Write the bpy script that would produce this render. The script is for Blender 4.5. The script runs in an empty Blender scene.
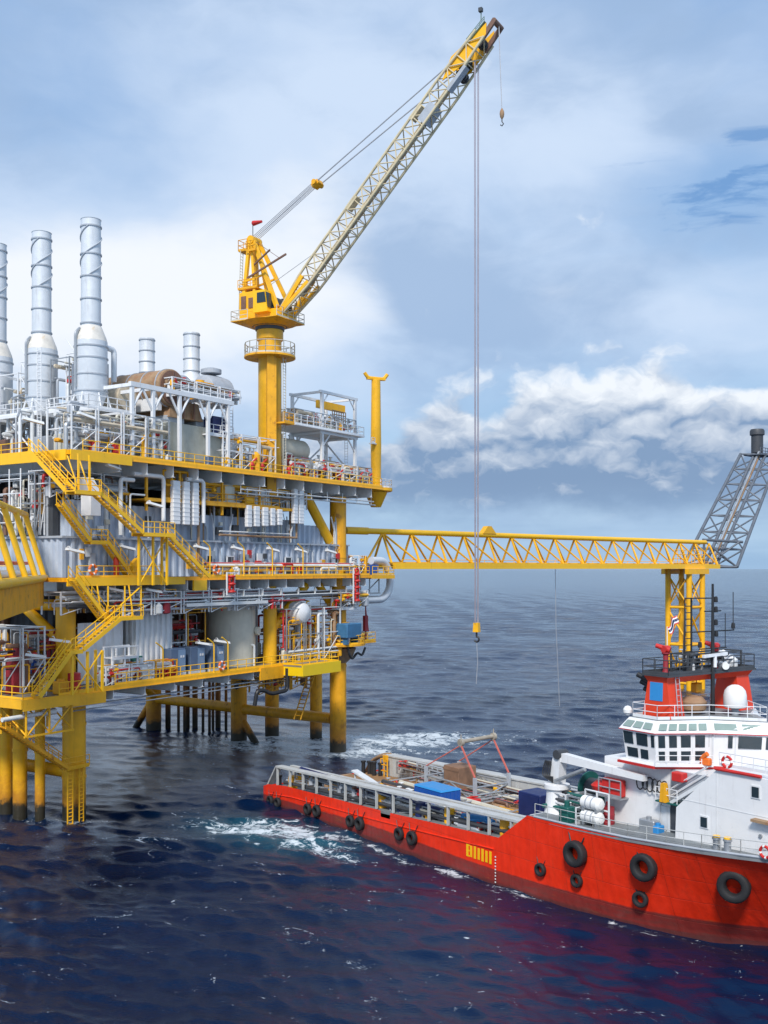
import bpy, bmesh, math, random
import numpy as np
from mathutils import Vector, Matrix, noise as mnoise
PI = math.pi
R = math.radians
sc = bpy.context.scene
COL = sc.collection
rnd = random.Random(7)

# ------------------------------------------------------------------ camera
H_EYE = 24.0
cam_d = bpy.data.cameras.new('camera')
cam = bpy.data.objects.new('camera', cam_d)
COL.objects.link(cam)
cam.location = (0, 0, H_EYE)
cam.rotation_euler = (R(90), 0, 0)
cam_d.sensor_fit = 'VERTICAL'
cam_d.sensor_height = 36.0
cam_d.lens = 36.0 * 1050 / 1024
cam_d.shift_y = 56 / 1024
cam_d.clip_start = 0.5
cam_d.clip_end = 60000
sc.camera = cam

# ------------------------------------------------------------------ frames (platform, ship, world)
class Frame:
    def __init__(self, ox, oy, ang):
        self.ox, self.oy, self.ang = ox, oy, ang
        self.c, self.s = math.cos(ang), math.sin(ang)
    def w(self, x, y, z=0):
        return Vector((self.ox + x * self.c - y * self.s, self.oy + x * self.s + y * self.c, z))
    def inv(self, X, Y):
        dx, dy = X - self.ox, Y - self.oy
        return dx * self.c + dy * self.s, -dx * self.s + dy * self.c
PF = Frame(-29.87, 101.2, math.atan2(.8373, .5467))      # x along the long side, y inwards
SF = Frame(-12.66, 109.1, math.atan2(-.813, .583))       # x towards the bow, y to port
WF = Frame(0, 0, 0)
BASE = {}

def pf(px, py, t):
    """survey: point of the plane y=t of the platform seen along a bearing -> (s, z)"""
    k = (px - 384) / 1050
    ux, uy = PF.c, PF.s
    vx, vy = -PF.s, PF.c
    s = (k * (PF.oy + t * vy) - PF.ox - t * vx) / (ux - k * uy)
    Y = PF.oy + s * uy + t * vy
    return s, H_EYE + (568 - py) * Y / 1050
def pe(px, py, s):
    """the same for the end plane x=s -> (t, z)"""
    k = (px - 384) / 1050
    ux, uy = PF.c, PF.s
    vx, vy = -PF.s, PF.c
    t = (k * (PF.oy + s * uy) - PF.ox - s * ux) / (vx - k * vy)
    Y = PF.oy + s * uy + t * vy
    return t, H_EYE + (568 - py) * Y / 1050
def sf(px, py, z):
    """survey: point at height z -> ship coordinates"""
    Y = 1050 * (H_EYE - z) / (py - 568)
    return SF.inv((px - 384) * Y / 1050, Y)
def sy(px, py, y):
    """survey: point of the fore-and-aft plane y of the ship -> (x, z)"""
    k = (px - 384) / 1050
    a, p = (SF.c, SF.s), (-SF.s, SF.c)
    x = (k * (SF.oy + y * p[1]) - SF.ox - y * p[0]) / (a[0] - k * a[1])
    Y = SF.oy + x * a[1] + y * p[1]
    return x, H_EYE + (568 - py) * Y / 1050

# ------------------------------------------------------------------ mesh builder
class MB:
    def __init__(self):
        self.v, self.f, self.m = [], [], []
        self.mi = 0
    def add(self, vs, fs, mi=None):
        b = len(self.v)
        self.v.extend([tuple(q) for q in vs])
        mi = self.mi if mi is None else mi
        for q in fs:
            self.f.append(tuple(b + i for i in q)); self.m.append(mi)
        return self
    def box(self, x0, y0, z0, x1, y1, z1, mi=None):
        x0, x1 = min(x0, x1), max(x0, x1); y0, y1 = min(y0, y1), max(y0, y1); z0, z1 = min(z0, z1), max(z0, z1)
        return self.add([(x0,y0,z0),(x1,y0,z0),(x1,y1,z0),(x0,y1,z0),(x0,y0,z1),(x1,y0,z1),(x1,y1,z1),(x0,y1,z1)],
                 [(0,3,2,1),(4,5,6,7),(0,1,5,4),(1,2,6,5),(2,3,7,6),(3,0,4,7)], mi)
    def bbox(self, x0, y0, z0, x1, y1, z1, b=.05, mi=None):
        """box with chamfered edges"""
        x0, x1 = min(x0, x1), max(x0, x1); y0, y1 = min(y0, y1), max(y0, y1); z0, z1 = min(z0, z1), max(z0, z1)
        bm = bmesh.new()
        bmesh.ops.create_cube(bm, size=1)
        for q in bm.verts:
            q.co = Vector(((x0+x1)/2+q.co.x*(x1-x0), (y0+y1)/2+q.co.y*(y1-y0), (z0+z1)/2+q.co.z*(z1-z0)))
        bmesh.ops.bevel(bm, geom=bm.edges[:], offset=b, segments=1, affect='EDGES', profile=.5)
        bm.verts.index_update()
        self.add([q.co[:] for q in bm.verts], [[q.index for q in g.verts] for g in bm.faces], mi)
        bm.free()
        return self
    def hexa(self, bot, top, mi=None):
        n = len(bot)
        fs = [tuple(range(n - 1, -1, -1)), tuple(range(n, 2 * n))]
        fs += [(i, (i + 1) % n, n + (i + 1) % n, n + i) for i in range(n)]
        return self.add(list(bot) + list(top), fs, mi)
    def prism(self, poly, z0, z1, mi=None):
        return self.hexa([(x, y, z0) for x, y in poly], [(x, y, z1) for x, y in poly], mi)
    def beam(self, p, q, w, h, mi=None, up=(0, 0, 1)):
        p, q = Vector(p), Vector(q)
        d = (q - p).normalized()
        u = Vector(up)
        if abs(d.dot(u)) > .97: u = Vector((1, 0, 0))
        a = d.cross(u).normalized() * (w / 2)
        b = a.cross(d).normalized() * (h / 2)
        return self.hexa([p - a - b, p + a - b, p + a + b, p - a + b], [q - a - b, q + a - b, q + a + b, q - a + b], mi)
    def cyl(self, p, q, r, r1=None, n=12, cap=True, mi=None):
        p, q = Vector(p), Vector(q)
        r1 = r if r1 is None else r1
        d = (q - p).normalized()
        u = Vector((0, 0, 1)) if abs(d.z) < .95 else Vector((1, 0, 0))
        a = d.cross(u).normalized(); b = d.cross(a)
        vs = []
        for (c, rr) in ((p, r), (q, r1)):
            for i in range(n):
                t = 2 * PI * i / n
                vs.append(c + a * (rr * math.cos(t)) + b * (rr * math.sin(t)))
        fs = [(i, (i + 1) % n, n + (i + 1) % n, n + i) for i in range(n)]
        if cap: fs += [tuple(range(n - 1, -1, -1)), tuple(range(n, 2 * n))]
        return self.add(vs, fs, mi)
    def bar(self, p, q, r, n=6, mi=None):
        return self.cyl(p, q, r, r, n, True, mi)
    def tube(self, pts, r, n=8, mi=None, close=False):
        pts = [Vector(p) for p in pts]
        N = len(pts)
        rs = r if isinstance(r, (list, tuple)) else [r] * N
        vs, fs = [], []
        prev = None
        for i, p in enumerate(pts):
            if close: d = pts[(i + 1) % N] - pts[i - 1]
            else: d = pts[min(i + 1, N - 1)] - pts[max(i - 1, 0)]
            d.normalize()
            if prev is None:
                u = Vector((0, 0, 1)) if abs(d.z) < .9 else Vector((1, 0, 0))
                a = d.cross(u).normalized()
            else:
                a = (prev - d * prev.dot(d)).normalized()
            prev = a
            b = d.cross(a)
            for k in range(n):
                t = 2 * PI * k / n
                vs.append(p + a * (rs[i] * math.cos(t)) + b * (rs[i] * math.sin(t)))
        for i in range(N if close else N - 1):
            j = (i + 1) % N
            for k in range(n):
                fs.append((i*n + k, i*n + (k+1) % n, j*n + (k+1) % n, j*n + k))
        if not close:
            fs.append(tuple(range(n - 1, -1, -1))); fs.append(tuple((N-1)*n + k for k in range(n)))
        return self.add(vs, fs, mi)
    def lathe(self, prof, c=(0, 0, 0), n=24, mi=None, axis='z'):
        vs, fs = [], []
        for (r, z) in prof:
            for i in range(n):
                t = 2 * PI * i / n
                x, y = r * math.cos(t), r * math.sin(t)
                if axis == 'z': q = (c[0] + x, c[1] + y, c[2] + z)
                elif axis == 'x': q = (c[0] + z, c[1] + x, c[2] + y)
                else: q = (c[0] + y, c[1] + z, c[2] + x)
                vs.append(q)
        m = len(prof)
        for j in range(m - 1):
            for i in range(n):
                fs.append((j*n + i, j*n + (i+1) % n, (j+1)*n + (i+1) % n, (j+1)*n + i))
        fs.append(tuple(range(n - 1, -1, -1))); fs.append(tuple((m-1)*n + i for i in range(n)))
        return self.add(vs, fs, mi)
    def torus(self, c, R_, r, axis='y', n=28, k=10, mi=None):
        pts = []
        for i in range(n):
            t = 2 * PI * i / n
            x, y = R_ * math.cos(t), R_ * math.sin(t)
            pts.append({'y': (c[0]+x, c[1], c[2]+y), 'z': (c[0]+x, c[1]+y, c[2]), 'x': (c[0], c[1]+x, c[2]+y)}[axis])
        return self.tube(pts, r, k, mi, close=True)
    def corr(self, p0, p1, z0, z1, pitch=.6, dep=.16, th=.05, mi=None):
        """corrugated sheet between two plan points"""
        p0, p1 = Vector((p0[0], p0[1])), Vector((p1[0], p1[1]))
        L = (p1 - p0).length; d = (p1 - p0) / L; nn = Vector((-d.y, d.x))
        prof = []
        n = max(1, round(L / pitch)); pt = L / n
        for i in range(n):
            for (fx, o) in ((0, 0), (.3, 0), (.45, dep), (.85, dep)):
                prof.append((i * pt + fx * pt, o))
        prof.append((L, 0))
        out = [p0 + d * a + nn * o for a, o in prof]
        inn = [p0 + d * a + nn * (o + th) for a, o in prof]
        m = len(prof)
        vs = [(q.x, q.y, z0) for q in out] + [(q.x, q.y, z1) for q in out] + [(q.x, q.y, z0) for q in inn] + [(q.x, q.y, z1) for q in inn]
        fs = []
        for i in range(m - 1):
            fs += [(i, i+1, m+i+1, m+i), (2*m+i+1, 2*m+i, 3*m+i, 3*m+i+1), (m+i, m+i+1, 3*m+i+1, 3*m+i), (i+1, i, 2*m+i, 2*m+i+1)]
        fs += [(0, m, 3*m, 2*m), (m-1, 3*m-1, 4*m-1, 2*m-1)]
        return self.add(vs, fs, mi)
    def rail(self, pts, h=1.1, sp=1.5, r=.045, mids=1, kick=True, mi=None):
        pts = [Vector(p) for p in pts]
        for a, b in zip(pts, pts[1:]):
            L = (b - a).length
            n = max(1, round(L / sp))
            for i in range(n + 1):
                p = a + (b - a) * (i / n)
                self.bar(p, p + Vector((0, 0, h)), r, 5, mi)
            for j in range(mids + 1):
                zz = Vector((0, 0, h * (j + 1) / (mids + 1)))
                self.bar(a + zz, b + zz, r, 5, mi)
            if kick and abs(a.z - b.z) < .01:
                self.beam(a + Vector((0, 0, .1)), b + Vector((0, 0, .1)), .03, .2, mi)
        return self
    def ladder(self, p, q, w=.5, side=(1, 0, 0), r=.035, step=.35, mi=None):
        p, q, a = Vector(p), Vector(q), Vector(side) * (w / 2)
        self.bar(p - a, q - a, r, 5, mi); self.bar(p + a, q + a, r, 5, mi)
        n = int((q - p).length / step)
        for i in range(1, n):
            c = p + (q - p) * (i / n)
            self.bar(c - a, c + a, r * .7, 4, mi)
        return self
    def mesh(self, name, mats, base=(0, 0, 0), smooth=32):
        me = bpy.data.meshes.new(name)
        b = base
        me.from_pydata([(x - b[0], y - b[1], z - b[2]) for x, y, z in self.v], [], self.f)
        if not isinstance(mats, (list, tuple)): mats = [mats]
        for m in mats: me.materials.append(m)
        if len(mats) > 1: me.polygons.foreach_set('material_index', self.m)
        me.polygons.foreach_set('use_smooth', [True] * len(self.f))
        me.set_sharp_from_angle(angle=R(smooth))
        me.update()
        return me

def tag(o, label, cat, group=None):
    o['label'] = label; o['category'] = cat
    if group: o['group'] = group
    return o
def thing(name, label, cat, base, fr=WF, group=None):
    """an Empty at the thing's base; its parts are authored in the coordinates of the frame"""
    o = bpy.data.objects.new(name, None)
    COL.objects.link(o)
    o.empty_display_size = .5
    o.location = fr.w(*base); o.rotation_euler = (0, 0, fr.ang)
    BASE[o.name] = base
    return tag(o, label, cat, group)
def part(name, mb, mats, parent, label=None, stuff=False, smooth=32):
    b = BASE[parent.name]
    o = bpy.data.objects.new(name, mb.mesh(name, mats, b, smooth))
    COL.objects.link(o)
    o.parent = parent
    BASE[o.name] = b
    if label: o['label'] = label
    if stuff: o['kind'] = 'stuff'
    return o
def solo(name, mb, mats, label, cat, base, fr=WF, group=None, smooth=32):
    """a thing that is one mesh"""
    o = bpy.data.objects.new(name, mb.mesh(name, mats, base, smooth))
    COL.objects.link(o)
    o.location = fr.w(*base); o.rotation_euler = (0, 0, fr.ang)
    BASE[o.name] = base
    return tag(o, label, cat, group)
def struct(name, mb, mats, base=(0, 0, 0), fr=WF, smooth=32):
    o = bpy.data.objects.new(name, mb.mesh(name, mats, base, smooth))
    COL.objects.link(o)
    o.location = fr.w(*base); o.rotation_euler = (0, 0, fr.ang)
    o['kind'] = 'structure'
    return o
def copy_tree(o, loc=None, rz=None, label=None, parent=None):
    c = o.copy(); COL.objects.link(c)
    if parent is not None: c.parent = parent
    if loc is not None: c.location = loc
    if rz is not None: c.rotation_euler = (0, 0, rz)
    if label: c['label'] = label
    for ch in list(o.children): copy_tree(ch, parent=c)
    return c

# ------------------------------------------------------------------ materials
def paint(name, col, rough=.5, metal=0., var=.12, rust=0., rust_col=(.20, .075, .025), scale=1.0, dirt=.0, streak=0., spec=.5, bump=0.):
    m = bpy.data.materials.new(name); m.use_nodes = True
    nt = m.node_tree; nd = nt.nodes; lk = nt.links
    bs = nd['Principled BSDF']
    tc = nd.new('ShaderNodeTexCoord')
    n1 = nd.new('ShaderNodeTexNoise'); n1.inputs['Scale'].default_value = .9 * scale; n1.inputs['Detail'].default_value = 6; n1.inputs['Roughness'].default_value = .65
    lk.new(tc.outputs['Object'], n1.inputs['Vector'])
    mr = nd.new('ShaderNodeMapRange'); mr.inputs[1].default_value = .3; mr.inputs[2].default_value = .7
    mr.inputs[3].default_value = 1 - var; mr.inputs[4].default_value = 1 + var * .6
    lk.new(n1.outputs['Fac'], mr.inputs[0])
    mul = nd.new('ShaderNodeMix'); mul.data_type = 'RGBA'; mul.blend_type = 'MULTIPLY'; mul.inputs[0].default_value = 1
    mul.inputs[6].default_value = (*col, 1)
    lk.new(mr.outputs[0], mul.inputs[7])
    out = mul.outputs[2]
    def layer(out, vec_scale, lo, hi, c2, amt, det=8):
        mp = nd.new('ShaderNodeMapping'); mp.inputs['Scale'].default_value = vec_scale
        lk.new(tc.outputs['Object'], mp.inputs['Vector'])
        n = nd.new('ShaderNodeTexNoise'); n.inputs['Scale'].default_value = 1; n.inputs['Detail'].default_value = det; n.inputs['Roughness'].default_value = .7
        lk.new(mp.outputs[0], n.inputs['Vector'])
        r = nd.new('ShaderNodeMapRange'); r.inputs[1].default_value = lo; r.inputs[2].default_value = hi; r.inputs[4].default_value = amt
        lk.new(n.outputs['Fac'], r.inputs[0])
        x = nd.new('ShaderNodeMix'); x.data_type = 'RGBA'
        lk.new(r.outputs[0], x.inputs[0]); lk.new(out, x.inputs[6]); x.inputs[7].default_value = (*c2, 1)
        return x.outputs[2]
    if rust: out = layer(out, (1.1*scale, 1.1*scale, .7*scale), .70 - .22 * rust, .78 - .1 * rust, rust_col, .85)
    if streak: out = layer(out, (2.2*scale, 2.2*scale, .16*scale), .60 - .12 * streak, .85, tuple(c * .45 + rc * .3 for c, rc in zip(col, rust_col)), .8)
    if dirt: out = layer(out, (.5*scale,)*3, .45, .8, tuple(c * .45 for c in col), dirt)
    lk.new(out, bs.inputs['Base Color'])
    rr = nd.new('ShaderNodeMapRange'); rr.inputs[1].default_value = .3; rr.inputs[2].default_value = .7
    rr.inputs[3].default_value = max(.05, rough - .12); rr.inputs[4].default_value = min(1, rough + .15)
    lk.new(n1.outputs['Fac'], rr.inputs[0]); lk.new(rr.outputs[0], bs.inputs['Roughness'])
    bs.inputs['Metallic'].default_value = metal
    bs.inputs['Specular IOR Level'].default_value = spec
    if bump:
        bp = nd.new('ShaderNodeBump'); bp.inputs['Strength'].default_value = bump; bp.inputs['Distance'].default_value = .05
        lk.new(n1.outputs['Fac'], bp.inputs['Height']); lk.new(bp.outputs[0], bs.inputs['Normal'])
    return m
M = {}
M['yellow'] = paint('yellow_paint', (.92, .47, .010), .42, rust=.28, streak=.18, rust_col=(.33, .12, .02))
M['yellow_clean'] = paint('clean_yellow_paint', (.95, .53, .010), .38, var=.08, rust=.14, streak=.12, rust_col=(.45, .18, .02))
M['yellow_worn'] = paint('worn_yellow_paint', (.86, .41, .010), .5, rust=.65, streak=.45, rust_col=(.26, .09, .02), dirt=.25)
M['white'] = paint('white_paint', (.76, .77, .78), .42, var=.07, rust=.10, streak=.35)
M['white_clean'] = paint('clean_white_paint', (.80, .80, .80), .35, var=.05, streak=.25)
M['pipe_white'] = paint('lagged_pipe', (.70, .71, .70), .5, var=.12, rust=.12)
M['grey'] = paint('grey_paint', (.40, .43, .47), .5, var=.12, rust=.12, streak=.3)
M['wall'] = paint('blue_grey_wall_paint', (.46, .52, .61), .5, var=.10, rust=.10, streak=.55, rust_col=(.22, .13, .09))
M['wall_light'] = paint('light_grey_wall_paint', (.66, .68, .69), .5, var=.10, rust=.10, streak=.45)
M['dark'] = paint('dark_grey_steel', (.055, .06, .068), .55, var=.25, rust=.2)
M['steel'] = paint('galvanised_steel', (.42, .44, .46), .42, metal=.55, var=.2)
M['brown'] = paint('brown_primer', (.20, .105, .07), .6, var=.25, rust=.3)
M['rusty'] = paint('rusty_steel', (.36, .23, .13), .7, var=.35, rust=.9, rust_col=(.28, .10, .03))
M['cream'] = paint('cream_paint', (.60, .57, .47), .5, var=.1, streak=.4)
M['stained'] = paint('heat_stained_steel', (.62, .52, .38), .5, var=.3, rust=.5, rust_col=(.48, .30, .12))
M['alu'] = paint('stack_cladding', (.66, .69, .72), .42, metal=.1, var=.08, streak=.25)
M['red'] = paint('red_paint', (.58, .025, .02), .42, var=.15, rust=.1)
M['maroon'] = paint('dark_red_paint', (.30, .02, .03), .5, var=.2)
M['blue'] = paint('blue_paint', (.015, .10, .42), .42, var=.12, rust=.1)
M['blue_cab'] = paint('slate_blue_paint', (.10, .15, .24), .45, var=.12)
M['navy'] = paint('navy_paint', (.010, .022, .11), .45, var=.2)
M['sky_blue'] = paint('light_blue_paint', (.03, .25, .58), .42, var=.06)
M['green'] = paint('dark_green_paint', (.012, .11, .095), .45, var=.2)
M['rubber'] = paint('black_rubber', (.018, .018, .020), .7, var=.35, dirt=.3, bump=.4)
M['black'] = paint('black_paint', (.018, .019, .022), .5, var=.2)
M['rope'] = paint('steel_wire_rope', (.44, .45, .48), .5, metal=.2)
M['orange'] = paint('orange_paint', (.78, .16, .015), .5, var=.08)
M['funnel'] = paint('orange_red_funnel_paint', (.72, .050, .012), .42, var=.08, streak=.25)
M['chalk'] = paint('chalky_white', (.8, .8, .78), .6, var=.05)
M['concrete'] = paint('grey_deck_paint', (.20, .22, .23), .7, var=.2, rust=.2)
# ------------------------------------------------------------------ sky, sun
class NX:
    """tiny expression builder over math nodes"""
    nt = None
    def __init__(self, s): self.s = s
    @staticmethod
    def op(o, *a, clamp=False):
        n = NX.nt.nodes.new('ShaderNodeMath'); n.operation = o; n.use_clamp = clamp
        for i, q in enumerate(a):
            if isinstance(q, NX): NX.nt.links.new(q.s, n.inputs[i])
            else: n.inputs[i].default_value = q
        return NX(n.outputs[0])
    def __add__(s, o): return NX.op('ADD', s, o)
    __radd__ = __add__
    def __mul__(s, o): return NX.op('MULTIPLY', s, o)
    __rmul__ = __mul__
    def __sub__(s, o): return NX.op('SUBTRACT', s, o)
    def __rsub__(s, o): return NX.op('SUBTRACT', o, s)
    def __truediv__(s, o): return NX.op('DIVIDE', s, o)
    def clamp(s): return NX.op('ADD', s, 0., clamp=True)
    def step(s, a, b):
        n = NX.nt.nodes.new('ShaderNodeMapRange'); n.interpolation_type = 'SMOOTHSTEP'
        n.inputs[1].default_value = a; n.inputs[2].default_value = b
        NX.nt.links.new(s.s, n.inputs[0]); return NX(n.outputs[0])
def vec(x, y, z):
    n = NX.nt.nodes.new('ShaderNodeCombineXYZ')
    for i, q in enumerate((x, y, z)):
        if isinstance(q, NX): NX.nt.links.new(q.s, n.inputs[i])
        else: n.inputs[i].default_value = q
    return n.outputs[0]
def fbm(v, scale, det=6, rough=.55, dist=0., lac=2.0):
    n = NX.nt.nodes.new('ShaderNodeTexNoise')
    n.inputs['Scale'].default_value = scale; n.inputs['Detail'].default_value = det; n.inputs['Roughness'].default_value = rough
    n.inputs['Distortion'].default_value = dist; n.inputs['Lacunarity'].default_value = lac
    NX.nt.links.new(v, n.inputs['Vector'])
    return NX(n.outputs['Fac'])
def mixc(f, a, b):
    n = NX.nt.nodes.new('ShaderNodeMix'); n.data_type = 'RGBA'
    NX.nt.links.new(f.s, n.inputs[0]) if isinstance(f, NX) else setattr(n.inputs[0], 'default_value', f)
    for i, q in ((6, a), (7, b)):
        if isinstance(q, tuple): n.inputs[i].default_value = (*q, 1)
        else: NX.nt.links.new(q, n.inputs[i])
    return n.outputs[2]

SUN_EL, SUN_AZ = R(44), R(191)       # azimuth clockwise from +Y: behind the camera's left shoulder
world = bpy.data.worlds.new('World'); sc.world = world
world.use_nodes = True
nt = world.node_tree; NX.nt = nt
bg = nt.nodes['Background']
sky = nt.nodes.new('ShaderNodeTexSky'); sky.sky_type = 'NISHITA'; sky.sun_disc = False
sky.sun_elevation = SUN_EL; sky.sun_rotation = SUN_AZ
sky.air_density = 1.0; sky.dust_density = 1.5; sky.ozone_density = 1.5
bg.inputs['Strength'].default_value = .10
geo = nt.nodes.new('ShaderNodeTexCoord')
sep = nt.nodes.new('ShaderNodeSeparateXYZ'); nt.links.new(geo.outputs['Generated'], sep.inputs[0])
dx, dy, dz = (NX(sep.outputs[i]) for i in range(3))
az = NX.op('ARCTAN2', dx, dy) * 57.2958                         # degrees, 0 straight out to sea
el = NX.op('ARCSINE', NX.op('MAXIMUM', NX.op('MINIMUM', dz, 1.), -1.)) * 57.2958
def blob(a0, e0, wa, we, amp=1.):
    """soft patch of more or less cloud around one compass bearing and height"""
    p = (az - a0) / wa; q = (el - e0) / we
    return NX.op('EXPONENT', (p * p + q * q) * -1.) * amp
warp = fbm(vec(az * .12, el * .2, 3.3), 1., 3, .5) - .5
warp2 = fbm(vec(az * .12, el * .2, 9.1), 1., 3, .5) - .5
aw, ew = az + warp * 5., el + warp2 * 3.
# (1) veil of high cloud with blue showing through
veil = fbm(vec(aw * .050, ew * .10, 1.7), 1., 7, .52)
veil = veil + blob(-17., 14.5, 11., 6.0, .34) + blob(-2., 24., 9., 7., .10) + blob(8., 20., 9., 6., .08) + blob(-3., 15., 7., 6., .22) \
     + blob(-19., 25., 8., 5., -.10) + blob(14., 10.5, 7., 2.2, -.12) + blob(8., 6., 4., 1.6, -.10) + blob(18., 19., 5., 2.5, -.16)
veil_f = veil.step(.30, .74)
# (2) grey-blue undersides
grey = fbm(vec(aw * .085, ew * .17, 21.4), 1., 8, .55)
grey = grey + blob(3.2, 14.0, 3.8, 3.2, .30) + blob(11., 12.5, 7., 3.5, .06) + blob(18.5, 17.0, 5.0, 1.8, .24) + blob(19., 21.5, 5., 1.0, .10) + blob(-16., 13., 9., 5., -.26) \
     + blob(-3., 12., 4.0, 3.6, -.12) + blob(-21., 24., 5., 5., .06) + blob(14., 24., 8., 4., .05)
grey_f = grey.step(.44, .74)
dk = ((fbm(vec(az * .20 + warp * 2.6, el * .95 + warp2 * 1.6, 33.), 1., 8, .58) - .5) * 1.7) * (blob(18.6, 19.3, 7., 3.4) + .25) + .5 + blob(18.6, 18.6, 4.8, 1.3, .36) + blob(20.5, 21.2, 3.6, .9, .28)
dark_f = dk.step(.64, .92)
# (3) cumulus bank low over the sea to the right
cx, cy = az + (fbm(vec(az * .42, el * .6, 5.), 1., 3, .5) - .5) * 2.6, el + (fbm(vec(az * .42, el * .6, 15.), 1., 3, .5) - .5) * 2.0
tops = blob(14.0, 5.6, 2.8, 4.3, .46) + blob(8.4, 5.2, 2.3, 3.7, .44) + blob(19.6, 5.0, 3.0, 3.6, .43) + blob(3.2, 5.4, 2.6, 3.6, .46) + blob(12., 4.2, 14., 1.9, .26) + blob(-4., 5.0, 4., 2.6, .30) + blob(30., 5., 9., 2.8, .36) + blob(-20., 4., 12., 2.4, .30)
def bank(off, det, k2):
    e = cy + off
    return fbm(vec(cx * .16, e * .25, 40.2), 1., det, .50) * (1. - k2) + fbm(vec(cx * .42, e * .62, 12.), 1., det, .52) * k2
b0 = bank(0., 10, .35) * .8 + tops
s0 = bank(0., 5, .45); s1 = bank(1.0, 5, .45); s2 = bank(.4, 6, .6); s00 = bank(0., 6, .6)
bank_f = b0.step(.50, .61) * (el + (fbm(vec(az * .3, el * .5, 88.), 1., 5, .6) - .5) * 3.).step(1.9, 4.2)
lit = ((s0 - s1) * 2.3 + (s00 - s2) * 1.5 + .20 + (el - 5.9) * .15 - (b0 - .72) * .45).clamp()
S = 10.  # the colours below are divided by the background strength
def c(r, g, b): return (r * S, g * S, b * S)
base = mixc(el.step(0., 28.), c(.34, .56, .82), c(.33, .53, .86))
nish = sky.outputs[0]
blue = mixc(.65, nish, base)
col = mixc(veil_f, blue, c(.57, .69, .87))
col = mixc(grey_f * .84, col, c(.315, .45, .665))
col = mixc(dark_f * .75, col, c(.13, .29, .58))
white_f = ((fbm(vec(aw * .11, ew * .2, 77.), 1., 7, .52) - .5) * .8 + blob(-16., 13.5, 10., 5.0, .66) + blob(-5., 14., 6., 4.2, .52) + blob(-2., 18.5, 7., 2.6, .25) + blob(-24., 14., 9., 5., .3) + blob(9.5, 14.5, 3., 1.6, .34) + blob(-2., 22., 12., 3., .18)).step(.26, .70)
col = mixc(white_f * .88, col, c(.86, .89, .93))
ccol = mixc(lit, c(.205, .31, .485), c(.84, .88, .93))
col = mixc(bank_f * .94, col, ccol)
hz = (1. - el.step(.0, 5.0))
low = mixc((fbm(vec(az * .12, el * .9, 60.), 1., 5, .5)).step(.3, .7), c(.30, .46, .67), c(.40, .57, .77))
col = mixc(hz * .85, col, low)
nt.links.new(col, bg.inputs['Color'])

sun_d = bpy.data.lights.new('sun', 'SUN'); sun_d.energy = 3.2; sun_d.angle = R(10); sun_d.color = (1., .955, .90)
sun = bpy.data.objects.new('sun', sun_d); COL.objects.link(sun)
sdir = Vector((math.sin(SUN_AZ) * math.cos(SUN_EL), math.cos(SUN_AZ) * math.cos(SUN_EL), math.sin(SUN_EL)))
sun.rotation_euler = sdir.to_track_quat('Z', 'Y').to_euler()
sun.location = (-60, -40, 120)

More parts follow.
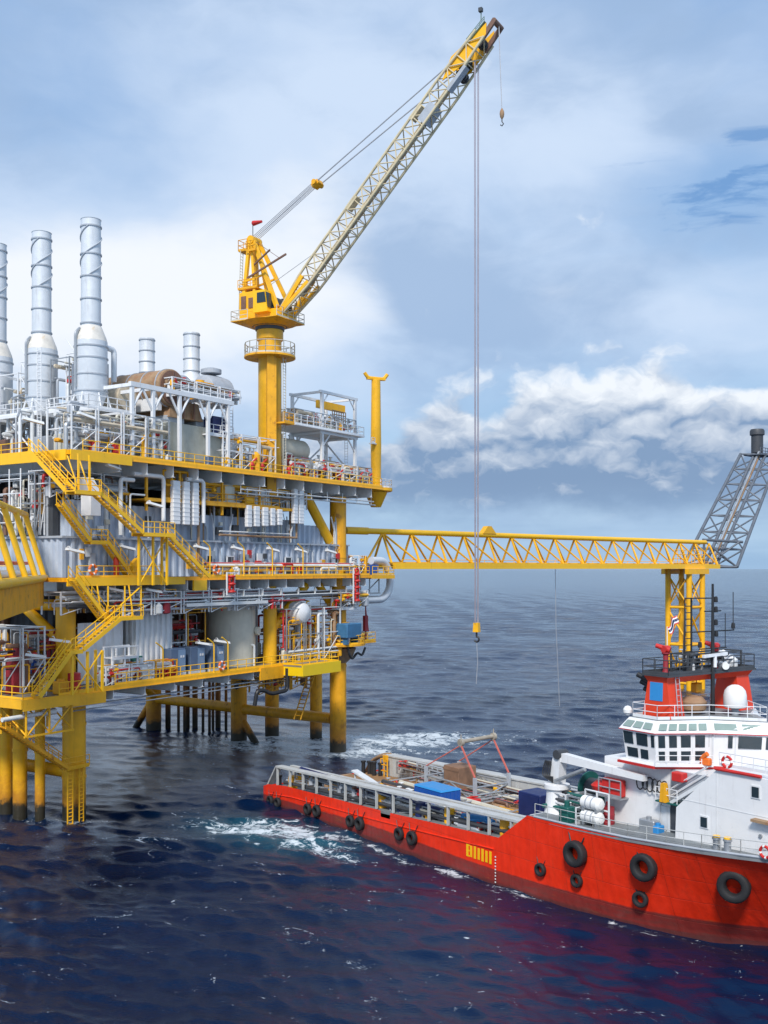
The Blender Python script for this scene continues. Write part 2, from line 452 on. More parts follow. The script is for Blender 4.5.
# ------------------------------------------------------------------ sea
def ground_pt(px, py): 
    Y = 1050 * H_EYE / (py - 568); return (px - 384) * Y / 1050, Y
def make_sea():
    rs = [22.0]
    while rs[-1] < 300: rs.append(rs[-1] * 1.0036)
    while rs[-1] < 1500: rs.append(rs[-1] * 1.0055)
    while rs[-1] < 26000: rs.append(rs[-1] * 1.06)
    rs = np.array(rs); na = 1000
    th = np.linspace(R(-46), R(46), na)
    rr, tt = np.meshgrid(rs, th, indexing='ij')
    X, Y = rr * np.sin(tt), rr * np.cos(tt)
    rng = np.random.RandomState(11)
    Z = np.zeros_like(X)
    dX = np.zeros_like(X); dY = np.zeros_like(Y)
    lam = np.concatenate([np.geomspace(22, 4, 14), np.geomspace(4, 1.3, 34), np.geomspace(1.3, .5, 34)])
    for L in lam:
        k = 2 * PI / L
        main = R(244) + rng.normal(0, .40 if L > 1.3 else .62)
        ddx, ddy = math.cos(main), math.sin(main)
        amp = (.0068 if L > 4 else .0080 if L > 1.3 else .0085) * L * rng.uniform(.6, 1.4)
        ph = rng.uniform(0, 2 * PI)
        samp = np.gradient(rs)[:, None] * np.ones_like(rr)
        att = np.clip((L / samp - 2.2) / 3.0, 0, 1)
        # gusts: patches of rougher and smoother water
        arg = k * (X * ddx + Y * ddy) + ph + .6 * np.sin(X * .05 * ddy + ph) + .6 * np.sin(Y * .06 * ddx + 2 * ph)
        A = amp * att
        Z += A * np.sin(arg)
        dX += A * .8 * ddx * np.cos(arg); dY += A * .8 * ddy * np.cos(arg)
    gust = .8 + .35 * np.sin(X * .045 + 1.3 * np.sin(Y * .03)) * np.sin(Y * .05 + 1.1 * np.sin(X * .035 + 2))
    X2, Y2, Z2 = X + dX * gust, Y + dY * gust, Z * gust
    nr = len(rs)
    co = np.stack([X2, Y2, Z2], -1).reshape(-1, 3).astype(np.float32)
    idx = np.arange(nr * na).reshape(nr, na)
    q = np.stack([idx[:-1, :-1], idx[:-1, 1:], idx[1:, 1:], idx[1:, :-1]], -1).reshape(-1, 4)
    q = q[:, ::-1]
    me = bpy.data.meshes.new('sea')
    me.vertices.add(len(co)); me.vertices.foreach_set('co', co.ravel())
    me.loops.add(q.size); me.loops.foreach_set('vertex_index', q.ravel().astype(np.int32))
    me.polygons.add(len(q)); me.polygons.foreach_set('loop_start', np.arange(0, q.size, 4, dtype=np.int32))
    me.polygons.foreach_set('use_smooth', np.ones(len(q), dtype=bool))
    me.update(calc_edges=True)
    m = bpy.data.materials.new('sea_water'); m.use_nodes = True
    nt = m.node_tree; NX.nt = nt
    bs = nt.nodes['Principled BSDF']
    g = nt.nodes.new('ShaderNodeNewGeometry')
    sp = nt.nodes.new('ShaderNodeSeparateXYZ'); nt.links.new(g.outputs['Position'], sp.inputs[0])
    x, y, z = (NX(sp.outputs[i]) for i in range(3))
    P = g.outputs['Position']
    def patch(x0, y0, a, b, ang):
        ca, sa = math.cos(ang), math.sin(ang)
        u = ((x - x0) * ca + (y - y0) * sa) / a; v = ((y - y0) * ca - (x - x0) * sa) / b
        return NX.op('EXPONENT', (u * u + v * v) * -1.)
    FOAM = FOAM_PATCHES
    f = None
    for (x0, y0, a, b, ang, amp) in FOAM:
        t = patch(x0, y0, a, b, ang) * amp
        f = t if f is None else f + t
    f = NX.op('MINIMUM', f, 1.05)
    wx = fbm(P, .35, 3, .5) - .5
    sw = vec(x + wx * 5., y - wx * 5., 0.)
    n1 = fbm(sw, .55, 8, .68, .8)
    n2 = fbm(sw, 2.3, 6, .7, .5)
    n3 = fbm(vec(x * .9, y * 1.4, 3.), 1.3, 5, .65)
    fo = ((n1 - .5) * 1.9 + (n2 - .5) * 1.2 + (n3 - .5) * .8 + f * .46 - .30).step(.0, .30)
    caps = ((fbm(P, .07, 3, .6) * .45 + fbm(vec(x * .5, y * 1.3, z), 1.1, 6, .7) * .55) + z * .10).step(.715, .79)
    foam = (fo + caps * .55).clamp()
    turq = (patch(*ground_pt(283, 835), 9., 4.2, R(-35)) * (n1 * 1.6)).clamp() * .8 + f.step(.2, 1.1) * .2
    deep = mixc(fbm(P, .02, 3, .5).step(.3, .7), (.0010, .0080, .032), (.0018, .0130, .047))
    colr = mixc(turq, deep, (.022, .12, .165))
    colr = mixc(foam * .9, colr, (.66, .72, .76))
    nt.links.new(colr, bs.inputs['Base Color'])
    rg = mixc(foam, (.07, .07, .07), (.7, .7, .7)); nt.links.new(rg, bs.inputs['Roughness'])
    bs.inputs['IOR'].default_value = 1.333
    bs.inputs['Specular IOR Level'].default_value = .42
    bs.inputs['Specular Tint'].default_value = (.50, .72, 1.0, 1)
    dist = NX.op('SQRT', x * x + y * y)
    ac = x * -.375 + y * -.927; al = x * .927 - y * .375        # across and along the crests
    rip = fbm(vec(ac * 1.5, al * .6, z), 1.7, 8, .66, .35) * .5 + fbm(vec(ac * 4.4, al * 2.1, 7.), 1.6, 6, .62, .2) * .5
    gustn = fbm(vec(x * .045, y * .03, 0.), 1., 4, .55, .6).step(.36, .64)
    swell = fbm(vec(x * .8, y * 1.5, 0.), .16, 5, .6, .4)
    bp = nt.nodes.new('ShaderNodeBump'); bp.inputs['Distance'].default_value = .12; nt.links.new((gustn * .55 + .40).s, bp.inputs['Strength'])
    nt.links.new(rip.s, bp.inputs['Height'])
    bp2 = nt.nodes.new('ShaderNodeBump'); bp2.inputs['Distance'].default_value = 1.6
    nt.links.new((dist.step(60., 500.) * .75).s, bp2.inputs['Strength'])
    nt.links.new(swell.s, bp2.inputs['Height']); nt.links.new(bp.outputs[0], bp2.inputs['Normal'])
    nt.links.new(bp2.outputs[0], bs.inputs['Normal'])
    me.materials.append(m)
    o = bpy.data.objects.new('sea', me); COL.objects.link(o); o['kind'] = 'structure'
def ground_pt(px, py): 
    Y = 1050 * H_EYE / (py - 568); return (px - 384) * Y / 1050, Y
FOAM_PATCHES = []
def foam(px, py, a, b, ang, amp): FOAM_PATCHES.append((*ground_pt(px, py), a, b, ang, amp))
foam(285, 833, 7.5, 3.2, R(-38), 1.05)     # stern wash
foam(245, 828, 5.0, 2.2, R(-20), .85)
foam(325, 850, 6.0, 1.2, R(-50), .6)
foam(318, 742, 14., 5.0, R(20), 1.35)      # wash round the far leg
foam(385, 741, 17., 6.5, R(10), 1.25)
foam(305, 740, 10., 4.5, R(0), 1.4)
foam(430, 752, 10., 3.0, R(0), .5)
foam(340, 753, 4.5, 2.4, R(0), 1.3)
foam(452, 872, 2.0, .55, R(-54), .95)      # slaps along the hull
foam(516, 893, 2.8, .6, R(-50), 1.05)
foam(400, 856, 9., .5, R(-54), .55)
foam(640, 929, 6., .5, R(-40), .6)
foam(75, 819, 2.4, 1.3, R(0), 1.0)
foam(38, 816, 2.0, .9, R(0), .6)
foam(150, 842, 4.0, 1.0, R(10), .6)
foam(247, 739, 3.4, 1.6, R(0), .95)
foam(100, 858, 3., .5, R(10), .55); foam(200, 862, 4., .5, R(10), .5); foam(120, 920, 1.6, .4, R(10), .6)
make_sea()
# ------------------------------------------------------------------ the platform: jacket legs, decks, walls
ZL, ZM, ZU = 12.6, 23.1, 35.0
leg_mat = paint('leg_paint', (.92, .47, .010), .40, rust=.25, streak=.25, rust_col=(.40, .13, .015))
def tide(m, z0, z1, c2=(.035, .030, .018)):
    """marine growth and rust below the splash line of a leg"""
    nt = m.node_tree; bs = nt.nodes['Principled BSDF']; NX.nt = nt
    g = nt.nodes.new('ShaderNodeNewGeometry'); sp = nt.nodes.new('ShaderNodeSeparateXYZ'); nt.links.new(g.outputs['Position'], sp.inputs[0])
    z = NX(sp.outputs[2]); n = fbm(g.outputs['Position'], 1.3, 6, .7)
    src = bs.inputs['Base Color'].links[0].from_socket
    a = mixc((z + (n - .5) * 5.).step(z1 + 3.0, z1 - .3) * .75, src, (.40, .15, .02))
    b = mixc((z + (n - .5) * 2.4).step(z1, z0), a, c2)
    nt.links.new(b, bs.inputs['Base Color'])
tide(leg_mat, .8, 1.6)
leg_far = paint('rusty_leg_paint', (.86, .40, .010), .5, rust=.65, streak=.7, rust_col=(.26, .08, .015))
tide(leg_far, .8, 2.0)

plat = thing('oil_platform', 'yellow steel offshore production platform with three decks standing in the sea', 'oil platform', (0, 0, 0), PF)
def leg(s, t, r, z1, mat, z0=-4, rings=()):
    mb = MB(); prof = [(r, z0)]
    for zr in rings: prof += [(r, zr - .12), (r + .06, zr - .12), (r + .06, zr + .12), (r, zr + .12)]
    prof += [(r, z1)]
    mb.lathe(prof, (s, t, 0), 28)
    return part('leg', mb, mat, plat)
leg(0, 0, 1.1, ZL - .4, leg_mat, rings=(3.9, 5.2, 9.0))
leg(43.6, 0, 1.08, ZU - 1.7, leg_far, rings=(11.2, 25.4))
leg(43.6, 17.07, 1.12, ZL - .4, leg_far)
leg(43.6, 33.7, 1.12, ZL - .4, leg_far)
leg(0, 17.07, 1.1, ZL - .4, leg_mat)
leg(0, 33.7, 1.1, ZL - .4, leg_mat)
# deck columns between the decks
for (s, t, r, z0, z1) in ((29.6, 0, .82, ZL, ZM - 1.3), (0, 1.2, .95, ZL, ZM - 1.3), (14.5, 6, .82, ZL, ZM - 1.3), (29.6, 9, .8, ZL, ZU - 1.6), (14.5, 9, .8, ZM, ZU - 1.6)):
    part('deck_column', MB().cyl((s, t, z0), (s, t, z1), r, n=24), M['yellow'], plat)
part('deck_brace', MB().cyl((29.9, 0, 16.6), (36.6, 0, ZM - 1.3), .55, n=18), M['yellow'], plat)
part('deck_brace', MB().cyl((42.9, 0, 18.4), (39.4, 0, ZM - 1.3), .5, n=18), M['yellow'], plat)
part('deck_brace', MB().cyl((36.8, .2, ZU - 1.7), (42.8, .1, 26.4), .62, n=18), M['yellow'], plat)
part('deck_brace', MB().cyl((.3, 1.2, 16.2), (-2.0, 7.5, ZM - 1.3), .5, n=18), M['yellow'], plat)
part('deck_brace', MB().cyl((-.5, 2.2, 20.4), (-1.2, 10.5, 20.4), .55, n=18), M['yellow'], plat)
# jacket bracing near the water
part('jacket_brace', MB().cyl((43.6, 1, 4.2), (43.6, 16, 4.3), .72, n=20), leg_far, plat)
part('jacket_brace', MB().cyl((43.6, 18, 4.4), (43.6, 33, 4.6), .72, n=20), leg_far, plat)
part('jacket_brace', MB().cyl((0, 1, 4.3), (0, 16, 4.3), .62, n=20), leg_mat, plat)
part('jacket_brace', MB().cyl((0, 18, 4.3), (0, 33, 4.3), .62, n=20), leg_mat, plat)
for (a, b) in (((43.6, 17.6, 4.2), (43.6, 11, -4)), ((43.6, 34.2, 4.2), (43.6, 40.5, -4)), ((.0, 16.6, 4.2), (0, 9, -4)), ((43.4, 33, 4.6), (36, 33.7, 11.9))):
    part('jacket_brace', MB().cyl(a, b, .5, n=16), leg_far, plat)
# caissons, risers and conductor tubes under the decks
con_mat = paint('conductor_paint', (.12, .065, .03), .6, rust=.6); tide(con_mat, 1., 5.)
def gw(px, py):
    return PF.inv(*ground_pt(px, py))
for px, py, r in ((6, 812, .66), (20, 815, .68), (40, 817, .48)):
    s, t = gw(px, py)
    mb = MB(); mb.lathe([(r, -3), (r, 6.2), (r + .07, 6.2), (r + .07, 6.5), (r, 6.5), (r, 12.2)], (s, t, 0), 22)
    part('riser', mb, leg_mat, plat)
for px, py, r in ((316, 739, .85), (272, 735, 1.0)):
    s, t = gw(px, py)
    part('riser', MB().cyl((s, t, -3), (s, t, 12.2 if px > 300 else 8.2), r, n=20), leg_far, plat)
for i, px in enumerate((168, 178.5, 184.5, 195, 203, 209.5, 218, 226, 233, 187, 213)):
    s, t = gw(px, 728 + (i % 3) * 2)
    part('conductor', MB().cyl((s, t, -3), (s, t, ZL - .3), .22 if i % 3 else .42, n=12), con_mat, plat)

grate = paint('deck_plate', (.22, .20, .16), .7, var=.25, rust=.4)
gird = paint('girder_white_paint', (.80, .81, .81), .5, var=.08, streak=.3)
def girders(deck, s0, s1, t0, t1, z, dep, sp, mat, first=0.):
    s = s0 + first
    while s < s1:
        mb = MB(); mb.box(s - .04, t0, z - dep, s + .04, t1, z); mb.box(s - .22, t0, z - dep - .05, s + .22, t1, z - dep)
        part('girder', mb, gird, deck); s += sp
    mb = MB(); mb.box(s0, t0 + 3.6, z - dep * .98, s1, t0 + 3.72, z - .01); part('edge_girder', mb, mat, deck)
    mb = MB(); mb.box(s0, t1 - .2, z - dep * .98, s1, t1, z - .01); part('edge_girder', mb, mat, deck)
def deck(name, s0, s1, t0, t1, z, ey, eh):
    mb = MB(); mb.box(s0 + .02, t0 + .02, z - .16, s1 - .02, t1 - .02, z - .02)
    d = part(name, mb, grate, plat)
    e = MB()
    for (a, b) in (((s0, t0), (s1, t0)), ((s0, t1), (s1, t1)), ((s0, t0), (s0, t1)), ((s1, t0), (s1, t1))):
        e.beam((a[0], a[1], z - eh / 2), (b[0], b[1], z - eh / 2), .12, eh)
        e.beam((a[0], a[1], z - eh - .03), (b[0], b[1], z - eh - .03), .34, .06)
    part('edge_beam', e, ey, d)
    return d
dl = deck('lower_deck', -3.2, 36, -2.5, 30, ZL, M['yellow'], .40)
dm = deck('middle_deck', -3.2, 47.5, -2.5, 34, ZM, M['yellow_worn'], .34)
du = deck('upper_deck', -2.8, 50.5, -2.5, 34, ZU, M['yellow'], .38)
girders(dl, -2, 36, -2.36, 29, ZL - .18, 1.15, 4.2, M['wall_light'], .6)
girders(dm, -1, 47, -2.36, 33, ZM - .18, 1.2, 3.35, M['wall_light'], .7)
girders(du, -1, 50, -2.36, 33, ZU - .18, 1.35, 3.7, M['wall_light'], .9)
def rails(d, pts, mat='yellow_clean', **k): part('railing', MB().rail(pts, **k), M[mat], d)
rails(dl, [(3.0, -2.4, ZL), (36, -2.4, ZL)]); rails(dl, [(36, -2.4, ZL), (36, 10, ZL)]); rails(dl, [(-3.1, 1.5, ZL), (-3.1, 29, ZL)])
rails(dm, [(15.5, -2.4, ZM), (47.4, -2.4, ZM)]); rails(dm, [(-3.1, 6, ZM), (-3.1, 33, ZM)]); rails(dm, [(-1.6, -2.4, ZM), (9.5, -2.4, ZM)]); rails(dm, [(47.4, -2.4, ZM), (47.4, 33, ZM)])
rails(du, [(-1, -2.4, ZU), (50.4, -2.4, ZU)]); rails(du, [(-2.7, 3.0, ZU), (-2.7, 33.9, ZU)]); rails(du, [(50.4, -2.4, ZU), (50.4, 33.9, ZU)]); rails(du, [(50.4, 33.9, ZU), (20, 33.9, ZU)])
# deeper yellow box girders at the corner and by the stairs
part('box_girder', MB().box(-2.7, -2.75, ZU - .9, 4.9, -2.58, ZU + .05), M['yellow_clean'], du)
part('box_girder', MB().box(-3.05, -2.4, ZU - .95, -2.88, 9, ZU + .04), M['yellow_clean'], du)
part('box_girder', MB().box(-3.1, 9.02, ZU - 1.1, -2.9, 33, ZU - .2), M['yellow_worn'], du)
part('box_girder', MB().box(-3.1, -2.8, ZM - .8, 12.3, -2.58, ZM - .02), M['yellow_clean'], dm)
part('box_girder', MB().box(13.6, -2.8, ZM - 1.5, 15.6, -2.58, ZM - .4), M['yellow_clean'], dm)
# the box girder frame of the lower deck near the corner leg
part('box_girder', MB().box(-3.5, -2.9, ZL - 1.5, 1.4, -2.65, ZL - .45).box(-3.5, -2.64, ZL - 1.5, -3.25, 12, ZL - .55), M['yellow'], dl)
part('box_girder', MB().box(-1.2, -1.2, ZL - 1.3, 1.2, 1.2, ZL - .35), M['yellow'], dl)
part('box_girder', MB().box(24.6, -2.75, ZL - 1.5, 28.8, -2.56, ZL - .1), M['yellow_worn'], dl)
# lower deck: projecting corner with a bright fascia
mb = MB(); mb.box(28.9, -5.4, ZL - .2, 36.2, -2.55, ZL - .02)
ext = part('deck_extension', mb, grate, plat)
part('fascia', MB().box(28.8, -5.6, ZL - 1.25, 36.4, -5.42, ZL + .05).box(28.8, -5.4, ZL - 1.25, 28.98, -2.6, ZL - .22), paint('lit_yellow_paint', (.88, .60, .010), .35, var=.04), ext)  # light falling on this face is put into its brighter yellow
rails(ext, [(28.9, -2.6, ZL), (28.9, -5.4, ZL), (36.2, -5.4, ZL), (36.2, -2.6, ZL)])
# projecting landing at the left end of the lower deck
mb = MB(); mb.box(-9.5, -4.6, ZL - .3, -3.6, 7, ZL - .12)
land = part('deck_extension', mb, grate, plat)
part('fascia', MB().box(-9.6, -4.8, ZL - 1.0, -3.4, -4.62, ZL).box(-9.8, -4.8, ZL - .8, -9.62, 7, ZL).box(-3.38, -4.8, ZL - 1.0, -3.3, -3.0, ZL), M['yellow'], land)
rails(land, [(-9.5, 7, ZL), (-9.5, -4.6, ZL), (-7.6, -4.6, ZL)]); rails(land, [(-5.6, -4.6, ZL), (-3.4, -4.6, ZL), (-1.8, -4.6, ZL)])
mb = MB()
for s in (-9, -6.5, -4):
    mb.bar((s, -4.4, ZL - .9), (s, -4.4, 9.3), .1); mb.bar((s, -1, ZL - .9), (s, -1, 9.3), .1)
    mb.bar((s, -4.4, 9.4), (s, -1, ZL - 1), .08)
mb.beam((-9.2, -4.4, 9.3), (-3.8, -4.4, 9.3), .16, .16); mb.bar((-9, -4.4, 9.3), (-6.5, -4.4, ZL - 1), .08); mb.bar((-6.5, -4.4, 9.3), (-4, -4.4, ZL - 1), .08)
part('hanger_frame', mb, M['yellow'], land)
# access ladder and small landing on the corner leg
mb = MB(); mb.box(-2.7, -1.7, 5.0, .4, -1.15, 5.15).rail([(-2.7, -1.7, 5.15), (.4, -1.7, 5.15)], h=1.0)
mb.ladder((-1.7, -1.45, -.5), (-1.7, -1.45, 5.2), .6, r=.07); mb.ladder((-.4, -1.5, -.5), (-.4, -1.5, 5.2), .5, r=.06)
part('boat_landing', mb, M['yellow'], plat)
mb = MB(); a, b = Vector((-10.2, -2.8, 10.2)), Vector((-2.4, -1.6, 5.3))
for o in (-.45, .45): mb.beam(a + Vector((0, o, 0)), b + Vector((0, o, 0)), .1, .32)
for i in range(22): c = a + (b - a) * (i / 21); mb.box(c.x - .12, c.y - .44, c.z - .02, c.x + .12, c.y + .44, c.z + .02)
for o in (-.45, .45): mb.rail([a + Vector((0, o, 0)), b + Vector((0, o, 0))], h=1.0, kick=False)
part('boarding_stair', mb, M['yellow_worn'], plat)

# ------------------------------------------------------------------ walls of the production modules
def wall(s0, s1, t, z0, z1, mat='wall', lab=None, pitch=1.05):
    return part('blast_wall', MB().corr((s0, t), (s1, t), z0, z1, pitch, .3), M[mat], plat, lab)
wall(-1.8, 8.6, -.6, ZM, 26.9); wall(8.7, 20.4, -.55, ZM, 26.9); wall(20.5, 33.2, -.6, ZM, 26.9); wall(33.3, 45.0, -.55, ZM, 26.9)
part('blast_wall', MB().corr((45.2, -.5), (45.2, 9), ZM, 26.9, .85, .2), M['wall'], plat)
part('blast_wall', MB().corr((-1.9, 14), (-1.9, -.6), ZM, 26.9, .85, .2), M['wall'], plat)
wall(-.2, 4.6, .1, 27.0, 30.6); wall(4.7, 16.2, .2, 27.0, 30.4, 'wall'); wall(16.4, 36.4, .1, 27.0, 29.9); wall(36.6, 40.8, .3, 27.0, 29.4)
part('blast_wall', MB().corr((-.3, 14), (-.3, .1), 27.0, 30.6, .85, .2), M['wall'], plat)
mb = MB(); mb.box(-1.8, -.75, 26.86, 45.2, -.35, 27.06).box(-2.05, -.75, 26.86, -1.75, 14, 27.06); part('wall_ledge', mb, M['grey'], plat)
mb = MB(); mb.box(-2.0, -.34, 26.9, 45.3, 33, 27.02); part('wall_roof', mb, M['grey'], plat)
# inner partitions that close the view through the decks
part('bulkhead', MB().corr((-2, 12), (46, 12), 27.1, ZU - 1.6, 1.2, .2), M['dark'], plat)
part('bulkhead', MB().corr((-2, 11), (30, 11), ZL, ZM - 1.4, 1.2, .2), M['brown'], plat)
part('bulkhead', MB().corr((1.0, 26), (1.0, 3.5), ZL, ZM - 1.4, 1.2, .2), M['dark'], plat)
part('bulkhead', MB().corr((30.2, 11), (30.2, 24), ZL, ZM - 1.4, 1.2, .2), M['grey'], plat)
# corrugated grey block under the middle deck, left of the cabinets
mb = MB(); mb.corr((7.4, -.6), (12.6, -.6), ZL, ZM - 1.4, .75, .22); mb.corr((7.4, 5), (7.4, -.6), ZL, ZM - 1.4, .75, .22); mb.box(12.6, -.4, ZL, 12.75, 5, ZM - 1.4)
part('corrugated_enclosure', mb, M['wall_light'], plat)
part('corrugated_enclosure', MB().corr((.8, .4), (6.6, .4), ZL, ZL + 6, 1.1, .2), M['white'], plat)
# doors in the long wall (grey leaf, pale frame)
for s in (21.2, 31.7, 41.4):
    d = part('door', MB().box(s, -.78, ZM, s + 1.0, -.66, ZM + 2.15), M['dark'], plat)
    part('door_frame', MB().box(s - .1, -.8, ZM, s - .01, -.64, ZM + 2.25).box(s + 1.01, -.8, ZM, s + 1.1, -.64, ZM + 2.25).box(s - .1, -.8, ZM + 2.17, s + 1.1, -.64, ZM + 2.27), M['white'], d)
# upstand frame posts of the middle deck (yellow lamp posts are things of their own)
mb = MB()
for s in np.arange(-1, 46, 3.35): mb.box(s - .06, -2.15, ZM - 1.55, s + .06, -1.95, ZM - 2.3); mb.bar((s, -2.05, ZM - 2.2), (s + 1.1, -1.2, ZM - 1.5), .06)
mb.bar((-2, -2.05, ZM - 2.3), (46, -2.05, ZM - 2.3), .09); mb.bar((-2, -1.6, ZM - 1.95), (46, -1.6, ZM - 1.95), .07)
part('cable_tray', mb, M['pipe_white'], plat)
mb = MB()
for s in np.arange(22, 49, 3.3): mb.bar((s, -2.0, ZU - 1.4), (s, -2.0, ZU - 2.5), .05)
mb.bar((22, -2.0, ZU - 2.1), (49, -2.0, ZU - 2.1), .09); mb.bar((22, -1.6, ZU - 2.5), (50, -1.6, ZU - 2.5), .09)
part('cable_tray', mb, M['pipe_white'], plat)
part('cable_tray', MB().box(-2, -2.0, ZL - 1.7, 26, -1.6, ZL - 1.6).bar((-2, -2.2, ZL - 2.0), (28, -2.2, ZL - 2.0), .06), M['steel'], plat)
# equipment platform between wall top and upper deck
mb = MB(); mb.box(8, -1.2, 31.0, 34, 4, 31.12); mb.beam((8, -1.25, 31.05), (34, -1.25, 31.05), .12, .34); mb.rail([(16, -1.15, 31.2), (30, -1.15, 31.2)])
for s in (8.5, 13.6, 20, 26.5, 33.5): mb.box(s - .12, -1.1, 29.9, s + .12, -.86, 33.6)
part('mezzanine', mb, M['yellow_worn'], plat)

# ------------------------------------------------------------------ pipework (parts of the platform)
def pipe(pts, r, mat, n=8): part('pipe', MB().tube(pts, r, n), M[mat], plat)
q = random.Random(3)
def smooth_path(pts, rad=.4):
    out = [Vector(pts[0])]
    for a, b, c in zip(pts, pts[1:], pts[2:]):
        a, b, c = Vector(a), Vector(b), Vector(c)
        r = min(rad, (a-b).length * .45, (c-b).length * .45)
        u, w = (a - b).normalized(), (c - b).normalized()
        p0, p1 = b + u * r, b + w * r
        for i in range(5):
            t = i / 4
            out.append(p0 * (1-t)**2 + b * 2*t*(1-t) + p1 * t*t)
    out.append(Vector(pts[-1]))
    return out
# middle to upper deck, left: hanging verticals and loops
for i in range(13):
    s = -1.6 + i * .62 + q.uniform(-.15, .15); t = q.uniform(-1.6, .0) if s > 2.5 else q.uniform(1.0, 4.0)
    z1 = q.uniform(31.4, 33.0); z2 = q.uniform(27.2, 30.5)
    pipe(smooth_path([(s, t, z2), (s, t, z1), (s + q.uniform(.8, 3), t, z1)], .3), q.choice((.07, .1, .15, .22)), q.choice(('pipe_white', 'grey', 'steel', 'pipe_white', 'yellow_worn')))
for i in range(12):
    s = 18 + i * 1.5 + q.uniform(-.4, .4); t = q.uniform(-.8, 1.5); z1 = q.uniform(31.3, 33.2)
    pipe(smooth_path([(s, t, 27.1), (s, t, z1), (s + q.uniform(-2, 3), t, z1), (s + q.uniform(0, 2), t, z1 + .6)], .3), q.choice((.06, .09, .14)), q.choice(('pipe_white', 'rusty', 'cream', 'yellow_worn', 'steel')))
# reddish pipes in front of the long wall
pipe(smooth_path([(16.2, -1.0, ZM + .2), (16.2, -1.0, 31.8), (15.2, -1.0, 32.4)]), .15, 'rusty')
pipe(smooth_path([(33.5, -1.0, 27.6), (33.5, -1.0, 32.3), (29, -1.0, 32.3)]), .12, 'rusty')
pipe([(19.5, -1.05, 27.7), (33.5, -1.05, 27.7)], .13, 'rusty'); pipe([(19.5, -1.05, 28.1), (32, -1.05, 28.1)], .09, 'pipe_white')
# below the middle deck: runs along the edge, red fire main
pipe(smooth_path([(3.5, -1.7, 19.6), (3.5, -1.7, 20.7), (13.6, -1.7, 20.7), (13.6, -1.4, 21.2), (22, -1.4, 21.2)]), .16, 'red')
pipe([(-2, -1.2, 21.0), (30, -1.2, 21.0)], .12, 'pipe_white'); pipe([(5, -.9, 20.3), (45, -.9, 20.6)], .16, 'steel'); pipe([(14, -1.9, 20.1), (34, -1.9, 20.1)], .1, 'maroon')
pipe([(30, -.6, 20.9), (46, -.6, 20.9)], .22, 'dark'); pipe([(30, -1.4, 20.2), (46, -1.4, 20.2)], .08, 'pipe_white')
part('shelf', MB().box(13.0, -2.3, 20.05, 26.4, -.9, 20.2).box(13.0, -2.34, 19.9, 26.4, -2.3, 20.25), M['pipe_white'], plat)
part('shelf', MB().box(12.8, -1.7, 19.5, 20, -.2, 19.62), M['yellow_worn'], plat)
# lower deck, open right half: manifold
for i in range(20):
    s = 30.6 + i * .62 + q.uniform(-.2, .2); t = q.uniform(-1.8, 4); z1 = q.uniform(15.2, 20)
    pipe(smooth_path([(s, t, ZL), (s, t, z1), (s + q.uniform(-1.5, 2.5), t, z1), (s + q.uniform(0, 1.5), t + 1.5, z1 + .1)], .3), q.choice((.08, .12, .18, .26)), q.choice(('yellow_worn', 'pipe_white', 'yellow', 'rusty', 'cream', 'grey')))
for i in range(8):
    s = 26.0 + i * .42
    pipe([(s, 1.5, ZL), (s, 1.5, ZM - 1.4)], .13, q.choice(('dark', 'brown', 'yellow_worn', 'grey')))
# lower deck, left part: red and dark machinery pipes
for i in range(17):
    s = -2.5 + i * .5 + q.uniform(-.2, .2); t = q.uniform(1.6, 6)
    z1 = q.uniform(14.5, 18.5)
    pipe(smooth_path([(s, t, ZL), (s, t, z1), (s + q.uniform(-1.5, 2), t, z1)], .25), q.choice((.08, .12, .2)), q.choice(('maroon', 'red', 'pipe_white', 'dark', 'brown', 'cream', 'grey')))
for i in range(10):
    s = 14 + i * 1.15; t = q.uniform(3, 8); z1 = q.uniform(16, 20)
    pipe(smooth_path([(s, t, ZL), (s, t, z1), (s + q.uniform(-1.5, 2), t, z1)], .25), q.choice((.1, .16, .25)), q.choice(('maroon', 'brown', 'pipe_white', 'dark', 'red')))

# conduits, junction boxes and stains on the long walls
q = random.Random(77)
for i in range(26):
    s = q.uniform(-1.2, 44); z0 = q.uniform(ZM + .3, ZM + 1.2)
    mb = MB().tube(smooth_path([(s, -.78, z0), (s, -.78, z0 + q.uniform(1, 2.6)), (s + q.uniform(-2.4, 2.4), -.78, z0 + q.uniform(2.2, 3.3))], .15), .035, 5)
    part('conduit', mb, M[q.choice(('grey', 'dark', 'pipe_white', 'steel'))], plat)
for i in range(24):
    s = q.uniform(-1.2, 44); z = q.uniform(ZM + .9, ZM + 2.6); w = q.uniform(.18, .42); h = q.uniform(.25, .6)
    part('junction_box', MB().box(s - w, -.92, z - h, s + w, -.70, z + h), M[q.choice(('grey', 'white', 'dark', 'steel', 'red', 'wall_light', 'yellow_worn'))], plat)
for i in range(16):
    s = q.uniform(.5, 35); z = q.uniform(27.6, 29.2); w = q.uniform(.2, .5)
    part('junction_box', MB().box(s - w, -.32, z - w, s + w, -.05, z + w * .8), M[q.choice(('grey', 'white', 'dark', 'steel', 'cream'))], plat)
for i in range(18):
    s = q.uniform(-1, 44); mb = MB().tube(smooth_path([(s, -.5, 27.1), (s, -.5, 28.4), (s + q.uniform(-1, 1), -.3, q.uniform(29.5, 31))], .2), q.choice((.05, .08, .11)), 6)
    part('conduit', mb, M[q.choice(('grey', 'rusty', 'pipe_white', 'steel', 'cream'))], plat)
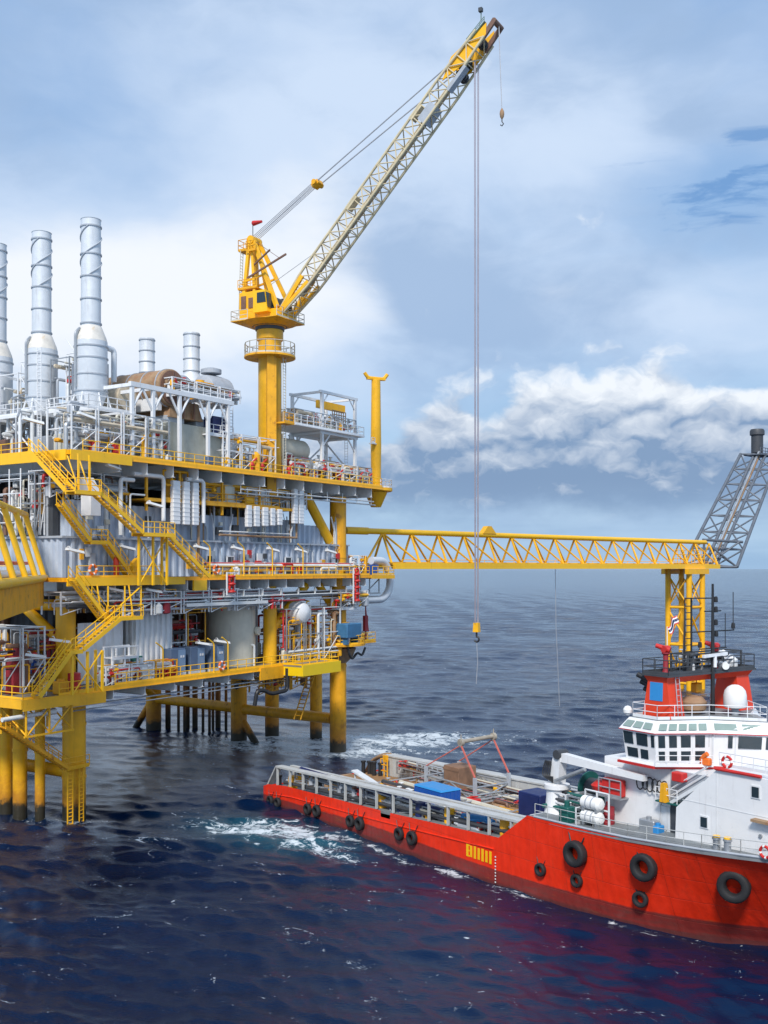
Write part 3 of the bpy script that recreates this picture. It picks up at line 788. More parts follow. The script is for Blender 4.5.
# ------------------------------------------------------------------ stairs on the outside of the platform
def stair_flight(label, a, b, w, wd, mat='yellow_clean', landing=None, frame=None, cat='staircase'):
    """a flight from a (top) to b (bottom); wd = direction of the width"""
    a, b = Vector(a), Vector(b); wv = Vector(wd).normalized() * (w / 2)
    o = thing('stair_flight', label, cat, tuple(b), PF, 'outside stairs of the platform')
    mb = MB()
    for k in (-1, 1): mb.beam(a + wv * k, b + wv * k, .10, .38)
    n = int(abs(a.z - b.z) / .24)
    d = (b - a); dh = Vector((d.x, d.y, 0)).normalized() * .14
    for i in range(1, n):
        c = a + d * (i / n)
        mb.hexa([c - wv - dh - Vector((0,0,.03)), c + wv - dh - Vector((0,0,.03)), c + wv + dh - Vector((0,0,.03)), c - wv + dh - Vector((0,0,.03))],
                [c - wv - dh + Vector((0,0,.02)), c + wv - dh + Vector((0,0,.02)), c + wv + dh + Vector((0,0,.02)), c - wv + dh + Vector((0,0,.02))])
    part('steps', mb, M[mat], o)
    for k in (-1, 1): part('handrail', MB().rail([a + wv * k, b + wv * k], sp=1.3, kick=False), M[mat], o)
    if landing:
        x0, y0, x1, y1, z = landing
        mb = MB(); mb.box(x0, y0, z - .32, x1, y0 + .12, z + .05).box(x0, y1 - .12, z - .32, x1, y1, z + .05).box(x0, y0 + .12, z - .1, x1, y1 - .12, z)
        part('landing', mb, M[mat], o)
        part('landing_rail', MB().rail([(x0, y0, z), (x1, y0, z)], kick=False), M[mat], o)
    if frame:
        x0, y0, x1, y1, z0, z1 = frame
        mb = MB()
        for x in (x0, (x0 + x1) / 2, x1): mb.box(x - .1, y0 - .1, z0, x + .1, y0 + .1, z1)
        mb.box(x1 - .1, y1 - .1, z0, x1 + .1, y1 + .1, z1)
        for s_, e_ in (((x0, z0), (x1, z1)), ((x1, z0), (x0, z1)), ): mb.bar((s_[0], y0, s_[1]), (e_[0], y0, e_[1]), .07)
        part('support_frame', mb, M[mat], o)
    return o
stair_flight('yellow outside stair dropping from the upper deck corner to its first landing', (-4.0, .95, ZU), (-4.0, -4.2, 31.0), 1.1, (1, 0, 0), landing=(-4.6, -5.6, -1.6, -4.2, 31.0))
stair_flight('long yellow outside stair running down in front of the white ribbed ducts', (-1.7, -4.9, 31.0), (3.8, -4.9, 27.4), 1.1, (0, 1, 0), landing=(3.8, -5.5, 8.0, -3.8, 27.4), frame=(4.0, -4.6, 7.8, -3.9, ZM - .8, 27.1))
stair_flight('lowest yellow flight down to the middle deck walkway beside the X braced frame', (7.9, -4.1, 27.4), (14.0, -4.1, ZM), 1.1, (0, 1, 0))
stair_flight('yellow stair close against the grey wall, upper flight under a railed landing', (-3.2, -1.8, 30.0), (.1, -1.8, 26.6), .9, (0, 1, 0), landing=(.1, -2.3, 2.2, -1.3, 26.6))
stair_flight('yellow stair close against the grey wall, lower flight with pale underside', (2.2, -1.8, 26.6), (5.5, -1.8, ZM), .9, (0, 1, 0))
stair_flight('yellow stair hanging below the middle deck down to a braced landing', (-3.6, -4.0, ZM), (0, -4.0, 19.3), 1.1, (0, 1, 0), landing=(0, -4.6, 4.6, -3.4, 19.3))
stair_flight('yellow stair under the braced landing sloping down to the left', (.8, -5.2, 19.3), (-3.8, -5.2, 16.6), 1.0, (0, 1, 0), landing=(-5.0, -5.7, -3.8, -4.6, 16.6), frame=(-4.9, -5.5, -1.4, -4.6, ZL, 16.4))
stair_flight('lowest yellow stair ending on the lower deck at the left edge', (-5.0, -5.2, 16.6), (-8.6, -5.2, ZL + .2), 1.0, (0, 1, 0))
mb = MB()
for (a, b) in (((.2, -4.5, 19.3), (.2, -4.5, ZM - .8)), ((4.4, -4.5, 19.3), (4.4, -4.5, ZM - .8)), ((2.3, -4.5, 19.3), (2.3, -4.5, ZM - .8)), ((.2, -4.5, 19.4), (4.4, -4.5, ZM - .9)), ((.3, -3.5, 19.3), (.3, -2.9, ZM - .8)), ((4.3, -3.5, 19.3), (4.3, -2.9, ZM - .8))): mb.bar(a, b, .08)
part('landing_hanger', mb, M['yellow_clean'], dm)
mb = MB(); mb.rail([(-4.6, -5.55, 31), (-4.6, -4.2, 31)], kick=False)
for x in (-1.7, -3.0): mb.box(x - .08, -4.2, 31, x + .08, -4.04, ZU - .5); mb.bar((x, -4.2, 31.0), (x, -2.6, ZU - .6), .07)
part('landing_hanger', mb, M['yellow_clean'], du)

# ------------------------------------------------------------------ yellow bridge arriving from the left
br = thing('access_bridge', 'yellow tubular access bridge with leaning tubes and ribbed skirt at the left edge', 'bridge', (-3.0, 0, ZM), PF)
A0, A1 = Vector((-32.3, 100.0, ZM - .05)), Vector((-21.4, 52.0, ZM - .25))
def wpf(v):
    x, y = PF.inv(v[0], v[1]); return (x, y, v[2])
bd = (A1 - A0).normalized(); bn = Vector((bd.y, -bd.x, 0)); 
if bn.x > 0: bn = -bn
part('bottom_chord', MB().tube([wpf(A0 + bd * d) for d in (0, 15, 34, 48)], .36, 14), M['yellow_clean'], br)
part('bottom_chord', MB().tube([wpf(A0 + bn * 4.6 + bd * d) for d in (0, 15, 34, 48)], .36, 14), M['yellow_clean'], br)
up = Vector((0, 0, 1))
top0 = A0 + bn * 1.75 + up * 6.0
part('top_chord', MB().tube([wpf(top0 + bd * d) for d in (-.4, 20, 48)], .28, 12), M['yellow_clean'], br)
part('top_chord', MB().tube([wpf(top0 + bn * 3.2 + bd * d) for d in (-.4, 20, 48)], .28, 12), M['yellow_clean'], br)
for i in range(7):
    a = A0 + bd * (.3 + i * 7.8); b = top0 + bd * (.3 + i * 7.8)
    part('diagonal', MB().cyl(wpf(a), wpf(b), .25, n=14), M['yellow_clean'], br)
    part('diagonal', MB().cyl(wpf(a + bn * 4.6), wpf(b + bn * 3.2), .15, n=10), M['yellow_clean'], br)
part('floor', MB().prism([wpf(A0 + bn * .4)[:2], wpf(A0 + bn * 4.2)[:2], wpf(A1 + bn * 4.2)[:2], wpf(A1 + bn * .4)[:2]], ZM - .7, ZM - .55), grate, br)
p, q2 = wpf(A0 + bd * 1 - up * .3), wpf(A1)
mb = MB(); mb.corr(q2[:2], p[:2], ZM - 2.6, ZM - .38, .55, .16)
part('ribbed_skirt', mb, M['yellow_worn'], br)
for k, (o, z, r, m_) in enumerate(((1.1, .5, .22, 'pipe_white'), (1.8, .45, .26, 'pipe_white'), (2.6, .5, .3, 'cream'), (3.4, .4, .2, 'steel'), (1.4, 1.4, .16, 'red'))):
    part('bridge_pipe', MB().tube([wpf(A0 + bn * o + up * z + bd * d) for d in (0, 20, 46)], r, 10), M[m_], br)

# ------------------------------------------------------------------ white ribbed ducts hung on the wall
def ribbed_duct(label, s0, s1, t, z0, z1, dep=.5):
    mb = MB(); mb.bbox(s0, t - dep, z0, s1, t, z1, .06)
    n = int((z1 - z0) / .42)
    for i in range(1, n):
        z = z0 + (z1 - z0) * i / n
        mb.box(s0 - .03, t - dep - .03, z - .03, s1 + .03, t + .0, z + .03)
    solo('ribbed_duct', mb, M['white_clean'], label, 'duct', ((s0 + s1) / 2, t, z0), PF, 'white ribbed ducts on the wall')
zt, zb = 33.2, 28.6
for i, (a, b, nm) in enumerate(((170, 177.3, 'left'), (180.8, 187, 'middle'), (190.2, 195.8, 'right'))):
    s0, s1 = pf(a, 500, -1.2)[0], pf(b, 500, -1.2)[0]
    ribbed_duct('tall white ribbed duct on the grey wall, %s of the three between two white pipes' % nm, s0, s1, -1.2, zb, zt)
for i, (a, b) in enumerate(((244.5, 249), (252, 257), (260.5, 265.5), (268.5, 272.5), (275.5, 279.5))):
    s0, s1 = pf(a, 500, -1.1)[0], pf(b, 500, -1.1)[0]
    ribbed_duct('short white ribbed duct above the long reddish pipe, %s of five from the left' % ('first', 'second', 'third', 'fourth', 'last')[i], s0, s1, -1.1, 28.7 + .1 * i, 31.2 - .05 * i)
for i, (a, b) in enumerate(((291, 295), (296.5, 301))):
    s0, s1 = pf(a, 500, -1.1)[0], pf(b, 500, -1.1)[0]
    ribbed_duct('narrow tall white ribbed duct near the yellow sloping brace, %s one' % ('left', 'right')[i], s0, s1, -1.1, 29.4, 34.0 - .4)
for px, nm in ((163.5, 'left'), (203.5, 'right')):
    s = pf(px, 500, -1.4)[0]
    solo('elbow_pipe', MB().tube(smooth_path([(s, -1.4, 28.9), (s, -1.4, 33.5), (s + (-2.6 if nm == 'right' else -4.2), -1.4, 33.5)], .5), .22, 10), M['white_clean'], 'white elbow pipe standing on the %s of the tall ribbed ducts' % nm, 'pipe', (s, -1.4, 28.9), PF)
solo('vent_hood', MB().hexa([(-.2, -2.6, 29.0), (1.0, -2.6, 29.0), (1.0, -1.2, 29.0), (-.2, -1.2, 29.0)], [(-.2, -2.6, 31.2), (1.0, -2.6, 31.2), (1.0, -1.2, 31.2), (-.2, -1.2, 31.2)]).hexa([(-.2, -2.6, 31.2), (1.0, -2.6, 31.2), (1.0, -1.2, 31.2), (-.2, -1.2, 31.2)], [(-1.0, -2.4, 32.6), (.3, -2.4, 32.6), (.3, -1.2, 32.6), (-1.0, -1.2, 32.6)]),
     M['white_clean'], 'white bent air duct behind the long yellow stair', 'duct', (.4, -1.9, 29), PF)
# grey vertical duct columns at the left end
for i, (px, w) in enumerate(((33, .7), (37, .5), (44, .8), (49, .7), (54, .6))):
    t = pe(px, 500, -.9)[0]
    solo('duct_column', MB().box(-1.3, t - w / 2, 27.1, -.6, t + w / 2, 33.2 - .5 * (i % 2)).box(-1.36, t - w/2 - .05, 30, -.54, t + w/2 + .05, 30.15), M['grey'] if i % 2 else M['dark'],
         '%s grey upright duct in the row left of the stairs' % ('first', 'second narrow', 'third wide', 'fourth', 'fifth')[i], 'duct', (-.9, t, 27.1), PF, 'grey upright ducts')
# white scaffold frame at the far left below the upper deck
o = thing('scaffold', 'white tube scaffold hanging under the upper deck at the left edge', 'scaffold', (-2.6, 8, 27.1), PF)
mb = MB()
for t in np.arange(4.2, 16, 1.7):
    for s in (-2.9, -1.6): mb.bar((s, t, 27.1), (s, t, ZU - 1.4), .07)
for z in (28.4, 29.8, 31.2, 32.6):
    for s in (-2.9, -1.6): mb.bar((s, 4.2, z), (s, 15, z), .06)
part('frame', mb, M['white'], o)
mb = MB()
for i in range(5): mb.bar((-2.9, 4.2 + 1.7 * i, 28.4 + .0), (-2.9, 5.9 + 1.7 * i, 29.8), .05)
part('cross_brace', mb, M['white'], o)
part('walk_board', MB().box(-2.9, 4.2, 29.8, -1.6, 15, 29.9), M['cream'], o)

s0_, z0_ = pf(2, 720, -4.0); s1_, z1_ = pf(55, 711, -4.0)
solo('hanging_pipe', MB().cyl((s0_, -4, z0_), (s1_ - 1.2, -4, z1_ - .05), .2, n=12).cyl((s1_ - 1.2, -4, z1_ - .05), (s1_, -4, z1_), .3, n=12).bar((s0_ + 2.2, -4, z0_), (s0_ + 2.2, -4, ZL - 1), .05), M['pipe_white'], 'long white pipe slung under the left lower landing in front of the yellow risers', 'pipe', (s0_, -4, z0_), PF)
# ------------------------------------------------------------------ exhaust stacks
cone_mat = paint('heat_marked_cladding', (.72, .68, .61), .5, var=.2, rust=.45, rust_col=(.55, .38, .20))
def exhaust_stack(s, t, label):
    o = thing('exhaust_stack', label, 'exhaust stack', (s, t, ZU), PF, 'tall exhaust stacks in a row')
    c = (s, t, 0)
    rb, rp = 1.66, 1.0
    z0, z1, z2, z3 = 42.0, 46.9, 48.6, 59.8
    mb = MB(); mb.lathe([(.9, 40.0), (rb, z0), (rb, z1 + .35)], c, 32)
    b = part('silencer_barrel', mb, M['alu'], o)
    mb = MB()
    for z in (z0 + .1, z0 + 1.8, z0 + 3.5, z1 - .2): mb.lathe([(rb + .01, z - .07), (rb + .09, z - .07), (rb + .09, z + .07), (rb + .01, z + .07)], c, 32)
    part('barrel_ring', mb, M['grey'], b)
    part('stack_cone', MB().lathe([(rb - .02, z1 + .36), (rb - .12, z1 + .75), (rp + .12, z2 + .1), (rp + .03, z2 + .25)], c, 32), cone_mat, o)
    p = part('flue_pipe', MB().lathe([(rp, z2 + .26), (rp, z3 - .05), (rp + .05, z3), (rp - .12, z3), (rp - .12, z3 - 1.2)], c, 28), M['alu'], o)
    for z in (z2 + .5, z2 + 3.0, z2 + 5.3, z2 + 7.6, z3 - .75): part('pipe_ring', MB().lathe([(rp + .01, z - .07), (rp + .1, z - .07), (rp + .1, z + .07), (rp + .01, z + .07)], c, 28), M['grey'], p)
    for k in range(2):
        pts = []
        for i in range(49):
            u = i / 48; a = 2 * PI * (1.0 * u) + k * PI + .6; z = z2 + 5.3 + (z3 - .8 - z2 - 5.3) * u
            pts.append((s + (rp + .05) * math.cos(a), t + (rp + .05) * math.sin(a), z))
        part('helical_strake', MB().tube(pts, .07, 6), M['grey'], p)
    mb = MB(); mb.box(s - .9, t - .9, ZU + .1, s + .9, t + .9, 38.6); mb.lathe([(.88, 38.6), (.88, 40.05)], c, 20)
    part('duct_elbow', mb, M['grey'], o)
    # white supporting frame and service platform
    f = MB()
    for dx in (-2.4, 2.4):
        for dy in (-2.6, 2.4):
            f.box(s + dx - .14, t + dy - .14, ZU, s + dx + .14, t + dy + .14, 39.8)
        f.bar((s + dx, t - 2.6, ZU + .3), (s + dx, t + 2.4, 39.6), .1); 
    for dy in (-2.6, 2.4): f.bar((s - 2.4, t + dy, ZU + .2), (s, t + dy, 39.6), .1); f.bar((s + 2.4, t + dy, ZU + .2), (s, t + dy, 39.6), .1)
    for a in range(6):
        th = a * PI / 3 + .3; f.bar((s + 2.1 * math.cos(th), t + 2.1 * math.sin(th), 40.1), (s + 1.5 * math.cos(th), t + 1.5 * math.sin(th), z0 + .2), .09)
    part('support_frame', f, M['white'], o)
    mb = MB(); mb.box(s - 3.2, t - 3.3, 39.8, s + 3.0, t + 3.0, 40.0); mb.beam((s - 3.2, t - 3.36, 39.85), (s + 3.0, t - 3.36, 39.85), .1, .3); mb.beam((s - 3.26, t - 3.3, 39.85), (s - 3.26, t + 3.0, 39.85), .1, .3)
    part('service_platform', mb, M['white'], o)
    part('platform_rail', MB().rail([(s + 3.0, t - 3.3, 40), (s - 3.2, t - 3.3, 40), (s - 3.2, t + 3.0, 40)], h=1.2, sp=1.2, r=.05), M['white'], o)
    mb = MB().tube(smooth_path([(s - 1.75, t + .3, 42.4), (s - 1.75, t + .3, 48.0), (s - 1.2, t + .3, 48.5)], .4), .16, 8)
    part('drain_pipe', mb, M['steel'], o)
    return o
st1 = exhaust_stack(5.6, 4.0, 'tall grey exhaust stack nearest the crane, with spiral strakes and elbow pipe')
part('outlet_elbow', MB().tube(smooth_path([(7.2, 4.0, 47.0), (8.7, 4.0, 47.0), (8.7, 4.0, 43.6)], .5), .3, 12), M['alu'], st1)
exhaust_stack(5.6, 11.7, 'tall grey exhaust stack in the middle of the row of three')
exhaust_stack(5.6, 19.2, 'tall grey exhaust stack farthest left in the row of three')
def small_stack(s, t, r, z0, z1, label):
    o = thing('short_stack', label, 'exhaust stack', (s, t, z0), PF, 'short exhaust stacks')
    part('flue_pipe', MB().lathe([(r * 1.7, z0), (r * 1.6, z0 + .9), (r * 1.05, z0 + 1.7), (r, z0 + 1.8), (r, z1), (r - .12, z1), (r - .12, z1 - .8)], (s, t, 0), 24), M['alu'], o)
    for k in range(4):
        z = z0 + 2.1 + (z1 - z0 - 2.3) * k / 3; part('pipe_ring', MB().lathe([(r + .01, z - .06), (r + .08, z - .06), (r + .08, z + .06), (r + .01, z + .06)], (s, t, 0), 24), M['grey'], o)
small_stack(21.2, 12, .9, 45.2, 51.4, 'short grey exhaust stack behind the brown duct, left of two')
small_stack(24.6, 8, .95, 45.5, 52.2, 'short grey exhaust stack above the grey round duct, right of two')

# ------------------------------------------------------------------ white pipe rack with ducts behind the crane
o = thing('equipment_frame', 'white steel frame of posts and knee braces on the upper deck beside the exhaust stacks', 'steel frame', (11.6, -1.5, ZU), PF)
xs = [pf(p_, 440, -1.6)[0] for p_ in (132, 153, 179.5, 208, 228)]
for x in xs:
    part('post', MB().box(x - .17, -1.77, ZU, x + .17, -1.43, 42.2), M['white'], o); part('post', MB().box(x - .15, 7.4, ZU, x + .15, 7.7, 42.2), M['white'], o)
mb = MB(); mb.box(xs[0] - .3, -1.8, 42.22, xs[-1] + .8, -1.4, 42.7); mb.box(xs[0] - .3, 7.3, 42.22, xs[-1] + .8, 7.8, 42.7)
for x in xs: mb.box(x - .15, -1.38, 42.25, x + .15, 7.28, 42.6)
part('roof_beam', mb, M['white'], o)
mb = MB()
for i, x in enumerate(xs):
    if i < len(xs) - 1: mb.bar((x, -1.6, 40.0), (x + 1.5, -1.6, 42.3), .13)
    if i > 0: mb.bar((x, -1.6, 40.0), (x - 1.5, -1.6, 42.3), .13)
part('knee_brace', mb, M['white'], o)
part('roof_rail', MB().rail([(xs[2] + .3, -1.55, 42.7), (xs[-1] + .6, -1.55, 42.7)], h=1.1, sp=1.2), M['white'], o)
mb = MB(); mb.box(xs[3] + .2, -1.2, 38.6, xs[4] + 1.4, 4, 38.75); mb.rail([(xs[3] + .2, -1.2, 38.75), (xs[4] + 1.4, -1.2, 38.75)], h=1.1, sp=1.1)
part('mid_platform', mb, M['white'], o)
o = thing('turbine_enclosure', 'grey green machinery enclosure inside the white frame with stained yellow foot', 'enclosure', (16.5, 2, ZU), PF)
mb = MB(); mb.bbox(12.2, -.6, ZU + .5, 20.6, 5.5, ZU + 4.5, .08)
part('body', mb, paint('enclosure_paint', (.42, .42, .36), .5, var=.2, streak=.8, rust=.15, rust_col=(.42, .30, .06)), o)
part('skid', MB().box(12.0, -.8, ZU + .02, 20.8, 5.7, ZU + .48), M['yellow_worn'], o)
part('roof_fan_box', MB().bbox(13.0, .5, ZU + 4.52, 15.6, 3.5, ZU + 5.4, .06).bbox(17.5, .6, ZU + 4.52, 19.3, 3.5, ZU + 5.6, .06), M['grey'], o)
def round_duct(label, s, t, z, r, L, mat, name='intake_duct', end='brown'):
    o = thing(name, label, 'duct', (s, t, z - r), PF)
    part('shell', MB().lathe([(r * .93, 0), (r, .06), (r, L), (r * .9, L + .3)], (s, t - .2, z), 32, axis='y'), M[mat], o)
    part('end_plate', MB().lathe([(r * .92, -.1), (r * .92, -.01)], (s, t - .2, z), 32, axis='y').box(s - .06, t - .38, z - r * .9, s + .06, t - .31, z + r * .9), M[end], o)
    mb = MB()
    for k in range(4): mb.lathe([(r + .01, .5 + k * L / 4), (r + .08, .5 + k * L / 4), (r + .08, .62 + k * L / 4), (r + .01, .62 + k * L / 4)], (s, t - .2, z), 32, axis='y')
    part('band', mb, M['grey'], o)
    part('saddle', MB().box(s - r * .8, t + .4, z - r - .5, s - r * .5, t + L - .4, z - r * .5).box(s + r * .5, t + .4, z - r - .5, s + r * .8, t + L - .4, z - r * .5), M['white'], o)
s_, z_ = pf(171, 388, .5); round_duct('brown heat stained round duct lying on the white frame under a short stack', s_, .5, z_, 2.0, 9, 'rusty')
s_, z_ = pf(190, 390, 1.2); round_duct('grey round duct beside the brown duct on the white frame', s_, 2.2, z_, 1.7, 7, 'grey', end='wall')
s_, z_ = pf(224, 392, 1.2)
o = thing('air_intake', 'grey domed air intake drum on the right end of the white frame', 'air intake', (s_, 3, 42.7), PF)
part('drum', MB().lathe([(1.0, -1.9), (1.7, -1.6), (1.9, 0), (1.8, 1.8), (1.1, 2.4), (.3, 2.6)], (s_, 3, z_ + .2), 28, axis='x'), M['grey'], o)
part('cap', MB().lathe([(.9, 2.2), (1.2, 2.25), (1.2, 2.7), (.6, 2.9)], (s_ - .2, 3, z_ + .0), 20), M['grey'], o)
part('foot', MB().box(s_ - 1.6, 1.6, 42.7, s_ - 1.2, 4.4, z_ - 1).box(s_ + 1.2, 1.6, 42.7, s_ + 1.6, 4.4, z_ - 1), M['white'], o)
solo('valve_skid', MB().box(s_ - 5.0, .2, 42.72, s_ - 2.9, 2.2, 43.0).rail([(s_ - 5, .2, 43), (s_ - 2.9, .2, 43), (s_ - 2.9, 2.2, 43)], h=1.6, sp=.7, r=.09).cyl((s_ - 4, 1.2, 43), (s_ - 4, 1.2, 45), .5), M['yellow_worn'], 'yellow railed valve skid left of the grey intake drum', 'skid', (s_ - 4, 1.2, 42.7), PF)
s0, z0 = pf(132, 425, -.5)
o = thing('exhaust_box', 'brown rusted rectangular exhaust box under the brown round duct', 'duct', (15, .4, ZU + 5.4), PF)
part('shell', MB().hexa([(13.0, .2, 40.2), (18.2, .2, 40.2), (18.2, 6, 40.2), (13.0, 6, 40.2)], [(13.6, .6, 42.15), (17.8, .6, 42.15), (17.8, 6, 42.15), (13.6, 6, 42.15)]), M['rusty'], o)
part('frame', MB().box(15.0, .05, 40.3, 15.2, .15, 42.1).box(16.6, .05, 40.3, 16.8, .15, 42.1), M['brown'], o)
# left of the frame: elbow and silencer clutter
solo('silencer', MB().cyl((9.7, 3, 42.0), (9.7, 9, 42.0), 1.35, n=24).box(8.6, 3.4, ZU, 8.9, 3.7, 41.2).box(10.5, 3.4, ZU, 10.8, 3.7, 41.2), M['stained'], 'stained round silencer between the nearest stack and the white frame', 'silencer', (9.7, 3, ZU), PF)
solo('capped_vent', MB().lathe([(.35, 41), (.35, 47.6), (.6, 47.7), (.7, 48.0), (.1, 48.3)], (9.0, 8, 0), 16), M['stained'], 'small capped vent pipe right of the nearest stack', 'vent', (9, 8, ZU), PF)
solo('control_cabinet', MB().bbox(pf(213, 440, -.8)[0], -.8, 38.76, pf(227, 440, -.8)[0], .6, 40.9, .05), M['navy'], 'dark blue cabinet on the right mid platform of the white frame', 'cabinet', (xs[3] + 1, -.6, 38.75), PF)
for px, c_, l in ((210, 'blue_cab', 'slate blue motor box at the foot of the white frame, right end'), (118, 'red', 'red foam hose box behind the upper deck rail under the nearest stack'), (95, 'red', 'red fire monitor box at the top of the outside stairs')):
    s_ = pf(px, 450, -1.6)[0]
    solo('machine_box' if c_ == 'blue_cab' else 'hose_box', MB().bbox(s_ - .5, -1.8, ZU + .3, s_ + .5, -1.2, ZU + 1.2, .06).box(s_ - .4, -1.7, ZU, s_ - .25, -1.3, ZU + .3).box(s_ + .25, -1.7, ZU, s_ + .4, -1.3, ZU + .3), M[c_], l, 'box', (s_, -1.5, ZU), PF)
def hydrant(px, py, t, z, label, fr=PF, mat='red'):
    s_ = pf(px, py, t)[0]
    mb = MB(); mb.lathe([(.28, 0), (.28, .08), (.16, .1), (.16, .7), (.26, .75), (.26, .95), (.14, 1.2)], (s_, t, z), 14)
    mb.cyl((s_ - .42, t, z + .82), (s_ + .42, t, z + .82), .11); mb.cyl((s_, t - .1, z + 1.2), (s_ + .5, t - .3, z + 1.65), .1)
    return solo('fire_hydrant', mb, M[mat], label, 'fire hydrant', (s_, t, z), PF, 'red fire fittings on the decks')
for px, py, l in ((252, 458, 'first red fire hydrant left of the yellow crane column'), (262, 462, 'second red fire hydrant touching the crane column on its left'), (289, 466, 'red fire hydrant just right of the crane column'), (339, 474, 'red fire hydrant under the right post of the white tower frame'), (359, 480, 'red fire hydrant left of the boom rest post'), (368, 480, 'red fire hydrant at the right end beside the boom rest post')):
    hydrant(px, py, -1.7, ZU, l)

# ------------------------------------------------------------------ white tower frame, vessels and piping at the right end of the upper deck
o = thing('tower_frame', 'open white steel tower with two levels on the right end of the upper deck', 'steel tower', (40, 0, ZU), PF)
tx, ty = (39.8, 47.2), (-.2, 4.6)
for x in tx:
    for y in ty: part('post', MB().box(x - .18, y - .18, ZU, x + .18, y + .18, 46.4), M['white'], o)
for z in (41.2, 46.42):
    mb = MB()
    for y in ty: mb.box(tx[0] - .5, y - .15, z, tx[1] + .5, y + .15, z + .34)
    for x in tx: mb.box(x - .14, ty[0] + .14, z + .02, x + .14, ty[1] - .14, z + .3)
    part('ring_beam', mb, M['white'], o)
mb = MB()
for x in tx:
    for y in ty:
        sg = 1 if x == tx[0] else -1
        mb.bar((x, y, 39.4), (x + 1.7 * sg, y, 41.2), .11); mb.bar((x, y, 45.0), (x + 1.3 * sg, y, 46.4), .09)
mb.bar((tx[0], ty[1], 36), (tx[1], ty[1], 41), .12); mb.bar((tx[1], ty[1], 36), (tx[0], ty[1], 41), .12); mb.bar((tx[1], ty[0], 36), (tx[1], ty[1], 41), .12)
part('brace', mb, M['white'], o)
part('mid_floor', MB().box(tx[0] - 6.5, ty[0] - .8, 41.56, tx[1] + 1.2, ty[1], 41.7), M['white'], o)
part('floor_rail', MB().rail([(tx[0] - 6.5, ty[0] - .7, 41.7), (tx[1] + 1.1, ty[0] - .7, 41.7), (tx[1] + 1.1, ty[1], 41.7)], h=1.2, sp=1.2), M['white'], o)
part('hoist_beam', MB().box(tx[0] + 1.6, 1.6, 44.9, tx[1] + .3, 2.0, 45.9), M['yellow'], o)
part('ladder', MB().ladder((tx[1] + .4, 1.5, ZU), (tx[1] + .4, 1.5, 41.6), .5, (0, 1, 0)), M['white'], o)
def vessel(label, s, t, z, r, L, mat, axis='x', name='pressure_vessel', legs=None):
    o = thing(name, label, 'vessel', (s, t, (legs if legs is not None else z - r)), PF)
    prof = [(.05, 0), (r * .5, .08 * r), (r * .82, .25 * r), (r, .6 * r), (r, L - .6 * r), (r * .82, L - .25 * r), (r * .5, L - .08 * r), (.05, L)]
    part('shell', MB().lathe(prof, (s, t, z), 28, axis=axis), M[mat], o)
    mb = MB()
    for k in (.28, .72):
        if axis == 'x': mb.box(s + L * k - .12, t - r * .8, legs if legs is not None else z - r - .5, s + L * k + .12, t + r * .8, z - r * .5)
        else: mb.box(s - r * .8, t + L * k - .12, legs if legs is not None else z - r - .5, s + r * .8, t + L * k + .12, z - r * .5)
    part('saddle', mb, M['grey'], o)
    mb = MB()
    for k in (.25, .5, .75):
        part('nozzle', MB().lathe([(.16, r * .9), (.16, r + .4), (.28, r + .4), (.28, r + .5)], (s + L * k, t, z) if axis == 'x' else (s, t + L * k, z), 12), M['pipe_white'], o)
    return o
vessel('cream horizontal pressure vessel under the white tower floor', 33.4, 2.4, 39.0, 1.35, 6.2, 'cream', legs=ZU)
vessel('small pale horizontal vessel on top of the white tower floor', 34.0, 1.6, 42.8, .7, 4.6, 'pipe_white', legs=41.7)
vessel('stained vessel at deck level behind the boom rest', 41.0, 2.2, 37.3, 1.0, 5.2, 'stained', legs=ZU)
q = random.Random(17)
pw = thing('piping_skid', 'crowded skid of white and red pipes along the right half of the upper deck', 'piping skid', (39, 0, ZU), PF)
for i in range(44):
    s = 31.6 + q.uniform(0, 17.5); t = q.uniform(-1.6, 1.8); z1 = ZU + q.uniform(.7, 3.0)
    pts = smooth_path([(s, t, ZU + .02), (s, t, z1), (s + q.uniform(-1.8, 1.8), t + q.uniform(-.2, .2), z1), (s + q.uniform(-1.8, 1.8), t + q.uniform(.2, 1), ZU + .02 + q.uniform(0, 1))], .25)
    part('pipe', MB().tube(pts, q.choice((.07, .1, .16, .22)), 8), M[q.choice(('pipe_white', 'pipe_white', 'white', 'steel', 'cream', 'red', 'yellow_worn', 'maroon'))], pw)
for i in range(16):
    s = 32 + q.uniform(0, 17); t = q.uniform(-1.7, -.6); z = ZU + q.uniform(.6, 2.2)
    mb = MB(); mb.cyl((s - .25, t, z), (s + .25, t, z), .22); mb.cyl((s, t, z), (s, t, z + .5), .07); mb.torus((s, t, z + .5), .22, .04, 'z', 14, 5)
    part('valve', mb, M[q.choice(('red', 'yellow', 'white', 'grey'))], pw)
for i in range(10):
    s = 34 + q.uniform(0, 13); t = q.uniform(0, 3.5)
    part('pipe', MB().tube(smooth_path([(s, t, 41.7), (s, t, 41.7 + q.uniform(1, 2.6)), (s + q.uniform(-1.4, 1.4), t, 41.7 + q.uniform(1, 2.6))], .2), q.choice((.07, .12)), 7), M[q.choice(('pipe_white', 'stained', 'rusty', 'steel'))], pw)
part('pipe_frame', MB().rail([(42.6, .2, 42.6), (45.6, .2, 42.6)], h=2.0, sp=.5, r=.07, mids=3), M['rusty'], pw)
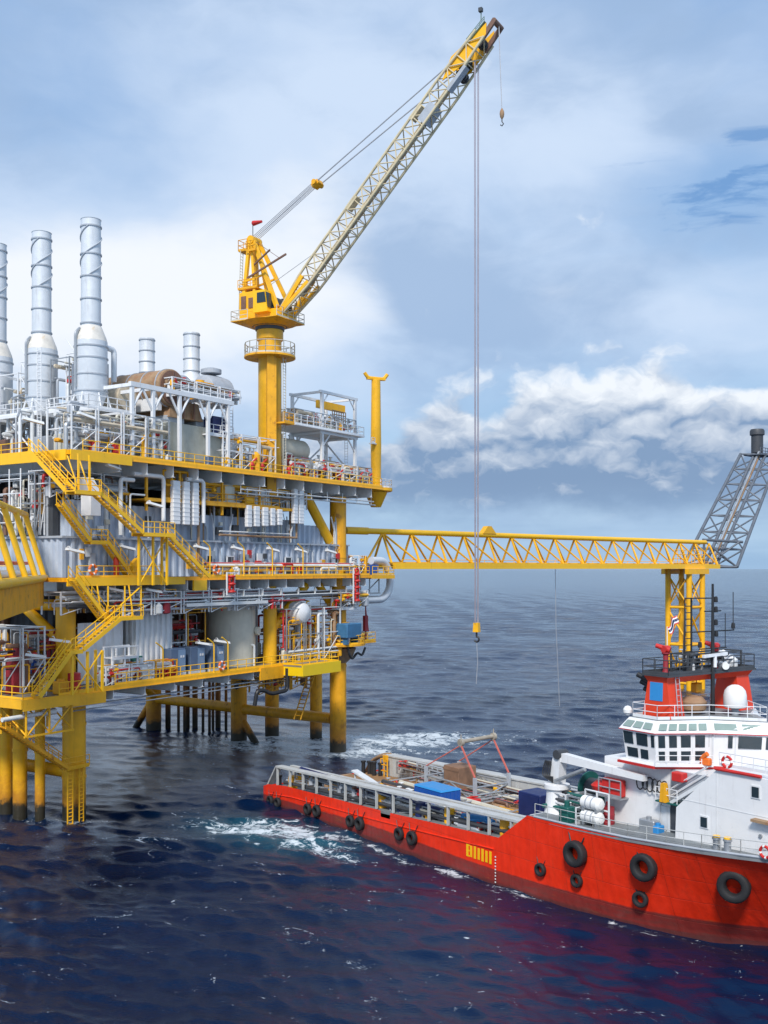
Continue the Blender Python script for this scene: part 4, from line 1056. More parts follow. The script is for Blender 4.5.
# left half of the deck: the same between stacks and frame
pl = thing('piping_skid', 'tangle of white pipes and ladders between the exhaust stacks and the white frame', 'piping skid', (9, 6, ZU), PF)
for i in range(46):
    s = q.uniform(-1.5, 12.5); t = q.uniform(-1.2, 22); z1 = ZU + q.uniform(1.5, 6.5)
    if s > 2.2 and t > 2: z1 = ZU + q.uniform(1, 4)
    pts = smooth_path([(s, t, ZU + .02), (s, t, z1), (s + q.uniform(-2, 2), t, z1), (s + q.uniform(-1, 2), t + .8, z1 + q.uniform(-1.5, 1.5))], .25)
    part('pipe', MB().tube(pts, q.choice((.06, .08, .12, .2)), 7), M[q.choice(('pipe_white', 'white', 'white', 'steel', 'cream', 'stained', 'grey'))], pl)
for (s, t, z0, z1) in ((2.0, 7.6, ZU, 46.5), (2.0, 15.6, ZU, 45.5), (8.8, 4.6, ZU, 43), (20.4, -.9, ZU, 42.2), (21.6, -.9, ZU, 42.2)):
    part('ladder', MB().ladder((s, t, z0), (s, t, z1), .6, (0, 1, 0) if s < 10 else (1, 0, 0), r=.06), M['white'], pl)
for (s, t) in ((6.2, 7.1), (6.4, 14.8), (6.4, 22.5)):
    mb = MB()
    for dx in (0, 1.8):
        for dy in (0, 1.4): mb.bar((s + dx, t + dy, ZU), (s + dx, t + dy, 46.4), .08)
    for z in np.arange(37, 47, 1.6):
        mb.bar((s, t, z), (s + 1.8, t, z), .06); mb.bar((s, t, z), (s, t + 1.4, z), .06); mb.bar((s, t, z), (s, t + 1.4, z + 1.6), .05)
    part('access_tower', mb, M['white'], pl)
for k in range(5):
    t = 3 + k * 4.4
    part('base_block', MB().bbox(2.6 + .3 * (k % 2), t, ZU + .05, 9.0, t + 3.2, ZU + 2.6, .08), M[('cream', 'grey', 'brown', 'stained', 'wall')[k]], pl)

# boom rest post
s_ = 52.6
o = thing('boom_rest', 'yellow boom rest post with forked top at the right end of the upper deck', 'post', (s_, 0, ZU), PF)
part('post', MB().lathe([(.75, ZU), (.75, ZU + .2), (.68, ZU + .25), (.74, 41), (.62, 50.0)], (s_, 0, 0), 20), M['yellow'], o)
mb = MB(); mb.tube(smooth_path([(s_ - 1.5, .9, 50.9), (s_ - 1.1, .6, 50.2), (s_ + 1.1, -.6, 50.2), (s_ + 1.5, -.9, 50.9)], .4), .26, 8); mb.beam((s_ - 1.2, .7, 50.15), (s_ + 1.2, -.7, 50.15), .5, .3)
part('fork', mb, M['yellow'], o)
part('lamp_bracket', MB().rail([(s_ - 1.5, -.3, 41.2), (s_ - .7, -.3, 41.2)], h=.7, sp=.8).box(s_ - 1.6, -.5, 41.0, s_ - .6, .1, 41.15), M['white'], o)
mb = MB(); mb.lathe([(2.0, ZU - .5), (2.2, ZU - .4), (2.2, ZU - .02), (1.9, ZU - .01)], (s_ - .3, -.3, 0), 28); mb.lathe([(.7, 32.4), (1.6, ZU - .55)], (s_ - .3, -.2, 0), 20)
bal = part('round_balcony', mb, M['yellow'], du)
cir = [(s_ - .3 + 2.1 * math.cos(a), -.3 + 2.1 * math.sin(a), ZU) for a in np.linspace(-2.3, 1.9, 12)]
part('railing', MB().rail(cir, sp=1.1), M['white'], du)

# ------------------------------------------------------------------ pedestal crane
CS, CT = 30.2, .5
cw = PF.w(CS, CT, 0)
BAZ = math.atan2(-14.8, 25.85)
CF = Frame(cw.x, cw.y, BAZ)             # x along the boom's bearing, y to its left
cr = thing('pedestal_crane', 'yellow pedestal crane with long lattice boom raised over the sea', 'crane', (0, 0, ZU - 2.6), CF)
ped = paint('pedestal_paint', (.76, .40, .010), .42, var=.15, rust=.35, streak=.5, rust_col=(.45, .18, .02))
part('pedestal', MB().lathe([(.8, 32.4), (1.0, 33.2), (1.4, 34.4), (1.4, 51.3), (1.62, 51.5), (1.62, 52.6)], (0, 0, 0), 32), ped, cr)
a_ = Vector((.66, -.75))                # towards the viewer's right: conduit box on the column
mb = MB(); mb.hexa([(1.0, -1.9, 32.6), (1.75, -1.1, 32.6), (1.2, -.6, 32.6), (.45, -1.35, 32.6)], [(1.0, -1.9, 49.5), (1.75, -1.1, 49.5), (1.2, -.6, 49.5), (.45, -1.35, 49.5)])
part('conduit', mb, M['yellow_worn'], cr)
mb = MB()
pa = PF
def ringplat(z, r0, r1, mat, h=1.15, name='ring_platform', arc=(0, 2 * PI)):
    mb = MB(); mb.lathe([(r0, z - .3), (r1, z - .22), (r1, z), (r0, z)], (0, 0, 0), 28)
    p_ = part(name, mb, M[mat], cr)
    pts = [((r1 - .08) * math.cos(a), (r1 - .08) * math.sin(a), z) for a in np.linspace(*arc, 18)]
    part('platform_rail', MB().rail(pts, h=h, sp=1.4, r=.05), M['cream'], p_)
ringplat(49.5, 1.5, 3.1, 'yellow_worn', 1.5)
mb = MB(); mb.box(1.6, -1.0, 41.2, 2.9, 1.0, 41.4); mb.rail([(2.8, -1, 41.4), (2.8, 1, 41.4)], h=1.1, sp=.9)
part('rest_balcony', mb, M['yellow_worn'], cr)
part('column_ladder', MB().ladder((2.0, .2, 35.2), (2.0, .2, 50), .55, (0, 1, 0), r=.05), M['cream'], cr)
# slewing frame
part('slew_ring', MB().lathe([(1.75, 52.6), (1.75, 53.0), (2.1, 53.05), (2.1, 53.5)], (0, 0, 0), 32), M['dark'], cr)
mb = MB(); mb.prism([(-3.1, -2.0), (2.5, -2.0), (2.9, -1.2), (2.9, 1.2), (2.5, 2.0), (-3.1, 2.0)], 53.5, 54.7)
part('slewing_frame', mb, M['yellow'], cr)
mb = MB(); mb.lathe([(1.9, 53.0), (3.4, 53.5)], (0, 0, 0), 20); part('slewing_skirt', mb, M['yellow_worn'], cr)
mb = MB(); mb.prism([(-3.7, -2.9), (3.1, -2.9), (3.1, 2.9), (-3.7, 2.9)], 53.52, 53.62)
wk = part('walkway', mb, M['yellow_worn'], cr)
part('walkway_rail', MB().rail([(-3.65, -2.85, 53.6), (-3.65, 2.85, 53.6), (3.05, 2.85, 53.6), (3.05, -2.85, 53.6)], h=1.2, sp=1.1).rail([(-3.65, -2.85, 53.6), (-1.2, -2.85, 53.6)], h=1.2, sp=1.1), M['cream'], wk)
# machinery house and operator's cab
part('machine_house', MB().bbox(-3.3, -1.8, 54.72, -.7, 1.8, 57.2, .08).bbox(-2.8, 1.8, 54.72, -1, 2.5, 56.3, .06), M['yellow'], cr)
part('louvre', MB().box(-2.9, -1.9, 55.2, -2.2, -1.81, 56.7).box(-1.8, -1.9, 55.2, -1.1, -1.81, 56.4), M['brown'], cr)
cab_ = part('operator_cab', MB().hexa([(-.5, -2.7, 54.3), (1.6, -2.7, 54.3), (1.6, -1.4, 54.3), (-.5, -1.4, 54.3)], [(-.5, -2.7, 56.9), (1.2, -2.7, 56.9), (1.2, -1.4, 56.9), (-.5, -1.4, 56.9)]), M['yellow_clean'], cr)
glass = paint('dark_glass', (.02, .035, .045), .08, var=.02, spec=.7)
part('cab_window', MB().hexa([(.1, -2.76, 55.4), (1.4, -2.76, 55.4), (1.4, -2.71, 55.4), (.1, -2.71, 55.4)], [(.1, -2.76, 56.6), (1.2, -2.76, 56.6), (1.2, -2.71, 56.6), (.1, -2.71, 56.6)]), glass, cab_)
part('cab_window', MB().hexa([(1.56, -2.6, 54.8), (1.62, -2.6, 54.8), (1.62, -1.5, 54.8), (1.56, -1.5, 54.8)], [(1.28, -2.6, 56.6), (1.34, -2.6, 56.6), (1.34, -1.5, 56.6), (1.28, -1.5, 56.6)]), glass, cab_)
part('winch', MB().cyl((.9, -1.1, 55.7), (.9, 1.3, 55.7), .8, n=24).cyl((.9, -1.3, 55.7), (.9, -1.1, 55.7), 1.0, n=24).cyl((.9, 1.3, 55.7), (.9, 1.5, 55.7), 1.0, n=24).cyl((2.1, -.9, 55.3), (2.1, .9, 55.3), .55, n=20), M['dark'], cr)
# A-frame
AP = Vector((-2.3, 0, 63.9))
mb = MB()
for y in (-1.6, 1.6):
    mb.beam((-2.9, y, 54.7), (AP.x - .3, y * .35, AP.z), .38, .42); mb.beam((2.2, y, 54.9), (AP.x + .2, y * .35, AP.z), .42, .46)
    mb.beam((-.9, y * 1.0, 54.7), (AP.x, y * .35, AP.z), .34, .34)
    mb.beam((-3.1, y * .78, 58.6), (.2, y * .72, 59.2), .2, .22)
mb.beam((-3.2, -1.2, 58.4), (-3.2, 1.2, 58.4), .2, .2); mb.cyl((AP.x, -.9, AP.z - .1), (AP.x, .9, AP.z - .1), .5, n=18)
part('a_frame', mb, M['yellow'], cr)
mb = MB(); mb.box(-4.0, -1.0, 62.5, -2.7, 1.0, 62.62); mb.rail([(-2.7, -1.0, 62.6), (-4.0, -1.0, 62.6), (-4.0, 1.0, 62.6), (-2.7, 1.0, 62.6)], h=1.3, sp=.9); mb.box(-2.2, -1.4, 62.2, -1.2, -1.0, 62.3); mb.rail([(-2.6, -1.3, 62.3), (-1.2, -1.3, 62.3)], h=1.2, sp=.7)
part('head_platform', mb, M['yellow_worn'], cr)
part('frame_ladder', MB().ladder((-3.9, -.8, 54.7), (-3.6, -.8, 62.6), .5, (0, 1, 0), r=.05), M['cream'], cr)
mb = MB(); mb.beam((-2.6, -1.2, 59.0), (4.2, -2.6, 60.6), .16, .2); mb.beam((-1.6, -1.0, 60.6), (1.6, -2.2, 61.6), .14, .18); mb.bar((AP.x, -.4, AP.z), (3.2, -2.4, 60.3), .03)
part('service_jib', mb, M['brown'], cr)
part('catwalk', MB().box(-3.6, -1.6, 57.62, -.8, 1.6, 57.7).rail([(-3.6, -1.6, 57.7), (-.8, -1.6, 57.7)], h=1.1, sp=.8), M['yellow_worn'], cr)
# boom: lattice of four chords
BF, BT = Vector((2.4, 0, 54.3)), Vector((28.3, 0, 80.9))
bax = (BT - BF).normalized(); bup = Vector((-bax.z, 0, bax.x)); bla = Vector((0, 1, 0)); BL = (BT - BF).length
def bp(d, y, u): return BF + bax * d + bla * y + bup * u
bm_mat = paint('boom_paint', (.66, .55, .35), .5, var=.2, rust=.35, rust_col=(.30, .16, .05))
def bhw(d):     # half width, half depth along the boom
    f = min(1, d / 5.0); g = min(1, max(0, (BL - d) / 6.0))
    return 1.2, .30 + .65 * f * (.55 + .45 * g)
ND = 24
ds = [BL * i / ND for i in range(ND + 1)]
for (sy_, su) in ((-1, -1), (-1, 1), (1, -1), (1, 1)):
    part('boom_chord', MB().tube([bp(d, sy_ * bhw(d)[0], su * bhw(d)[1]) for d in ds], .155, 8), bm_mat, cr)
for side in ('upper', 'lower', 'left', 'right'):
    mb = MB()
    for i in range(ND):
        d0, d1 = ds[i], ds[i + 1]; (w0, h0), (w1, h1) = bhw(d0), bhw(d1)
        z = i % 2
        if side in ('upper', 'lower'):
            u0, u1 = (h0, h1) if side == 'upper' else (-h0, -h1); a, b = ((-w0, w1), (w0, -w1))[z]
            mb.bar(bp(d0, a, u0), bp(d1, b, u1), .075, 5); mb.bar(bp(d0, -w0, u0), bp(d0, w0, u0), .065, 5)
        else:
            y0, y1 = (-w0, -w1) if side == 'right' else (w0, w1); a, b = ((-h0, h1), (h0, -h1))[z]
            mb.bar(bp(d0, y0, a), bp(d1, y1, b), .075, 5); mb.bar(bp(d0, y0, -h0), bp(d0, y0, h0), .065, 5)
    part('boom_lacing', mb, bm_mat, cr)
mb = MB()
n = 40
for k in (-.35, .35): mb.beam(bp(3, k, -.2), bp(BL - 3, k, -.2), .08, .22)
mb.hexa([bp(3, -.34, -.28), bp(3, .34, -.28), bp(BL - 3, .34, -.28), bp(BL - 3, -.34, -.28)], [bp(3, -.34, -.22), bp(3, .34, -.22), bp(BL - 3, .34, -.22), bp(BL - 3, -.34, -.22)])
part('boom_walkway', mb, paint('boom_walkway_paint', (.42, .34, .24), .6, var=.25, rust=.4), cr)
mb = MB()
for sgn in (-1, 1): mb.beam(bp(-.5, sgn * 1.25, 0), bp(5.0, sgn * 1.2, .5), .3, .5); mb.beam(bp(-.5, sgn * 1.25, 0), bp(5.0, sgn * 1.2, -.6), .3, .4)
mb.cyl(bp(-.3, -1.6, 0), bp(-.3, 1.6, 0), .35, n=14)
part('boom_foot', mb, M['yellow'], cr)
mb = MB()
for sgn in (-1, 1):
    mb.hexa([bp(BL - 6.0, sgn * 1.0 - .06, .5), bp(BL - 3.4, sgn * 1.0 - .06, -.5), bp(BL + .3, sgn * 1.0 - .06, -.6), bp(BL + 1.2, sgn * 1.0 - .06, .2), bp(BL - 3.6, sgn * 1.0 - .06, 1.35)],
            [bp(BL - 6.0, sgn * 1.0 + .06, .5), bp(BL - 3.4, sgn * 1.0 + .06, -.5), bp(BL + .3, sgn * 1.0 + .06, -.6), bp(BL + 1.2, sgn * 1.0 + .06, .2), bp(BL - 3.6, sgn * 1.0 + .06, 1.35)])
part('head_plate', mb, M['yellow'], cr)
mb = MB()
for (d, u, r) in ((BL - 3.2, .3, .8), (BL - .6, -.05, .55), (BL - 4.4, -.6, .55)):
    for y in (-.5, 0, .5): mb.cyl(bp(d, y - .12, u), bp(d, y + .12, u), r, n=20)
part('sheave', mb, M['dark'], cr)
part('boom_tip_jib', MB().beam(bp(BL - 1, .9, -.5), bp(BL + 2.0, .9, -.35), .3, .5).beam(bp(BL - 1, -.9, -.5), bp(BL + 2.0, -.9, -.35), .3, .5).cyl(bp(BL + 1.8, -1, -.35), bp(BL + 1.8, 1, -.35), .3, n=14), M['brown'], cr)
part('tip_platform', MB().beam(bp(BL - 1.6, -1.0, .6), bp(BL + 1.2, -1.0, .4), .5, .08).rail([bp(BL - 1.6, -1.2, .65), bp(BL + 1.2, -1.2, .45)], h=.45, sp=.7, r=.04, kick=False).bar(bp(BL + 1.0, -1.3, .7), bp(BL + 1.0, -1.3, .7) + Vector((0, 0, 1.0)), .06), paint('tip_green', (.16, .24, .20), .6), cr)
part('boom_lamp', MB().box(*(bp(BL + 1, -1.4, .7) + Vector((-.2, -.2, .9))), *(bp(BL + 1, -1.4, .7) + Vector((.2, .2, 1.3)))), M['dark'], cr)
mb = MB()
for (d0, d1, u0, u1, y) in ((BL - 6.4, BL - 3.4, -1.15, -.75, -1.35),): mb.hexa([bp(d0, y, u0), bp(d1, y, u0), bp(d1, y + .9, u0), bp(d0, y + .9, u0)], [bp(d0, y, u1), bp(d1, y, u1), bp(d1, y + .9, u1), bp(d0, y + .9, u1)])
part('load_box', mb, M['grey'], cr)
mb = MB(); mb.hexa([bp(BL - 10.6, -1.3, -.9), bp(BL - 8.4, -1.3, -.9), bp(BL - 8.4, .4, -.9), bp(BL - 10.6, .4, -.9)], [bp(BL - 10.6, -1.3, .1), bp(BL - 8.4, -1.3, .1), bp(BL - 8.4, .4, .1), bp(BL - 10.6, .4, .1)])
part('winch_box', mb, M['grey'], cr)
for d in (BL * .70, BL * .38): 
    mb = MB(); mb.hexa([bp(d, -1.3, .6), bp(d + 1.8, -1.3, .6), bp(d + 1.8, -.3, .6), bp(d, -.3, .6)], [bp(d, -1.3, 1.1), bp(d + 1.8, -1.3, 1.1), bp(d + 1.8, -.3, 1.1), bp(d, -.3, 1.1)])
    part('boom_cradle', mb, bm_mat, cr)
# pendants and luffing ropes
tipA = bp(BL - 4.6, 0, 1.1)
BLK = AP + (tipA - AP) * .345 + Vector((0, 0, .25))
for y in (-.95, .95): part('pendant', MB().tube([BLK + Vector((0, y * .5, 0)), tipA + Vector((0, y, 0))], .075, 6), M['rope'], cr)
for y in np.linspace(-.75, .75, 6):
    part('luffing_rope', MB().tube([AP + Vector((.1, y * 1.0, .1 + .25 * (y > 0))), BLK + Vector((-.5, y * .75, -.1))], .042, 5), M['rope'], cr)
part('bridle_block', MB().beam(BLK + Vector((-.5, 0, -.3)), BLK + Vector((.4, 0, .15)), 1.1, .5).cyl(BLK + Vector((0, -.9, 0)), BLK + Vector((0, .9, 0)), .3, n=14), M['yellow_worn'], cr)
part('guy_rope', MB().bar((.6, -1.2, 57.6), bp(8, -1.2, .9), .035, 5), M['rope'], cr)
# hoist falls, hook block, whip line
HD = BL - 2.35
hk = bp(HD, 0, -1.0)
zh = 17.1
hoist_mat = paint('hoist_rope_steel', (.36, .33, .38), .5, metal=.2)
for y in (-.55, -.3, .3, .55):
    part('hoist_rope', MB().bar(hk + Vector((0, y, 0)), (hk.x, y * .8, zh + 1.0), .045, 5), hoist_mat, cr)
o = thing('hook_block', 'yellow hook block hanging on long ropes above the sea', 'hook block', (hk.x, 0, zh), CF)
mb = MB(); mb.hexa([(hk.x - .33, -.3, zh), (hk.x + .33, -.3, zh), (hk.x + .33, .3, zh), (hk.x - .33, .3, zh)], [(hk.x - .25, -.3, zh + 1.0), (hk.x + .25, -.3, zh + 1.0), (hk.x + .25, .3, zh + 1.0), (hk.x - .25, .3, zh + 1.0)])
part('block', mb, M['yellow'], o)
hp = [(hk.x + .0, 0, zh), (hk.x, 0, zh - .5)] + [(hk.x - .28 * math.sin(a) , 0, zh - .78 + .28 * math.cos(a)) for a in np.linspace(0.2, -4.2, 12)]
part('hook', MB().tube(hp, .1, 7), M['black'], o)
part('sling', MB().tube([(hk.x, 0, zh - 1.0), (hk.x + .1, .05, zh - 3.2), (hk.x - .05, 0, zh - 5.6)], .035, 5), M['rope'], o)
wl = bp(BL + 1.8, 0, -.6)
part('whip_rope', MB().tube([wl, wl + Vector((.15, 0, -4)), wl + Vector((.35, 0, -9.0))], .05, 5), M['rope'], cr)
e = wl + Vector((.35, 0, -9.0))
o = thing('headache_ball', 'small weighted ball hook hanging from the crane boom tip', 'hook', tuple(e), CF)
part('ball', MB().lathe([(.08, .1), (.22, -.2), (.25, -.5), (.2, -.8), (.08, -1.0)], tuple(e), 14), M['rusty'], o)
part('hook', MB().tube([(e.x, e.y, e.z - 1.0), (e.x, e.y, e.z - 1.3), (e.x + .18, e.y, e.z - 1.55), (e.x, e.y, e.z - 1.75), (e.x - .18, e.y, e.z - 1.6)], .06, 6), M['black'], o)
# wind sock
o = thing('wind_sock', 'red wind sock on a thin pole at the top of the crane frame', 'wind sock', (AP.x - .4, .2, AP.z), CF)
part('pole', MB().bar((AP.x - .4, .2, AP.z), (AP.x - .4, .2, AP.z + 2.4), .05), M['dark'], o)
part('sock', MB().cyl((AP.x - .3, .2, AP.z + 2.2), (AP.x + 1.2, -.2, AP.z + 2.05), .32, .16, 12), M['red'], o)

# ------------------------------------------------------------------ link bridge, its support tower and the flare boom
g0 = PF.w(47.5, 6.5); B0 = Vector((g0.x, g0.y)); B0 = Vector((-4.2, 146.)) ; B1 = Vector((66.5, 214.))
bd2 = (B1 - B0).normalized()
BFR = Frame(B0.x, B0.y, math.atan2(bd2.y, bd2.x)); LB = (B1 - B0).length
lb = thing('link_bridge', 'long yellow triangular truss bridge leaving the platform to the right', 'bridge', (0, 0, ZM), BFR)
zb_, ztp, hw = 24.3, 29.2, 1.9
for y in (-hw, hw): part('bottom_chord', MB().box(0 + (6 if y < 0 else 4), y - .3, zb_ - .45, LB, y + .3, zb_ + .45), M['yellow_clean'], lb)
part('top_chord', MB().cyl((-1.5, 0, ztp), (LB - 2, 0, ztp), .42, n=16).cyl((-1.6, 0, ztp), (2.6, 0, ztp), .52, n=16), M['yellow_clean'], lb)
NB = 16
pb = (LB - 6) / NB
for i in range(NB + 1):
    x = 5.5 + i * pb
    for y in (-hw, hw):
        if x < LB: part('web_post', MB().cyl((x, y, zb_ + .4), (x, 0, ztp - .2), .17 if i % 1 == 0 else .1, n=8), M['yellow'], lb)
for i in range(NB):
    x = 5.5 + i * pb
    for y in (-hw, hw): part('web_diagonal', MB().cyl((x, 0, ztp - .2), (x + pb, y, zb_ + .4), .15, n=8), M['yellow'], lb)
part('web_diagonal', MB().cyl((5.5, 0, ztp - .2), (.5, -hw, zb_ + .4), .17, n=8), M['yellow'], lb)
part('bridge_floor', MB().box(3, -hw + .32, zb_ - .4, LB, hw - .32, zb_ - .25), grate, lb)
part('bridge_rail', MB().rail([(8, -hw + .4, zb_ - .2), (LB, -hw + .4, zb_ - .2)], sp=3.6, r=.05), M['yellow'], lb)
part('bridge_pipe', MB().cyl((6, .5, zb_ + .3), (LB, .5, zb_ + .3), .3, n=12).cyl((6, -.6, zb_ + .2), (LB, -.6, zb_ + .2), .25, n=12), M['yellow_worn'], lb)
xk = 28.5
part('hinge_plate', MB().hexa([(xk - 1.6, -.5, ztp + .2), (xk + 1.6, -.5, ztp + .2), (xk + 1.6, .5, ztp + .2), (xk - 1.6, .5, ztp + .2)], [(xk - .4, -.5, ztp + 1.4), (xk + .4, -.5, ztp + 1.4), (xk + .4, .5, ztp + 1.4), (xk - .4, .5, ztp + 1.4)]), M['yellow'], lb)
mb = MB()
for x in (LB - 16, LB - 9.5): mb.rail([(x, -1.2, zb_ - .2), (x + 5, -1.2, zb_ - .2)], h=3.4, sp=1.2, r=.07, mids=3)
part('end_gate', mb, M['yellow'], lb)
solo('rope', MB().tube([(LB * .47, 0, zb_ - .5), (LB * .47 + .2, 0, 14), (LB * .47 + 1.2, 0, 0.5)], .05, 5), M['rope'], 'thin dark rope hanging from the long yellow bridge to the sea', 'rope', (LB * .47, 0, 0), BFR)
# bridge landing on the platform, with the looped pipe
mb = MB(); mb.box(47.6, -2.6, ZM - .55, 53.4, 2.6, ZM - .05); 
bl = part('bridge_landing', mb, M['yellow'], plat)
part('railing', MB().rail([(48, -2.5, ZM), (53.3, -2.5, ZM), (53.3, 2.4, ZM)]), M['yellow_clean'], bl)
part('under_frame', MB().box(47.6, -1.8, ZM - 2.6, 51, -1.6, ZM - 2.4).bar((48.5, -1.7, ZM - .5), (48.5, -1.7, ZM - 2.5), .1).bar((50.8, -1.7, ZM - .5), (50.8, -1.7, ZM - 2.5), .1).bar((47.6, -1.7, ZM - 2.4), (50.8, -1.7, ZM - .6), .08), M['steel'], bl)
solo('looped_pipe', MB().tube(smooth_path([(45.5, -1.2, ZM - 3.4), (52.6, -1.2, ZM - 3.4), (54.3, -1.2, ZM - 2.0), (54.3, -1.2, ZM + .2), (52.8, -1.2, ZM + 1.9), (49.6, -1.2, ZM + 1.9)], 1.6), .52, 16), M['alu'], 'fat silver pipe looping around the end of the middle deck', 'pipe', (50, -1.2, ZM - 3.4), PF)
solo('blue_crate', MB().bbox(47.8, -1.6, ZM, 50.9, .2, ZM + 1.35, .05), M['blue'], 'blue steel crate on the landing of the long bridge', 'crate', (49.3, -.8, ZM), PF)
# support tower
TX = LB - 9.8
o = thing('bridge_tower', 'yellow four legged lattice tower carrying the far end of the long bridge', 'bridge tower', (TX, 0, 0), BFR)
cor = [(TX - 2.5, -2.3), (TX + 2.5, -2.3), (TX + 2.5, 2.3), (TX - 2.5, 2.3)]
for (x, y) in cor: part('leg', MB().cyl((x, y, -3), (x, y, zb_ - .46), .55, n=14), M['yellow'], o)
for (a, b) in zip(cor, cor[1:] + cor[:1]):
    for z in (1.5, 9, 16.3): part('cross_beam', MB().cyl((*a, z), (*b, z), .26, n=8), M['yellow'], o)
mb = MB()
for (a, b) in zip(cor, cor[1:] + cor[:1]):
    mb.cyl((*a, 22.6), (*b, 16.4), .16, n=7); mb.cyl((*b, 22.6), (*a, 16.4), .13, n=7); mb.cyl((*a, 15.8), (*b, 9.2), .2, n=7); mb.cyl((*b, 8.8), (*a, 1.7), .2, n=7)
part('brace', mb, M['yellow'], o)
part('cap_beam', MB().box(TX - 3.9, -3.0, zb_ - 1.5, TX + 3.9, -2.2, zb_ - .47).box(TX - 3.9, 2.2, zb_ - 1.5, TX + 3.9, 3.0, zb_ - .47), M['yellow'], o)
# flare boom
fb0 = BFR.w(LB - .5, 0, 25.0)
FY = fb0.y
fl = thing('flare_boom', 'grey lattice flare boom leaning up behind the right end of the bridge', 'flare boom', (LB, 0, 25), BFR)
fm = paint('flare_boom_steel', (.13, .15, .18), .55, metal=.2, var=.25, rust=.3)
def inv2(px, py, Y): 
    x, y = BFR.inv((px - 384) * Y / 1050, Y); return Vector((x, y, H_EYE + (568 - py) * Y / 1050))
a0, a1 = inv2(704, 567, FY + 3), inv2(737, 567, FY + 3)
t0, t1 = inv2(754, 455, FY + 22), inv2(779, 455, FY + 22)
offs = Vector((-2.6, 3.2, .4))
ch = [(a0, t0), (a1, t1), (a0 + offs, t0 + offs * .7), (a1 + offs, t1 + offs * .7)]
for (a, b) in ch: part('chord', MB().cyl(a, b, .34, n=10), fm, fl)
mb = MB(); NF = 7
for i in range(NF + 1):
    f0, f1 = i / NF, min(1, (i + 1) / NF)
    pts0 = [a + (b - a) * f0 for a, b in ch]; pts1 = [a + (b - a) * f1 for a, b in ch]
    for (p_, r_) in ((0, 1), (1, 3), (3, 2), (2, 0)):
        mb.cyl(pts0[p_], pts0[r_], .17, n=6)
        if i < NF: mb.cyl(pts0[p_ if i % 2 else r_], pts1[r_ if i % 2 else p_], .17, n=6)
part('lacing', mb, fm, fl)
part('flare_pipe', MB().cyl((a0 + a1) / 2 + offs * .5, (t0 + t1) / 2 + offs * .4, .4, n=12), M['rusty'], fl)
part('flare_pipe', MB().cyl(a0 * .8 + a1 * .2 + Vector((0, 0, .8)), t0 * .8 + t1 * .2 + Vector((0, 0, .8)), .25, n=10), M['steel'], fl)
mb = MB(); tp = (t0 + t1) / 2 + Vector((1.2, 0, 0)); mb.lathe([(1.3, 0), (1.3, 3.9), (1.6, 4.0), (1.6, 4.9), (1.4, 5.3)], (t0.x + 1.5, t0.y, t0.z + .6), 18)
part('flare_tip', mb, M['dark'], fl)
mb = MB(); mb.box(t0.x - 1.0, t0.y - 2, t0.z - .1, t0.x + 6, t0.y + 2, t0.z + .1); mb.rail([(t0.x - 1, t0.y - 2, t0.z + .1), (t0.x + 6, t0.y - 2, t0.z + .1)], h=1.4, sp=1.2, r=.08)
part('tip_platform', mb, fm, fl)
part('foot_frame', MB().cyl(a0 + Vector((0, 0, 5.6)) - Vector((.5, 0, 0)), a1 + Vector((2.4, 0, 5.2)), .28, n=8).cyl(a0, a0 + Vector((0, 0, 5.6)), .25, n=8).cyl(a0, a1, .28, n=8).cyl(a0 + Vector((0, 0, 5.4)), a1, .2, n=8).cyl(a0, a1 + Vector((1, 0, 5.2)), .2, n=8), fm, fl)
# ------------------------------------------------------------------ smaller things on the middle and lower decks
# tanks and cabinets on the lower deck
o = thing('storage_tank', 'big cream upright storage tank on the lower deck behind the slate blue cabinets', 'tank', (22.6, 5.2, ZL), PF)
s_ = pf(230, 640, 2.5)[0]
part('shell', MB().lathe([(2.9, ZL), (2.9, ZM - 2.3), (2.6, ZM - 2.0)], (s_, 2.4, 0), 40), M['cream'], o)
part('manhole', MB().cyl((s_ + 1.5, -.25, 16.6), (s_ + 1.6, -.6, 16.6), .5, n=18), M['cream'], o)
part('tank_pipe', MB().tube(smooth_path([(s_ + .6, -.7, ZL), (s_ + .6, -.7, 15.0), (s_ + .2, .2, 15.0)], .2), .14, 8), M['pipe_white'], o)
cab = None
for i, px in enumerate((176.5, 196, 215.5)):
    s_ = pf(px, 655, -1.2)[0]
    if cab is None:
        cab = thing('electric_cabinet', 'slate blue electric cabinet nearest the grey corrugated enclosure', 'cabinet', (s_, -1.0, ZL), PF, 'slate blue cabinets on the lower deck')
        part('body', MB().bbox(s_ - 1.15, -1.5, ZL + .35, s_ + 1.05, .4, ZL + 2.9, .05), M['blue_cab'], cab)
        part('door', MB().box(s_ - .1, -1.56, ZL + .5, s_ + .98, -1.51, ZL + 2.75), paint('cabinet_door_paint', (.20, .30, .44), .42), cab)
        part('door', MB().box(s_ - 1.1, -1.56, ZL + .5, s_ - .14, -1.51, ZL + 2.75), M['blue_cab'], cab)
        part('base_plinth', MB().box(s_ - 1.2, -1.55, ZL, s_ + 1.1, .45, ZL + .34), M['wall_light'], cab)
        part('warning_plate', MB().box(s_ + .2, -1.60, ZL + 1.9, s_ + .42, -1.57, ZL + 2.15).box(s_ + .55, -1.60, ZL + 1.9, s_ + .77, -1.57, ZL + 2.15), M['white'], cab)
    else:
        copy_tree(cab, PF.w(s_, -1.0, ZL), None, ('slate blue electric cabinet in the middle of the three in front of the cream tank', 'slate blue electric cabinet farthest right, touching the cream tank')[i - 1])
vessel('white round ended vessel under the middle deck by the yellow brace', pf(307, 613, -2.3)[0], -2.3, pf(307, 613, -2.3)[1], 1.4, 4.5, 'white_clean', axis='y', legs=17)
